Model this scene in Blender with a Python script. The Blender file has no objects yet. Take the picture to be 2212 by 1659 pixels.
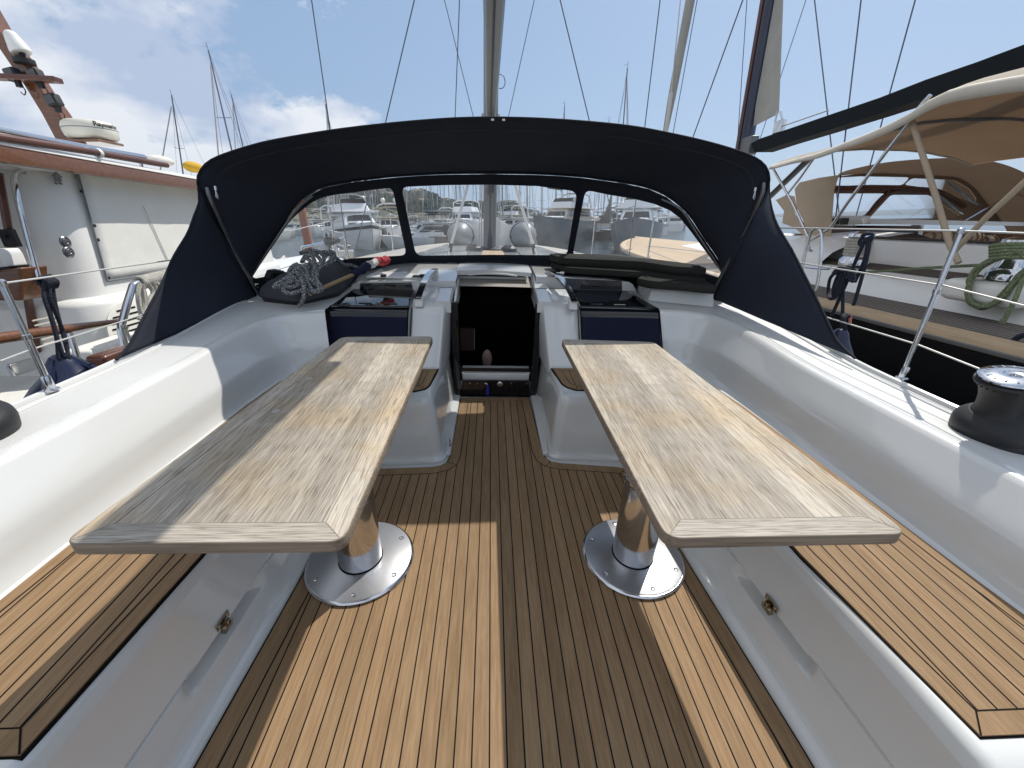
import bpy, bmesh, math, random
from mathutils import Vector, Matrix, noise
from mathutils.geometry import tessellate_polygon
random.seed(7)
S = bpy.context.scene
COL = S.collection
R = math.radians
V = Vector
# ---------------------------------------------------------------- camera, world, sun, exposure
# two frames: the sea frame (Z up, water at 0) and the moored yacht's own frame, which is trimmed a little
# bow-up and heeled a little, so that its deck planes and the sea horizon differ by a few degrees
F = 870.9
def basis(p, y, ro):
    f = V((math.sin(y)*math.cos(p), math.cos(y)*math.cos(p), -math.sin(p)))
    r = V((math.cos(y), -math.sin(y), 0)); u = r.cross(f)
    c, s = math.cos(ro), math.sin(ro)
    r2 = r*c - u*s; u2 = u*c + r*s
    return Matrix(((r2.x, u2.x, f.x), (r2.y, u2.y, f.y), (r2.z, u2.z, f.z)))
CB = basis(0.43062, 0.060236, -0.03318); OB = V((-0.0405, 0, 1.25))      # camera in the yacht frame
CW = basis(R(22.07), 0.060236, 0.0151);  OW = V((0, 0, 2.2))              # camera in the sea frame
RT = CW @ CB.transposed()
TRIM = Matrix.Translation(OW) @ RT.to_4x4() @ Matrix.Translation(-OB)     # yacht frame -> sea frame
cam = bpy.data.objects.new('camera', bpy.data.cameras.new('camera')); COL.objects.link(cam)
cam.matrix_world = Matrix.Translation(OW) @ Matrix((CW.col[0], CW.col[1], -CW.col[2])).transposed().to_4x4()
cam.data.sensor_width = 36; cam.data.lens = 36*F/2212; cam.data.clip_start = .02; cam.data.clip_end = 8000
S.camera = cam
SUN = (RT @ V((.477, .66, 1.0))).normalized()
sun = bpy.data.objects.new('sun', bpy.data.lights.new('sun', 'SUN')); COL.objects.link(sun)
sun.data.energy = 4.5; sun.data.angle = R(.55); sun.data.color = (1, .95, .87)
sun.rotation_euler = SUN.to_track_quat('Z', 'Y').to_euler(); sun.location = (0, 0, 30)
w = bpy.data.worlds.new('World'); S.world = w; w.use_nodes = True
nt = w.node_tree; nt.nodes.clear()
def nd(t, typ, **k):
    n = t.nodes.new(typ)
    for a, b in k.items():
        if a in n.inputs.keys() if isinstance(a, str) else False: n.inputs[a].default_value = b
        else: setattr(n, a, b)
    return n
out = nd(nt, 'ShaderNodeOutputWorld'); bg = nd(nt, 'ShaderNodeBackground')
sky = nd(nt, 'ShaderNodeTexSky', sky_type='NISHITA', sun_disc=False, sun_elevation=math.asin(SUN.z),
         sun_rotation=math.atan2(SUN.x, SUN.y), air_density=1.0, dust_density=1.6, ozone_density=2.0)
tc = nd(nt, 'ShaderNodeTexCoord')
mp = nd(nt, 'ShaderNodeMapping'); mp.inputs['Scale'].default_value = (1, 1, 1.7)
n1 = nd(nt, 'ShaderNodeTexNoise'); n1.inputs['Scale'].default_value = 3.6; n1.inputs['Detail'].default_value = 9; n1.inputs['Roughness'].default_value = .60; n1.inputs['Distortion'].default_value = .05
n1.noise_dimensions = '4D'; n1.inputs['W'].default_value = 3.7
sx = nd(nt, 'ShaderNodeSeparateXYZ')
# more cloud towards the west (left), thinning out to the east
ma = nd(nt, 'ShaderNodeMath', operation='MULTIPLY_ADD'); ma.inputs[1].default_value = -.75; ma.inputs[2].default_value = -.155
cl = nd(nt, 'ShaderNodeClamp'); cl.inputs['Min'].default_value = -.14; cl.inputs['Max'].default_value = .13
ad = nd(nt, 'ShaderNodeMath', operation='ADD')
rp = nd(nt, 'ShaderNodeValToRGB'); rp.color_ramp.elements[0].position = .52; rp.color_ramp.elements[1].position = .58
n2 = nd(nt, 'ShaderNodeTexNoise'); n2.inputs['Scale'].default_value = 5.5; n2.inputs['Detail'].default_value = 6
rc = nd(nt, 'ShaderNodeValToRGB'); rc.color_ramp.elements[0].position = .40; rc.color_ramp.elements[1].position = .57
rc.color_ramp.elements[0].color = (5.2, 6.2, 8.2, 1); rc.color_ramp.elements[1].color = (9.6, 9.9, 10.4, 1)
mx = nd(nt, 'ShaderNodeMixRGB')
veil = nd(nt, 'ShaderNodeMixRGB'); veil.inputs[0].default_value = .55; veil.inputs[2].default_value = (4.2, 6.2, 9.2, 1)
L = nt.links.new
L(tc.outputs['Generated'], mp.inputs[0]); L(mp.outputs[0], n1.inputs['Vector']); L(mp.outputs[0], n2.inputs['Vector'])
L(tc.outputs['Generated'], sx.inputs[0]); L(sx.outputs[0], ma.inputs[0]); L(ma.outputs[0], cl.inputs['Value'])
L(n1.outputs[0], ad.inputs[0]); L(cl.outputs[0], ad.inputs[1])
# extra cloud added overhead and astern, out of view, to brighten the shade
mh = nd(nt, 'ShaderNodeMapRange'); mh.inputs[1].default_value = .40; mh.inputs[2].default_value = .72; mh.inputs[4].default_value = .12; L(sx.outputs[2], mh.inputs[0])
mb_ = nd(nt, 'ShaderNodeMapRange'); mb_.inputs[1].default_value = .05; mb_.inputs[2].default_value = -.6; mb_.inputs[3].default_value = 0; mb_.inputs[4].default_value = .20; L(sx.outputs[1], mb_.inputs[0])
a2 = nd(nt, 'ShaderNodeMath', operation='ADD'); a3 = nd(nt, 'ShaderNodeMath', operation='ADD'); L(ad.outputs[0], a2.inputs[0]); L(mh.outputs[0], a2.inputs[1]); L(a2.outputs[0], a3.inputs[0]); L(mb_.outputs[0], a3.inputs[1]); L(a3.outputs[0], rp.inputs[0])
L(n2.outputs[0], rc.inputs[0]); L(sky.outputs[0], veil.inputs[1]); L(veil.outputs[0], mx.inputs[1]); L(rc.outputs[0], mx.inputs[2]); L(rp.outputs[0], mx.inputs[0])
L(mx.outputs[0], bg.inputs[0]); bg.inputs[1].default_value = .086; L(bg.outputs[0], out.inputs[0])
S.view_settings.view_transform = 'Standard'; S.view_settings.look = 'None'; S.view_settings.gamma = 1; S.view_settings.exposure = 0.1
S.cycles.max_bounces = 7; S.cycles.transparent_max_bounces = 24
# ---------------------------------------------------------------- surveying: where a sight line meets a real plane
def bray(px, py): return OB, CB @ V((px-1106, 829.5-py, F))
def wray(px, py): return OW, CW @ V((px-1106, 829.5-py, F))
def hit(o, d, ax, val): return o + d*((val-o[ax])/d[ax])
def BX(px, py, v): return hit(*bray(px, py), 0, v)
def BY(px, py, v): return hit(*bray(px, py), 1, v)
def BZ(px, py, v): return hit(*bray(px, py), 2, v)
def WX(px, py, v): return hit(*wray(px, py), 0, v)
def WY(px, py, v): return hit(*wray(px, py), 1, v)
def WZ(px, py, v): return hit(*wray(px, py), 2, v)
def BP(px, py, p0, n):
    o, d = bray(px, py); return o + d*((p0-o).dot(n)/d.dot(n))
def lerp(a, b, t): return a + (b-a)*t
def ss(a, b, x):
    t = min(1, max(0, (x-a)/(b-a))); return t*t*(3-2*t)
# ---------------------------------------------------------------- mesh builder
FRAME = {}       # object name -> 'yacht' (to be trimmed) ; default sea frame
PLACED = set()   # roots whose location is already final
cur = ['sea']
def smooth_path(pts, n=8, closed=False):
    pts = [V(p) for p in pts]; out = []
    m = len(pts)
    for i in range(m if closed else m-1):
        if closed: p0, p1, p2, p3 = pts[i-1], pts[i], pts[(i+1) % m], pts[(i+2) % m]
        else: p0, p1, p2, p3 = pts[max(i-1, 0)], pts[i], pts[i+1], pts[min(i+2, m-1)]
        for k in range(n):
            t = k/n
            out.append(.5*((2*p1)+(p2-p0)*t+(2*p0-5*p1+4*p2-p3)*t*t+(3*p1-p0-3*p2+p3)*t**3))
    if not closed: out.append(pts[-1])
    return out
def resample(pts, n):
    pts = [V(p) for p in pts]; d = [0]
    for a, b in zip(pts, pts[1:]): d.append(d[-1]+(b-a).length)
    out = []; j = 0
    for i in range(n):
        s = d[-1]*i/(n-1)
        while j < len(d)-2 and d[j+1] < s: j += 1
        t = (s-d[j])/max(1e-9, d[j+1]-d[j]); out.append(pts[j].lerp(pts[j+1], min(1, t)))
    return out
EACH = {'door_frame', 'aft_hoop', 'front_hoop', 'panel_gasket', 'slot_side', 'handle_screw', 'handle_foot', 'hatch_hinge', 'console_hinge', 'window_catch', 'plate_screw', 'wood_plug', 'zip_pull', 'zip_end', 'hoop_socket', 'sill_groove', 'lock', 'round_fitting',
        'deck_bead', 'post_cap', 'fender_rope', 'halyard', 'vang_block', 'cockpit_well', 'gate_fitting', 'bag_handle', 'furler_spar', 'clew_block', 'yellow_cloth', 'locker_edge', 'cover_hem', 'lamp_bracket', 'antenna_stem', 'windlass', 'border_board', 'deck_caulking'}
class MB:
    def __init__(s): s.v = []; s.f = []; s.m = []; s.s = []
    def add(s, vs, fs, mat=0, smooth=False):
        b = len(s.v); s.v += [V(q) for q in vs]
        for f in fs: s.f.append([b+i for i in f]); s.m.append(mat); s.s.append(smooth)
        return s
    def box(s, c, d, mat=0, M=None):
        c = V(c); q = [V((x*d[0]/2, y*d[1]/2, z*d[2]/2)) for x in (-1, 1) for y in (-1, 1) for z in (-1, 1)]
        if M is not None: q = [M @ p for p in q]
        s.add([c+p for p in q], [(0, 1, 3, 2), (4, 6, 7, 5), (0, 4, 5, 1), (2, 3, 7, 6), (0, 2, 6, 4), (1, 5, 7, 3)], mat); return s
    def hexa(s, a, mat=0):   # 8 corners: bottom 4 (ccw), top 4
        s.add(a, [(3, 2, 1, 0), (4, 5, 6, 7), (0, 1, 5, 4), (1, 2, 6, 5), (2, 3, 7, 6), (3, 0, 4, 7)], mat); return s
    def tube(s, pts, r, n=8, mat=0, closed=False, caps=True):
        pts = [V(p) for p in pts]; m = len(pts); rr = r if hasattr(r, '__len__') else [r]*m
        rings = []; up = None
        for i, p in enumerate(pts):
            if closed: t = pts[(i+1) % m]-pts[i-1]
            else: t = pts[min(i+1, m-1)]-pts[max(i-1, 0)]
            if t.length < 1e-9: t = V((0, 0, 1))
            t.normalize()
            if up is None: up = V((0, 0, 1)) if abs(t.z) < .9 else V((1, 0, 0))
            a = up - t*up.dot(t)
            if a.length < 1e-4: a = t.orthogonal()
            a.normalize(); up = a; b = t.cross(a)
            rings.append([p+(a*math.cos(2*math.pi*k/n)+b*math.sin(2*math.pi*k/n))*rr[i] for k in range(n)])
        fs = []
        for i in range(m if closed else m-1):
            j = (i+1) % m
            for k in range(n): fs.append((i*n+k, i*n+(k+1) % n, j*n+(k+1) % n, j*n+k))
        if caps and not closed: fs += [tuple(range(n-1, -1, -1)), tuple((m-1)*n+k for k in range(n))]
        s.add([q for g in rings for q in g], fs, mat, True); return s
    def lathe(s, prof, c, n=32, mat=0, ax=None, smooth=True):
        M = ax.to_matrix() if ax is not None else Matrix.Identity(3); c = V(c)
        if ax is None: M = Matrix.Identity(3)
        m = len(prof); vs = [c + M @ V((r*math.cos(2*math.pi*k/n), r*math.sin(2*math.pi*k/n), z)) for r, z in prof for k in range(n)]
        fs = [(i*n+k, i*n+(k+1) % n, (i+1)*n+(k+1) % n, (i+1)*n+k) for i in range(m-1) for k in range(n)]
        s.add(vs, fs, mat, smooth)
        if prof[0][0] > 1e-6: s.add(vs[:n], [tuple(range(n-1, -1, -1))], mat, False)
        if prof[-1][0] > 1e-6: s.add(vs[-n:], [tuple(range(n))], mat, False)
        return s
    def grid(s, rows, mat=0, smooth=True, closed=False):
        n = len(rows[0]); m = len(rows)
        fs = [(i*n+k, i*n+(k+1) % n, (i+1)*n+(k+1) % n, (i+1)*n+k) for i in range(m-1) for k in range(n if closed else n-1)]
        s.add([p for r in rows for p in r], fs, mat, smooth); return s
    def prism(s, poly, z0, z1, mat=0, mats=None, smooth=False):
        n = len(poly); vs = [V((p[0], p[1], z0)) for p in poly]+[V((p[0], p[1], z1)) for p in poly]
        fs = [tuple(range(n-1, -1, -1)), tuple(range(n, 2*n))]+[(i, (i+1) % n, n+(i+1) % n, n+i) for i in range(n)]
        s.add(vs, fs, mat, smooth); return s
    def poly(s, loops, mat=0, thick=None):   # flat polygon with holes; thick = extrusion vector
        loops = [[V(p) for p in l] for l in loops]; flat = [p for l in loops for p in l]
        tri = tessellate_polygon(loops); s.add(flat, [tuple(t) for t in tri], mat)
        if thick is not None:
            s.add([p+thick for p in flat], [tuple(reversed(t)) for t in tri], mat)
            for l in loops:
                k = len(l); s.add(l+[p+thick for p in l], [(i, (i+1) % k, k+(i+1) % k, k+i) for i in range(k)], mat)
        return s
    def ball(s, c, r, mat=0, n=12, sc=(1, 1, 1)):
        c = V(c); rows = []
        for i in range(n+1):
            a = math.pi*i/n; rows.append([c+V((math.sin(a)*math.cos(2*math.pi*k/(2*n))*r*sc[0], math.sin(a)*math.sin(2*math.pi*k/(2*n))*r*sc[1], math.cos(a)*r*sc[2])) for k in range(2*n)])
        return s.grid(rows, mat, True, True)
    def parts(s):
        # group faces into connected pieces, then join pieces whose boxes touch
        key = {}; root = list(range(len(s.v)))
        def find(a):
            while root[a] != a: root[a] = root[root[a]]; a = root[a]
            return a
        for i, p in enumerate(s.v):
            k = (round(p.x, 4), round(p.y, 4), round(p.z, 4))
            if k in key: root[find(i)] = find(key[k])
            else: key[k] = i
        for f in s.f:
            for a in f[1:]: root[find(a)] = find(f[0])
        g = {}
        for n, f in enumerate(s.f): g.setdefault(find(f[0]), []).append(n)
        bx = []
        for fs in g.values():
            vs = [s.v[i] for n in fs for i in s.f[n]]
            bx.append([fs, [min(v[i] for v in vs)-.001 for i in range(3)], [max(v[i] for v in vs)+.001 for i in range(3)]])
        ch = True
        while ch:
            ch = False
            for i in range(len(bx)):
                for j in range(i+1, len(bx)):
                    a, b = bx[i], bx[j]
                    if all(a[1][k] <= b[2][k] and b[1][k] <= a[2][k] for k in range(3)):
                        bx[i] = [a[0]+b[0], [min(a[1][k], b[1][k]) for k in range(3)], [max(a[2][k], b[2][k]) for k in range(3)]]; bx.pop(j); ch = True; break
                if ch: break
        out = []
        for fs, _, _ in bx:
            m = MB(); mp = {}
            for n in fs:
                q = []
                for i in s.f[n]:
                    if i not in mp: mp[i] = len(m.v); m.v.append(s.v[i])
                    q.append(mp[i])
                m.f.append(q); m.m.append(s.m[n]); m.s.append(s.s[n])
            out.append(m)
        return out
    def build(s, name, mats, parent=None, bevel=0, seg=2, solid=0, label=None):
        if name in EACH and parent is not None:
            ps = s.parts()
            if len(ps) > 1: return [p._build(name, mats, parent, bevel, seg, solid, label) for p in ps][0]
        return s._build(name, mats, parent, bevel, seg, solid, label)
    def _build(s, name, mats, parent=None, bevel=0, seg=2, solid=0, label=None):
        me = bpy.data.meshes.new(name); me.from_pydata([tuple(p) for p in s.v], [], s.f)
        for m in (mats if isinstance(mats, (list, tuple)) else [mats]): me.materials.append(m)
        for p, mi, sm in zip(me.polygons, s.m, s.s): p.material_index = mi; p.use_smooth = sm
        bm = bmesh.new(); bm.from_mesh(me); bmesh.ops.remove_doubles(bm, verts=bm.verts, dist=1e-5); bmesh.ops.recalc_face_normals(bm, faces=bm.faces)
        if not bevel:
            for e in bm.edges:
                if len(e.link_faces) == 2 and e.calc_face_angle(0) > R(38): e.smooth = False
        bm.to_mesh(me); bm.free()
        o = bpy.data.objects.new(name, me); COL.objects.link(o)
        if parent: o.parent = parent
        if label: o['label'] = label
        if bevel:
            b = o.modifiers.new('bevel', 'BEVEL'); b.width = bevel; b.segments = seg; b.limit_method = 'ANGLE'; b.angle_limit = R(35); b.harden_normals = False
            for p in me.polygons: p.use_smooth = True
            o.modifiers.new('wn', 'WEIGHTED_NORMAL')
        if solid:
            b = o.modifiers.new('solid', 'SOLIDIFY'); b.thickness = solid; b.offset = 0
        FRAME[o.name] = cur[0]
        return o
def thing(name, label, cat, group=None, loc=None):
    o = bpy.data.objects.new(name, None); COL.objects.link(o); o.empty_display_size = .2
    o['label'] = label; o['category'] = cat
    if group: o['group'] = group
    FRAME[o.name] = cur[0]
    if loc is not None: o.location = loc; PLACED.add(o.name)
    return o
def tag(o, label, cat, group=None, kind=None):
    if label: o['label'] = label
    if cat: o['category'] = cat
    if group: o['group'] = group
    if kind: o['kind'] = kind
    return o
def copy_tree(o, parent=None):
    c = o.copy(); COL.objects.link(c); c.parent = parent
    if o.name in PLACED: PLACED.add(c.name)
    FRAME[c.name] = FRAME.get(o.name, 'sea')
    for ch in [x for x in S.objects if x.parent == o]: copy_tree(ch, c)
    return c
def retag(c, label, cat, group):
    c['label'] = label; c['category'] = cat
    if group: c['group'] = group
    return c
# ---------------------------------------------------------------- materials
MATS = {}
def mat(name, col, rough=.5, metal=0, coat=0, bump=None, var=None, spec=None, coords='Object'):
    """bump=(scale, strength, detail, stretch xyz) var=(scale, amount, stretch)"""
    m = bpy.data.materials.new(name); m.use_nodes = True; t = m.node_tree; b = t.nodes['Principled BSDF']
    b.inputs['Base Color'].default_value = (*col, 1); b.inputs['Roughness'].default_value = rough; b.inputs['Metallic'].default_value = metal
    if coat: b.inputs['Coat Weight'].default_value = coat; b.inputs['Coat Roughness'].default_value = .06
    if spec is not None: b.inputs['Specular IOR Level'].default_value = spec
    if bump or var: co = nd(t, 'ShaderNodeTexCoord')
    if var:
        mpn = nd(t, 'ShaderNodeMapping'); mpn.inputs['Scale'].default_value = var[2] if len(var) > 2 else (1, 1, 1)
        n = nd(t, 'ShaderNodeTexNoise'); n.inputs['Scale'].default_value = var[0]; n.inputs['Detail'].default_value = 7; n.inputs['Roughness'].default_value = .6
        r = nd(t, 'ShaderNodeMapRange'); r.inputs[1].default_value = .3; r.inputs[2].default_value = .7; r.inputs[3].default_value = 1-var[1]; r.inputs[4].default_value = 1+var[1]*.6
        h = nd(t, 'ShaderNodeMixRGB', blend_type='MULTIPLY'); h.inputs[0].default_value = 1; h.inputs[1].default_value = (*col, 1)
        t.links.new(co.outputs[coords], mpn.inputs[0]); t.links.new(mpn.outputs[0], n.inputs['Vector']); t.links.new(n.outputs[0], r.inputs[0]); t.links.new(r.outputs[0], h.inputs[2]); t.links.new(h.outputs[0], b.inputs['Base Color'])
    if bump:
        mpn = nd(t, 'ShaderNodeMapping'); mpn.inputs['Scale'].default_value = bump[3] if len(bump) > 3 else (1, 1, 1)
        n = nd(t, 'ShaderNodeTexNoise'); n.inputs['Scale'].default_value = bump[0]; n.inputs['Detail'].default_value = bump[2]
        bp = nd(t, 'ShaderNodeBump'); bp.inputs['Strength'].default_value = bump[1]; bp.inputs['Distance'].default_value = .01
        t.links.new(co.outputs[coords], mpn.inputs[0]); t.links.new(mpn.outputs[0], n.inputs['Vector']); t.links.new(n.outputs[0], bp.inputs['Height']); t.links.new(bp.outputs[0], b.inputs['Normal'])
    MATS[name] = m; return m
GEL = mat('gelcoat', (.625, .63, .61), .20, coat=.8, var=(1.3, .035), bump=(2.0, .06, 2))
NONSKID = mat('nonskid', (.60, .605, .59), .45, var=(2, .04), bump=(420, .25, 1))
TEAKW = None
DECKG = mat('grey_deck', (.36, .33, .29), .6, var=(1.2, .2))
DULL = mat('dull_steel', (.20, .20, .21), .3, 1)
STEEL = mat('polished_steel', (.62, .63, .65), .13, 1)
BRUSH = mat('brushed_steel', (.46, .47, .49), .33, .8, bump=(40, .02, 4), var=(6, .10))
CANVAS = mat('navy_canvas', (.024, .028, .042), .85, bump=(5, .25, 5), var=(3, .15), spec=.25)
CANVASF = mat('navy_canvas_band', (.013, .016, .024), .8, bump=(900, .2, 1), spec=.25)
BLKGLOSS = mat('black_acrylic', (.004, .005, .007), .03, spec=.55)
NAVYPAN = mat('navy_fabric_panel', (.005, .008, .026), .75, bump=(900, .2, 1), spec=.2)
BLKPLA = mat('black_plastic', (.012, .013, .015), .55, bump=(300, .08, 2), var=(9, .2))
RUBBER = mat('caulk', (.007, .006, .006), .7, spec=.08)
CUSH = mat('charcoal_fabric', (.030, .031, .027), .92, bump=(700, .35, 2), var=(5, .12), spec=.2)
CUSHG = mat('grey_fabric', (.075, .080, .088), .9, bump=(500, .3, 3), var=(7, .14), spec=.2)
WHITEP = mat('white_paint', (.80, .795, .76), .35, coat=.2, var=(1.5, .05))
CREAM = mat('cream_panel', (.76, .75, .70), .55, bump=(14, .25, 6), var=(3, .06))
VARN = mat('varnished_wood', (.17, .066, .027), .22, coat=.6, var=(6, .35, (1, 12, 12)), bump=(60, .04, 3))
MAHOG = mat('mahogany', (.10, .028, .012), .3, coat=.4, var=(5, .3))
NAVYP = mat('navy_paint', (.010, .015, .045), .22, coat=.4)
NAVYR = mat('navy_fender', (.010, .017, .055), .32, var=(4, .2), bump=(9, .25, 3))
NAVYROPE = mat('navy_rope', (.014, .018, .034), .85, bump=(230, .9, 1))
WHITEROPE = mat('white_rope', (.52, .50, .44), .9, bump=(160, .8, 2), var=(30, .25))
GREENROPE = mat('green_rope', (.20, .24, .13), .9, bump=(150, .8, 2), var=(90, .75))
WIRE = mat('wire', (.09, .11, .16), .4, .6)
WIREW = mat('lifeline', (.50, .50, .48), .5, .2)
ALU = mat('mast_alu', (.19, .19, .19), .4, .6, var=(2, .08, (4, 4, .3)))
ALUW = mat('mast_cream', (.60, .59, .55), .4, .1, var=(1, .06))
TAN = mat('tan_canvas', (.44, .35, .25), .85, bump=(5, .35, 5), var=(2.5, .10))
TANL = mat('cream_canvas', (.58, .53, .45), .85, bump=(6, .4, 5), var=(2.5, .10))
BRNC = mat('brown_canvas', (.17, .095, .050), .85, bump=(5, .3, 5), var=(2.5, .10))
TOERAIL = mat('bare_teak_rail', (.46, .33, .20), .6, var=(7, .18, (6, .6, 6)))
BLKHULL = mat('black_hull', (.003, .0035, .005), .35, spec=.15)
SAILC = mat('furled_sail', (.42, .41, .37), .8, bump=(5, .4, 5), var=(3, .1))
BRASS = mat('latch_bronze', (.36, .29, .19), .25, 1)
YELL = mat('yellow_cloth', (.55, .33, .02), .8, bump=(20, .6, 4))
REDC = mat('red_cloth', (.36, .03, .035), .85, bump=(30, .5, 4))
WHTC = mat('white_cloth', (.62, .60, .56), .85, bump=(30, .5, 4))
BLUC = mat('blue_cloth', (.010, .014, .05), .85, bump=(30, .5, 4))
STRIPE = mat('striped_cushion', (.36, .28, .20), .9)
WOODP = mat('pine_pole', (.40, .27, .13), .45, coat=.3, var=(20, .25, (8, 8, 1)))
PINK = mat('pink_tag', (.6, .22, .17), .6)
HYP = mat('grey_dinghy_rubber', (.17, .185, .20), .45, var=(3, .1))
BLKR = mat('dark_stripe', (.02, .02, .022), .5)
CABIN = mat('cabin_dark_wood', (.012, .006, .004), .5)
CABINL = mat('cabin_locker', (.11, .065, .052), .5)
PILLOW = mat('pillow', (.62, .40, .34), .9, bump=(18, .6, 3), var=(16, .4))
GREYT = mat('grey_mark', (.16, .17, .19), .6)
BLACKT = mat('black_letters', (.02, .02, .022), .6)
LAMPG = mat('lamp_glass', (.35, .36, .36), .15)
def wood(name, pitch, off, cols, axis, streak, rough=.5, coat=0, contrast=.35, bumpv=.15, fine=90, along=3.0, seam=None, bluish=None):
    """boards of width `pitch`; axis 0: grain runs along Y, axis 1: grain runs along X"""
    m = bpy.data.materials.new(name); m.use_nodes = True; t = m.node_tree; b = t.nodes['Principled BSDF']; k = t.links.new
    co = nd(t, 'ShaderNodeTexCoord'); sp = nd(t, 'ShaderNodeSeparateXYZ'); k(co.outputs['Object'], sp.inputs[0])
    a = nd(t, 'ShaderNodeMath', operation='SUBTRACT'); k(sp.outputs[axis], a.inputs[0]); a.inputs[1].default_value = off
    d = nd(t, 'ShaderNodeMath', operation='DIVIDE'); k(a.outputs[0], d.inputs[0]); d.inputs[1].default_value = pitch
    fl = nd(t, 'ShaderNodeMath', operation='FLOOR'); k(d.outputs[0], fl.inputs[0])
    wn = nd(t, 'ShaderNodeTexWhiteNoise', noise_dimensions='1D'); k(fl.outputs[0], wn.inputs['W'])
    # each board shifts its grain
    cx = nd(t, 'ShaderNodeCombineXYZ'); sh = nd(t, 'ShaderNodeMath', operation='MULTIPLY'); k(wn.outputs[0], sh.inputs[0]); sh.inputs[1].default_value = 37
    k(sh.outputs[0], cx.inputs[0]); k(sh.outputs[0], cx.inputs[1])
    va = nd(t, 'ShaderNodeVectorMath', operation='ADD'); k(co.outputs['Object'], va.inputs[0]); k(cx.outputs[0], va.inputs[1])
    mp = nd(t, 'ShaderNodeMapping'); k(va.outputs[0], mp.inputs[0]); mp.inputs['Scale'].default_value = ((fine, along, fine) if axis == 0 else (along, fine, fine))
    n = nd(t, 'ShaderNodeTexNoise'); k(mp.outputs[0], n.inputs['Vector']); n.inputs['Scale'].default_value = 1; n.inputs['Detail'].default_value = 5; n.inputs['Roughness'].default_value = .65; n.inputs['Distortion'].default_value = .12
    mp2 = nd(t, 'ShaderNodeMapping'); k(va.outputs[0], mp2.inputs[0]); mp2.inputs['Scale'].default_value = ((9, 1.4, 9) if axis == 0 else (1.4, 9, 9))
    n2 = nd(t, 'ShaderNodeTexNoise'); k(mp2.outputs[0], n2.inputs['Vector']); n2.inputs['Scale'].default_value = 1; n2.inputs['Detail'].default_value = 4
    ra = nd(t, 'ShaderNodeValToRGB'); ra.color_ramp.elements[0].position = .36; ra.color_ramp.elements[1].position = .66
    ra.color_ramp.elements[0].color = (*cols[0], 1); ra.color_ramp.elements[1].color = (*cols[1], 1)
    mixn = nd(t, 'ShaderNodeMath', operation='MULTIPLY_ADD'); k(n.outputs[0], mixn.inputs[0]); mixn.inputs[1].default_value = streak
    m3 = nd(t, 'ShaderNodeMath', operation='MULTIPLY'); k(n2.outputs[0], m3.inputs[0]); m3.inputs[1].default_value = 1-streak; k(m3.outputs[0], mixn.inputs[2])
    k(mixn.outputs[0], ra.inputs[0])
    mr = nd(t, 'ShaderNodeMapRange'); k(wn.outputs[0], mr.inputs[0]); mr.inputs[3].default_value = 1-contrast; mr.inputs[4].default_value = 1+contrast*.5
    mu = nd(t, 'ShaderNodeMixRGB', blend_type='MULTIPLY'); mu.inputs[0].default_value = 1; k(ra.outputs[0], mu.inputs[1]); k(mr.outputs[0], mu.inputs[2])
    last = mu.outputs[0]
    if seam:   # fine joint line between glued boards
        fr = nd(t, 'ShaderNodeMath', operation='FRACT'); k(d.outputs[0], fr.inputs[0])
        lt = nd(t, 'ShaderNodeMath', operation='LESS_THAN'); k(fr.outputs[0], lt.inputs[0]); lt.inputs[1].default_value = seam
        m4 = nd(t, 'ShaderNodeMixRGB', blend_type='MULTIPLY'); k(lt.outputs[0], m4.inputs[0]); k(last, m4.inputs[1]); m4.inputs[2].default_value = (.62, .6, .58, 1); last = m4.outputs[0]
    if seam:   # staggered butt blocks along each board
        dv = nd(t, 'ShaderNodeMath', operation='MULTIPLY_ADD'); k(sp.outputs[1-axis], dv.inputs[0]); dv.inputs[1].default_value = 2.3; k(sh.outputs[0], dv.inputs[2])
        fl2 = nd(t, 'ShaderNodeMath', operation='FLOOR'); k(dv.outputs[0], fl2.inputs[0]); c2_ = nd(t, 'ShaderNodeCombineXYZ'); k(fl.outputs[0], c2_.inputs[0]); k(fl2.outputs[0], c2_.inputs[1])
        w2_ = nd(t, 'ShaderNodeTexWhiteNoise', noise_dimensions='2D'); k(c2_.outputs[0], w2_.inputs['Vector']); mr2 = nd(t, 'ShaderNodeMapRange'); k(w2_.outputs[0], mr2.inputs[0]); mr2.inputs[3].default_value = .87; mr2.inputs[4].default_value = 1.08
        m7 = nd(t, 'ShaderNodeMixRGB', blend_type='MULTIPLY'); m7.inputs[0].default_value = 1; k(last, m7.inputs[1]); k(mr2.outputs[0], m7.inputs[2]); last = m7.outputs[0]
    if seam or 'cross' in name and 'weathered' in name:   # dark open pores
        mp8 = nd(t, 'ShaderNodeMapping'); k(va.outputs[0], mp8.inputs[0]); mp8.inputs['Scale'].default_value = ((380, 16, 380) if axis == 0 else (16, 380, 380))
        n8 = nd(t, 'ShaderNodeTexNoise'); k(mp8.outputs[0], n8.inputs['Vector']); n8.inputs['Scale'].default_value = 1; n8.inputs['Detail'].default_value = 2
        r8 = nd(t, 'ShaderNodeMapRange'); k(n8.outputs[0], r8.inputs[0]); r8.inputs[1].default_value = .52; r8.inputs[2].default_value = .64; r8.inputs[3].default_value = 0; r8.inputs[4].default_value = .75
        m8 = nd(t, 'ShaderNodeMixRGB', blend_type='MULTIPLY'); k(r8.outputs[0], m8.inputs[0]); k(last, m8.inputs[1]); m8.inputs[2].default_value = (.50, .47, .43, 1); last = m8.outputs[0]
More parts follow.
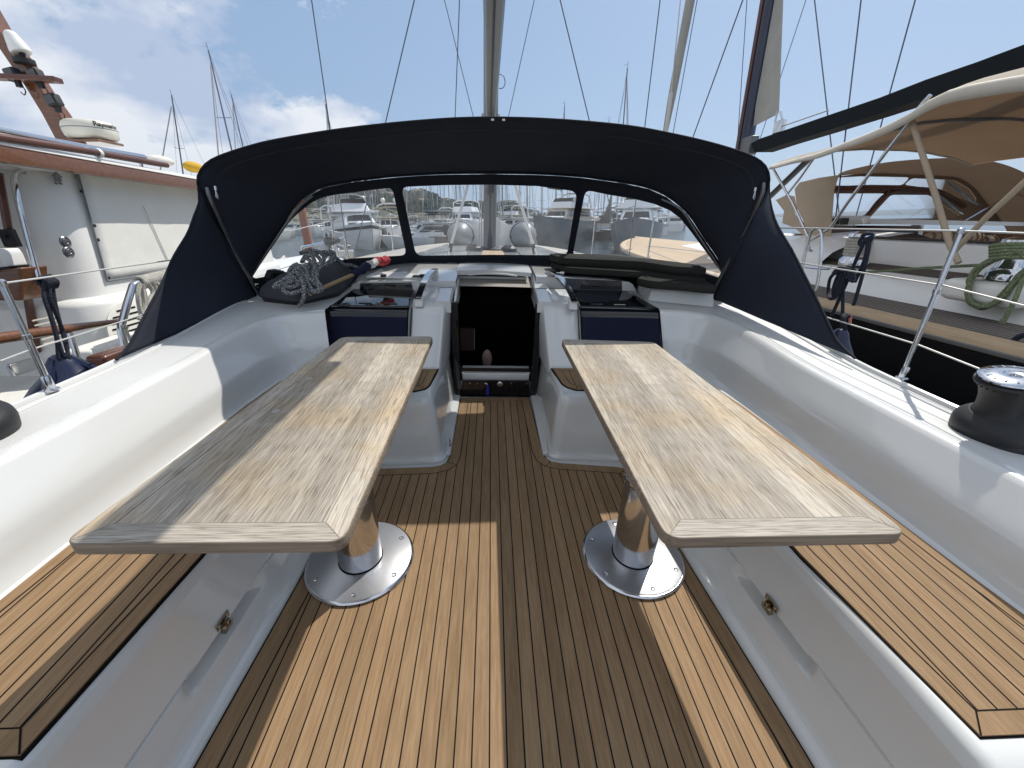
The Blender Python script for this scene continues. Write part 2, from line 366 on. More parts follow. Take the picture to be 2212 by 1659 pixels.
    if bluish:  # large patches of honey tone where the weathering has been rubbed off
        n5 = nd(t, 'ShaderNodeTexNoise'); k(co.outputs['Object'], n5.inputs['Vector']); n5.inputs['Scale'].default_value = 3.6; n5.inputs['Detail'].default_value = 3
        r5 = nd(t, 'ShaderNodeMapRange'); k(n5.outputs[0], r5.inputs[0]); r5.inputs[1].default_value = .46; r5.inputs[2].default_value = .68; r5.inputs[4].default_value = .8
        m6 = nd(t, 'ShaderNodeMixRGB', blend_type='MULTIPLY'); k(r5.outputs[0], m6.inputs[0]); k(last, m6.inputs[1]); m6.inputs[2].default_value = (*bluish, 1); last = m6.outputs[0]
    k(last, b.inputs['Base Color']); b.inputs['Roughness'].default_value = rough; b.inputs['Specular IOR Level'].default_value = .22
    if coat: b.inputs['Coat Weight'].default_value = coat
    bp = nd(t, 'ShaderNodeBump'); bp.inputs['Strength'].default_value = bumpv; bp.inputs['Distance'].default_value = .002; k(n.outputs[0], bp.inputs['Height']); k(bp.outputs[0], b.inputs['Normal'])
    MATS[name] = m; return m
PITCH, OFF = .0434, -.0342
SOLE = wood('synthetic_teak', PITCH, OFF, ((.205, .125, .062), (.310, .208, .116)), 0, .7, .7, contrast=.13, bumpv=.2, fine=150, along=9)
SOLEX = wood('synthetic_teak_cross', .5, 0, ((.205, .125, .062), (.300, .196, .104)), 1, .7, .7, contrast=.1, bumpv=.2, fine=150, along=9)
TABY = wood('weathered_teak', .066, .01, ((.25, .215, .170), (.57, .515, .43)), 0, .70, .6, contrast=.20, bumpv=.5, fine=260, along=6, seam=.014, bluish=(1.0, .84, .60))
TABX = wood('weathered_teak_cross', .4, 0, ((.24, .21, .17), (.52, .475, .405)), 1, .8, .6, contrast=.08, bumpv=.5, fine=260, along=6)
TABE = wood('weathered_teak_edge', .4, 0, ((.13, .10, .075), (.31, .25, .19)), 1, .7, .65, contrast=.08, bumpv=.4, fine=150, along=5)
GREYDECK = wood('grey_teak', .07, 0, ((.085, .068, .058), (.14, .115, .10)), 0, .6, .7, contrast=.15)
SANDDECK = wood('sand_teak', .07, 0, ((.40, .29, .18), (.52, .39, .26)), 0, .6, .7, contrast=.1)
# clear vinyl: mostly see-through, a faint milky film and soft reflections
def vinyl(name, haze, tint=(.93, .95, .97)):
    m = bpy.data.materials.new(name); m.use_nodes = True; t = m.node_tree; t.nodes.clear(); k = t.links.new
    o = nd(t, 'ShaderNodeOutputMaterial'); tr = nd(t, 'ShaderNodeBsdfTransparent'); tr.inputs[0].default_value = (*tint, 1)
    gl = nd(t, 'ShaderNodeBsdfGlossy'); gl.inputs['Roughness'].default_value = .07
    tl = nd(t, 'ShaderNodeBsdfTranslucent'); tl.inputs[0].default_value = (.85, .85, .83, 1)
    fr = nd(t, 'ShaderNodeFresnel'); fr.inputs[0].default_value = 1.35
    co = nd(t, 'ShaderNodeTexCoord'); n = nd(t, 'ShaderNodeTexNoise'); n.inputs['Scale'].default_value = 2.2; n.inputs['Detail'].default_value = 8; n.inputs['Roughness'].default_value = .7; k(co.outputs['Object'], n.inputs['Vector'])
    mr = nd(t, 'ShaderNodeMapRange'); k(n.outputs[0], mr.inputs[0]); mr.inputs[1].default_value = .35; mr.inputs[2].default_value = .75; mr.inputs[3].default_value = haze*.5; mr.inputs[4].default_value = haze*2
    m1 = nd(t, 'ShaderNodeMixShader'); m2 = nd(t, 'ShaderNodeMixShader')
    bp = nd(t, 'ShaderNodeBump'); bp.inputs['Strength'].default_value = .2; n3 = nd(t, 'ShaderNodeTexNoise'); n3.inputs['Scale'].default_value = 7; k(co.outputs['Object'], n3.inputs['Vector']); k(n3.outputs[0], bp.inputs['Height']); k(bp.outputs[0], gl.inputs['Normal'])
    k(mr.outputs[0], m1.inputs[0]); k(tr.outputs[0], m1.inputs[1]); k(tl.outputs[0], m1.inputs[2])
    k(fr.outputs[0], m2.inputs[0]); k(m1.outputs[0], m2.inputs[1]); k(gl.outputs[0], m2.inputs[2]); k(m2.outputs[0], o.inputs[0])
    MATS[name] = m; return m
VINYL2 = vinyl('far_vinyl', .018)
SEAMC = mat('hem_stitching', (.035, .04, .052), .8)
VINYL = vinyl('clear_vinyl', .05)
def thincloth(name, col, k_=.35):   # woven cloth that lets some sun through
    m = mat(name, col, .85, var=(1.5, .12)); t = m.node_tree; b = t.nodes['Principled BSDF']; o = t.nodes['Material Output']
    tl = nd(t, 'ShaderNodeBsdfTranslucent'); tl.inputs[0].default_value = (*col, 1); mx_ = nd(t, 'ShaderNodeMixShader'); mx_.inputs[0].default_value = k_
    t.links.new(b.outputs[0], mx_.inputs[1]); t.links.new(tl.outputs[0], mx_.inputs[2]); t.links.new(mx_.outputs[0], o.inputs[0]); return m
# braided rope, dark with pale flecks
def braid(name, c1, c2, sc):
    m = bpy.data.materials.new(name); m.use_nodes = True; t = m.node_tree; b = t.nodes['Principled BSDF']; k = t.links.new
    co = nd(t, 'ShaderNodeTexCoord'); v = nd(t, 'ShaderNodeTexVoronoi'); v.inputs['Scale'].default_value = sc; k(co.outputs['Object'], v.inputs['Vector'])
    r = nd(t, 'ShaderNodeValToRGB'); r.color_ramp.elements[0].position = .28; r.color_ramp.elements[1].position = .42
    r.color_ramp.elements[0].color = (*c2, 1); r.color_ramp.elements[1].color = (*c1, 1); k(v.outputs[0], r.inputs[0]); k(r.outputs[0], b.inputs['Base Color']); b.inputs['Roughness'].default_value = .9
    bp = nd(t, 'ShaderNodeBump'); bp.inputs['Strength'].default_value = .5; bp.inputs['Distance'].default_value = .004; k(v.outputs[0], bp.inputs['Height']); k(bp.outputs[0], b.inputs['Normal'])
    return m
BRAID = braid('grey_braid', (.085, .09, .095), (.50, .50, .50), 150)
# =====================================================================================  OUR YACHT (yacht frame)
cur[0] = 'yacht'
yacht = thing('sailing_yacht', 'white sailing yacht seen from its own cockpit, with brown planked sole and dark open companionway', 'sailing yacht')
yacht['_base'] = (0, 0, 0)
# --- cockpit sole: a planked sheet with black caulking
SOLE_OUT = [(-.775, -1.2), (-.738, .5), (-.705, 1.15), (-.668, 1.60), (-.655, 1.66), (-.62, 1.685), (-.33, 1.70), (-.285, 1.715), (-.262, 1.74), (-.252, 1.79),
            (-.243, 2.48), (.233, 2.495), (.252, 1.83), (.262, 1.775), (.285, 1.745), (.33, 1.73), (.62, 1.695), (.668, 1.68), (.69, 1.60), (.724, 1.14), (.765, .5), (.80, -1.2)]
def inset(poly, d):
    n = len(poly); out = []
    for i in range(n):
        p0, p1, p2 = V(poly[i-1]).to_2d(), V(poly[i]).to_2d(), V(poly[(i+1) % n]).to_2d()
        a = (p1-p0).normalized(); b = (p2-p1).normalized()
        na = V((-a.y, a.x)); nb = V((-b.y, b.x)); m = na+nb
        if m.length < 1e-6: m = na
        m.normalize(); out.append(tuple(p1+m*(d/max(.35, m.dot(na)))))
    return out
def area(p): return sum(p[i-1][0]*p[i][1]-p[i][0]*p[i-1][1] for i in range(len(p)))/2
def ccw(p): return p if area(p) > 0 else p[::-1]
def strip2(mb, pts, wd, z, mat=0, closed=False, lift=.0):
    """flat ribbon of width wd along a 2-D polyline, a few tenths of a mm thick"""
    pts = [V(p).to_2d() for p in pts]; n = len(pts); l = []; r = []
    for i, p in enumerate(pts):
        a = pts[i-1] if (i or closed) else p; b = pts[(i+1) % n] if (i < n-1 or closed) else p
        t = (b-a).normalized(); q = V((-t.y, t.x))*wd/2; l.append((p.x+q.x, p.y+q.y, z)); r.append((p.x-q.x, p.y-q.y, z))
    m = n if closed else n-1
    mb.add(l+r, [(i, n+i, n+(i+1) % n, (i+1) % n) for i in range(m)], mat)
def spans(poly, x):
    ys = []
    for i in range(len(poly)):
        (x0, y0), (x1, y1) = poly[i-1], poly[i]
        if (x0 <= x) != (x1 <= x): ys.append(y0+(y1-y0)*(x-x0)/(x1-x0))
    ys.sort(); return list(zip(ys[::2], ys[1::2]))
def planking(name, outline, z, parent, pitch, off, border=.052, edge=.007, king=True, ymin=-9):
    out = ccw(outline); b0 = inset(out, edge); b1 = inset(out, edge+border)
    mb = MB(); mb.prism(b0, z-.006, z)
    o = mb.build(name, SOLE, parent)
    cb = MB(); cb.prism(out, z-.012, z-.004)
    strip2(cb, b1, .0042, z+.0006, closed=True)
    k0 = int(math.floor((min(p[0] for p in b1)-off)/pitch)); k1 = int(math.ceil((max(p[0] for p in b1)-off)/pitch))
    for k in range(k0, k1+1):
        x = off+k*pitch
        for a, b in spans(b1, x):
            if b-a > .02: strip2(cb, [(x, a), (x, b)], .0038, z+.0004)
    # mitred joints of the border boards at the sharper corners
    n = len(out)
    for i in range(n):
        a = (V(out[i]).to_2d()-V(out[i-1]).to_2d()).normalized(); b = (V(out[(i+1) % n]).to_2d()-V(out[i]).to_2d()).normalized()
        if abs(a.cross(b)) > .5: strip2(cb, [b0[i], b1[i]], .0032, z+.0008)
    cb.build('caulking', RUBBER, o)
    return o
planking('cockpit_sole', SOLE_OUT, .004, yacht, PITCH, OFF)
# --- moulded white tray under and around the sole
mb = MB()
tray = ccw([(p[0]*1.012, p[1]) for p in SOLE_OUT]); mb.prism([(p[0]*1.5, p[1]+.0) for p in [(-.62, -1.3), (-.62, 2.7), (.62, 2.7), (.62, -1.3)]], -.06, -.010)
mb.build('cockpit_floor', GEL, yacht)
# --- side seats: riser with locker-lid joint and finger recess, rolled lip, seat top
SEATZ = .345
def riser_x(side, y):     # where the riser meets the sole
    t = [(-1.3, .778 if side < 0 else .803), (.5, .738 if side < 0 else .765), (1.15, .705 if side < 0 else .724), (1.62, .672 if side < 0 else .692), (2.6, .62)]
    for (a, xa), (b, xb) in zip(t, t[1:]):
        if y <= b: return xa+(xb-xa)*max(0, (y-a))/(b-a)
    return t[-1][1]
PR = [(0, -.02), (0, .004), (.004, .014), (.016, .022), (.026, .030), (.034, .045), (.040, .062)]
def seat_mesh(side):
    mb = MB(); rows = []
    ys = [-1.3+i*.02 for i in range(int((1.74+1.3)/.02)+1)]
    yc = .79 if side < 0 else .775; lat = .145; zs = .135 if side < 0 else .157     # recess centre, half length
    for y in ys:
        x0 = riser_x(side, y); row = [(x0+a, z) for a, z in PR]
        zz = .062
        while zz < .305:
            zz += .004; t = (zz-.062)/.25
            bow = .040+.052*t+.010*math.sin(math.pi*t)
            # joint of the locker lid: a fine groove, dropping into a long scooped finger recess
            g = math.exp(-((zz-zs)/.0040)**2)*.012
            e = ss(yc-lat-.02, yc-lat+.02, y)*(1-ss(yc+lat-.02, yc+lat+.02, y))
            low = ss(zs-.046, zs-.036, zz)*(1-ss(zs-.004, zs+.001, zz))
            bow += g*(1-e)+e*low*.034
            if zz > zs+.001: bow -= .006*(1)       # the lid stands slightly proud
            row.append((x0+bow, zz))
        xt = x0+.040+.052*.97
        for k in range(1, 9):
            a = math.pi/2*k/8; row.append((xt+.030*(1-math.cos(a))+.002, .312+.033*math.sin(a)))
        drop = .045*(1-ss(.27, .34, y)) if side > 0 else .045*(1-ss(.29, .36, y))
        row += [(x0+.14, SEATZ), (x0+.35, SEATZ), (1.5, SEATZ)]
        rows.append([V((side*px, y, pz-(drop if pz > .30 else drop*max(0, (pz-.2))*8 if pz > .2 else 0))) for px, pz in row])
    mb.grid(rows); return mb
for sd in (-1, 1): seat_mesh(sd).build('side_seat', GEL, yacht)
# seat planking
LSEAT = [(-.845, .40), (-.815, .83), (-.80, 1.3), (-.80, 2.02), (-1.13, 2.02), (-1.165, 1.7), (-1.19, 1.1), (-1.205, .70), (-1.225, .40)]
RSEAT = [(.893, .37), (.85, .80), (.83, 1.3), (.83, 2.05), (1.17, 2.05), (1.22, 1.7), (1.262, 1.1), (1.285, .70), (1.315, .37)]
planking('seat_planking', LSEAT, SEATZ+.005, yacht, PITCH, -.845, border=.040, edge=.004)
planking('seat_planking', RSEAT, SEATZ+.005, yacht, PITCH, .85, border=.040, edge=.004)
# latches on the risers
for sd, y, zz in ((-1, 0.785, .128), (1, .785, .150)):
    x0 = riser_x(sd, y)+.062; mb = MB()
    M = Matrix.Rotation(R(-12*sd), 3, 'Y')
    mb.box((sd*(x0-.002), y, zz+.022), (.004, .052, .024), M=M); mb.box((sd*(x0-.008), y, zz+.002), (.016, .034, .022), M=M)
    for dy in (-.018, .018): mb.lathe([(.006, -.001), (.006, .002), (.003, .003), (0, .003)], (sd*(x0-.005), y+dy, zz+.024), 10, ax=V((-sd, 0, .2)).to_track_quat('Z', 'Y'))
    mb.lathe([(.007, -.002), (.007, .012), (.004, .012), (.004, 0)], (sd*(x0-.010), y, zz+.016), 12, ax=V((-sd, 0, .2)).to_track_quat('Z', 'Y'))
    mb.build('locker_latch', BRASS, yacht, bevel=.0015)
# --- coamings: swept moulding from the stern, round the forward corner, to the bulkhead pillars
def zdeck(x, y):
    return .60+.05*ss(1.5, 2.45, y)+.06*ss(2.45, 3.4, y)*(1-.5*min(1, abs(x)/1.6)) - .062*max(0, y-3.3) - .010*ss(1.45, 1.6, abs(x))
CL = [(1.335, -1.4), (1.325, .5), (1.31, 1.1), (1.295, 1.6), (1.285, 1.85), (1.26, 2.02), (1.205, 2.145), (1.13, 2.215), (1.03, 2.255), (.97, 2.275)]
CR = [(1.44, -1.4), (1.42, .5), (1.405, 1.1), (1.385, 1.7), (1.375, 2.02), (1.35, 2.20), (1.295, 2.33), (1.21, 2.405), (1.10, 2.435), (1.015, 2.44)]
PROF = [(.20, .33), (.165, .343), (.135, .347), (.118, .354), (.108, .372), (.100, .41), (.093, .455), (.086, .475), (.076, .492), (.058, .525), (.030, -.040), (.019, -.020), (.010, -.009), (.001, -.003), (-.012, .0), (-.030, .001)]
def coaming(side, path):
    p = smooth_path([(a*side, b, 0) for a, b in path], 10); mb = MB(); rows = []; tops = []
    for i, q in enumerate(p):
        t = (p[min(i+1, len(p)-1)]-p[max(i-1, 0)]).normalized(); n = V((-t.y, t.x, 0))
        if side > 0: pass
        else: n = -n
        # n points inboard
        zc = zdeck(q.x, q.y); k = ss(1.6, 2.3, q.y); row = []
        for o, z in PROF:
            zz = zc+z if z < .1 else z+.0
            oo = o*(1+.15*k) if o > 0 else o
            if z > .1 and z > .36: zz = z*1.0+(.02*k if z > .4 else 0)
            row.append(q+n*oo+V((0, 0, zz)))
        rows.append(row); tops.append(row[-1])
    mb.grid(rows); return mb, tops
deckedges = {}
for sd, pth in ((-1, CL), (1, CR)):
    m_, tops = coaming(sd, pth); m_.build('coaming', GEL, yacht); deckedges[sd] = tops
# side decks and forward deck: ruled from the crest out to the gunwale, then the topsides
def beam(y):  # half beam of the deck edge
    return 1.64 if y < 5 else 1.64*math.sqrt(max(0, 1-((y-5)/6.2)**2.2))
for sd in (-1, 1):
    mb = MB(); rows = []; hull = []
    tops = deckedges[sd]; n = len(tops)
    bm_ = 1.585 if sd < 0 else 1.70
    for i, q in enumerate(tops):
        t = max(0, (i/(n-1)-.35)/.65)
        if q.y < 1.7: end = V((sd*bm_, q.y, 0))
        else:
            # fan: far points walk forward along the gunwale and then across the deck at y = 2.9
            f = (i-next(j for j, u in enumerate(tops) if u.y >= 1.7))/(n-1-next(j for j, u in enumerate(tops) if u.y >= 1.7))
            if f < .6: end = V((sd*bm_, 1.7+(2.85-1.7)*f/.6, 0))
            else: end = V((sd*lerp(bm_, .97, (f-.6)/.4), 2.85, 0))
        row = []
        for k in range(13):
            u = k/12; p = q.lerp(end, u); z = zdeck(p.x, p.y); z = lerp(q.z, z, min(1, u*3))
            row.append(V((p.x, p.y, z)))
        rows.append(row)
    mb.grid(rows); mb.build('side_deck', NONSKID, yacht)
    # raised gutter line along the side deck and the toe rail
    mb = MB(); mb.tube([V((sd*(bm_-.075), y, zdeck(bm_-.075, y)+.001)) for y in [-1.4+.1*i for i in range(43)]], .0065, 6)
    mb.tube([V((sd*(bm_-.02), y, zdeck(bm_, y)+.004)) for y in [-1.4+.1*i for i in range(43)]], .014, 8); mb.build('deck_bead', GEL, yacht)
    mb = MB()
    mb.grid([[V((sd*bm_, y, zdeck(bm_, y))), V((sd*(bm_+.02), y, zdeck(bm_, y)-.03)), V((sd*(bm_+.02), y, .2)), V((sd*(bm_-.1), y, -.7)), V((sd*(bm_-.5), y, -1.1))] for y in [-1.4+.2*i for i in range(23)]])
    mb.build('topside', GEL, yacht)
    mb = MB(); strips = [(1.33, .066), (1.48, .05)]
    pts = [(sd*x, y) for x, y in (((1.40, 1.0), (1.545, 1.0), (1.545, 1.62), (1.50, 1.66), (1.41, 1.66)) if sd < 0 else ((1.50, 1.0), (1.65, 1.0), (1.65, 1.75), (1.60, 1.80), (1.51, 1.80)))]
# forward deck and foredeck beyond the windscreen
mb = MB(); rows = []
for i in range(60):
    y = 2.85+i*.14; b = beam(y)
    if b <= .02: break
    rows.append([V((b*u/8, y, zdeck(b*u/8, y)+.02*(1-(u/8)**2)-.004)) for u in range(-8, 9)])
mb.grid(rows)
mb.grid([[r[0], r[0]+V((-.02, 0, -.05)), V((r[0].x*.9, r[0].y, -.9))] for r in rows]); mb.grid([[r[-1], r[-1]+V((.02, 0, -.05)), V((r[-1].x*.9, r[-1].y, -.9))] for r in rows])
mb.build('foredeck', DECKG, yacht)
# --- coachroof (low trunk) with the open hatch slot between raised rails
ROOFZ = .765
mb = MB()
for sd in (-1, 1):
    xo = .96 if sd < 0 else .97; y0 = 2.76 if sd < 0 else 2.86; zt = .725 if sd < 0 else .75
    rows = []
    for i in range(16):
        y = y0+i*.30; t = min(1, (y-y0)/.5); z = lerp(zt, ROOFZ+.005, t)-.068*max(0, y-3.5); xw = lerp(xo, 1.03, t) if y < 4.6 else lerp(1.03, .5, min(1, (y-4.6)/2.7))
        ze = z-.02-.02*t
        rows.append([V((sd*.275, y, z+.012)), V((sd*.5, y, z+.008)), V((sd*.8, y, z)), V((sd*(xw-.03), y, ze+.008)), V((sd*xw, y, ze-.008)), V((sd*(xw+.035), y, ze-.06)), V((sd*(xw+.10), y, .60-.062*max(0, y-3.3)))])
    mb.grid(rows)
    fr = [V((p.x, p.y, p.z)) for p in rows[0]]; mb.add(fr+[V((p.x, p.y-.0, .6)) for p in fr], [(i, i+1, i+1+len(fr), i+len(fr)) for i in range(len(fr)-1)], 0)
mb.add([(-.275, 3.42, ROOFZ+.015), (.275, 3.42, ROOFZ+.015), (.275, 7.2, ROOFZ+.015-.068*3.7), (-.275, 7.2, ROOFZ+.015-.068*3.7)], [(0, 1, 2, 3)])
mb.build('coachroof', GEL, yacht)
# teak patch and brown inlaid walkway at the foot of the mast
mb = MB(); mb.prism([(-.14, 3.75), (.10, 3.75), (.08, 4.35), (-.12, 4.35)], .750, .758); mb.build('teak_step', SANDDECK, yacht)
# rails each side of the slot
for sd in (-1, 1):
    c = -.015; mb = MB(); xs = (.275, .385)
    z0, z1 = .672, .795; pts = []
    rows = []
    for i in range(24):
        t = i/23; y = lerp(2.49 if sd > 0 else 2.45, 3.42, t); z = lerp(z0, z1, t)
        prof = [(.268, -.07), (.268, -.012), (.273, -.003), (.283, 0), (.352, 0), (.363, -.003), (.369, -.012), (.372, -.05), (.40, -.056), (.42, -.07)]
        rows.append([V((c+sd*(a+.012*t), y, z+b)) for a, b in prof])
    mb.grid(rows); f0 = rows[0]; mb.add(f0, [tuple(range(len(f0)))]); mb.build('hatch_rail', GEL, yacht)
    mb = MB(); q = [r[4]+V((-sd*.02, 0, .0006)) for r in rows]; 
    j = rows[6]; mb.tube([j[1]+V((0, 0, 0)), j[2]+V((0, 0, .001)), j[3]+V((0, 0, .0015)), j[4]+V((0, 0, .0015)), j[6]+V((0, 0, .001))], .0022, 6); mb.build('rail_joint', GREYT, yacht)
# hatch cover slid forward, with its cream grip
mb = MB(); rows = []
for i in range(13):
    x = -.285+.27*2/12*i+.0; u = (x+.015)/.27; rows.append([V((x, 2.98, .738+.008*(1-u*u))), V((x, 2.98, .764+.010*(1-u*u))), V((x, 2.99, .771+.010*(1-u*u))), V((x, 3.5, .785+.008*(1-u*u)))])
mb.grid(rows); mb.build('sliding_hatch', GEL, yacht)
mb = MB(); pts = [V((x, 2.97, .742+.014*(1-((x+.025)/.19)**2))) for x in [-.2+.35*i/14 for i in range(15)]]
mb.tube(pts, .007, 8); mb.build('hatch_grip', CREAM, yacht)
mb = MB(); mb.box((-.02, 3.06, .705), (.50, .02, .034)); mb.build('hatch_frame', WHITEP, yacht, bevel=.006)
# --- bulkhead pillars either side of the door
for sd in (-1, 1):
    yb = 2.20 if sd < 0 else 2.23; yt = 2.47 if sd < 0 else 2.52
    xi_b, xi_t = (.335, .315) if sd < 0 else (.315, .285)
    xo_b, xo_t = (.51, .512) if sd < 0 else (.50, .505)
    mb = MB()
    rows = []
    n = 14
    for i in range(n+1):
        t = i/n; z = lerp(.30, .655, t); y = lerp(yb-.04, yt-.03, t)
        if t > .93: y += .012*((t-.93)/.07)**2
        xi = lerp(xi_b, xi_t, t); xo = lerp(xo_b, xo_t, t); e = .02
        rows.append([V((sd*(xi-.03), 2.60, z)), V((sd*(xi-.028), 2.52, z)), V((sd*(xi-.004), y+.035, z)), V((sd*xi, y+.018, z)), V((sd*(xi+.006), y+.006, z)), V((sd*(xi+.02), y, z)), V((sd*(xo-.008), y, z)), V((sd*xo, y+.008, z)), V((sd*xo, y+.5, z))])
    rows.append([V((p.x, p.y+(.018 if abs(p.y-rows[-1][5].y) < .04 else 0), p.z+.010)) for p in rows[-1]])
    top = rows[-1]; rows.append([V((sd*(abs(p.x)), max(p.y, 2.75), .70)) for p in top])
    mb.grid(rows); mb.build('bulkhead_pillar', GEL, yacht)
# bulkhead around the dark panels
def bulk_y(z, sd): return lerp(2.20, 2.38, (z-.35)/.30) if sd < 0 else lerp(2.24, 2.46, (z-.35)/.30)
for sd in (-1, 1):
    x0, x1 = (.52, .975) if sd < 0 else (.512, 1.01)
    mb = MB(); mb.hexa([(sd*x0, bulk_y(.2, sd)+.01, .2), (sd*x1, bulk_y(.2, sd)+.01, .2), (sd*x1, 2.7, .2), (sd*x0, 2.7, .2),
                        (sd*x0, bulk_y(.63, sd)+.01, .632), (sd*x1, bulk_y(.63, sd)-.01, .632), (sd*x1, 2.7, .632), (sd*x0, 2.7, .632)]); mb.build('bulkhead', GEL, yacht)
    # dark fabric-covered instrument panel with rounded shoulder
    rows = []
    for z, dy in ((.30, -.012), (.36, -.012), (.60, -.012), (.628, -.011), (.640, -.004), (.646, .008), (.648, .02)):
        rows.append([V((sd*x, bulk_y(z, sd)+dy+(-.02 if x > .9 else 0)*(x-.5), z)) for x in (x0+.008, x0+.014, .6, .75, .9, x1-.012, x1-.004)])
    mb = MB(); mb.grid(rows[:3]); o = mb.build('instrument_panel', NAVYPAN, yacht)
    mb = MB(); mb.grid(rows[2:]); mb.build('panel_cap', BLKGLOSS, o)
    mb = MB(); e = [V((r[-1].x+sd*.004, r[-1].y-.004, r[-1].z)) for r in rows]; e2 = [V((r[0].x-sd*.004, r[0].y-.004, r[0].z)) for r in rows]
    mb.tube(e, .0045, 6); mb.tube(e2, .0045, 6); mb.build('panel_gasket', RUBBER, o)
    # glossy black horizontal top and the dark upright above it
    yb0 = bulk_y(.648, sd)+.02; yf = (2.76 if sd < 0 else 2.86)-.004
    cc_ = ccw([(sd*(x0+.01), yb0), (sd*(x1-.006), yb0-.01), (sd*(.955 if sd < 0 else .93), yf), (sd*(x0+.03), yf)]); mb = MB(); mb.hexa([V((a, b, .630)) for a, b in cc_]+[V((a, b, .652+.055*max(0, b-yb0))) for a, b in cc_]); o = mb.build('black_console_top', BLKGLOSS, yacht, bevel=.003)
    mb = MB(); zt = .722 if sd < 0 else .757
    mb.hexa([(sd*(x0+.04), yf-.004, .653), (sd*(.915 if sd < 0 else .90), yf-.004, .653), (sd*(.915 if sd < 0 else .90), yf+.003, .653), (sd*(x0+.04), yf+.003, .653),
             (sd*(x0+(.05 if sd < 0 else -.10)), yf-.002, zt), (sd*(.905 if sd < 0 else .885), yf-.002, zt-.012), (sd*(.905 if sd < 0 else .885), yf+.004, zt-.012), (sd*(x0+(.05 if sd < 0 else -.10)), yf+.004, zt)])
    mb.build('dark_window', BLKGLOSS, yacht)
    mb = MB()   # two hinge blocks and a small catch
    for xx in (x0+.12, x0+.27): mb.box((sd*xx, yb0+.035, .655), (.075, .014, .006))
    mb.build('console_hinge', BLKPLA, yacht, bevel=.0015)
    mb = MB(); mb.box((sd*(x0+.13), yf-.03, .661), (.05, .02, .016)); mb.box((sd*(x0+.32), yf-.02, .668), (.04, .02, .008)); mb.build('window_catch', BLKPLA, yacht, bevel=.003)
    # flush deck hatch with smoked glass on the coachroof
    if sd < 0:
        mb = MB(); mb.prism([(-.88, 2.80), (-.44, 2.80), (-.46, 3.12), (-.86, 3.12)], .735, .748); h = mb.build('deck_hatch', WHITEP, yacht, bevel=.008)
        mb = MB(); mb.box((-.545, 2.83, .752), (.05, .07, .006)); mb.box((-.76, 2.80, .756), (.035, .03, .014)); mb.box((-.50, 2.795, .760), (.035, .03, .02)); mb.build('hatch_hinge', BLKPLA, h, bevel=.002)
    else:
        mb = MB(); mb.prism([(.42, 2.90), (.88, 2.90), (.90, 3.16), (.44, 3.16)], .758, .768); h = mb.build('deck_hatch', BLKGLOSS, yacht, bevel=.006)
        mb = MB(); mb.tube([(.43, 2.955, .775), (.66, 2.945, .773), (.80, 2.93, .765)], .005, 8); mb.box((.47, 2.95, .779), (.03, .022, .014)); mb.box((.69, 2.94, .777), (.03, .022, .014)); mb.build('hatch_hinge', STEEL, h)
        mb = MB(); mb.add([(.42, 2.846, .757), (.60, 2.850, .752), (.585, 2.843, .682), (.50, 2.842, .682)], [(0, 1, 2, 3)]); mb.build('pale_sheet', CUSHG, yacht, solid=.001)
    # arched stainless grab handle on the roof edge
    xh = .47 if sd < 0 else .445; y0h, y1h = (2.42, 2.95) if sd < 0 else (2.42, 3.0); rows = []
    for i in range(17):
        t = i/16; y = lerp(y0h, y1h, t); z = lerp(.67, .765, t)+.020+.040*math.sin(math.pi*t); x = xh-.02*t+.0
        if sd > 0: x = lerp(.47, .375, t**1.3)
        else: x = lerp(.475, .43, t)
        rows.append([V((sd*(x-.02), y, z-.005)), V((sd*(x-.019), y, z+.001)), V((sd*(x+.019), y, z+.001)), V((sd*(x+.02), y, z-.005))])
    mb = MB(); mb.grid(rows, smooth=False, closed=True)
    for k in (0, -1): mb.add(rows[k], [(0, 1, 2, 3)])
    g = mb.build('grab_handle', WHITEP if False else STEEL, yacht)
    mb = MB()
    for k in (1, -2):
        q = (rows[k][1]+rows[k][2])/2; mb.lathe([(.007, 0), (.007, .0012), (0, .0016)], q, 12)
    mb.build('handle_screw', BLKPLA, g)
    mb = MB()
    for k in (1, -2):
        q = (rows[k][0]+rows[k][3])/2; mb.hexa([(q.x-.028, q.y-.04, q.z-.06), (q.x+.028, q.y-.04, q.z-.06), (q.x+.03, q.y+.05, q.z-.05), (q.x-.03, q.y+.05, q.z-.05), (q.x-.022, q.y-.022, q.z), (q.x+.022, q.y-.022, q.z), (q.x+.022, q.y+.03, q.z), (q.x-.022, q.y+.03, q.z)])
    mb.build('handle_foot', GEL, g, bevel=.008)
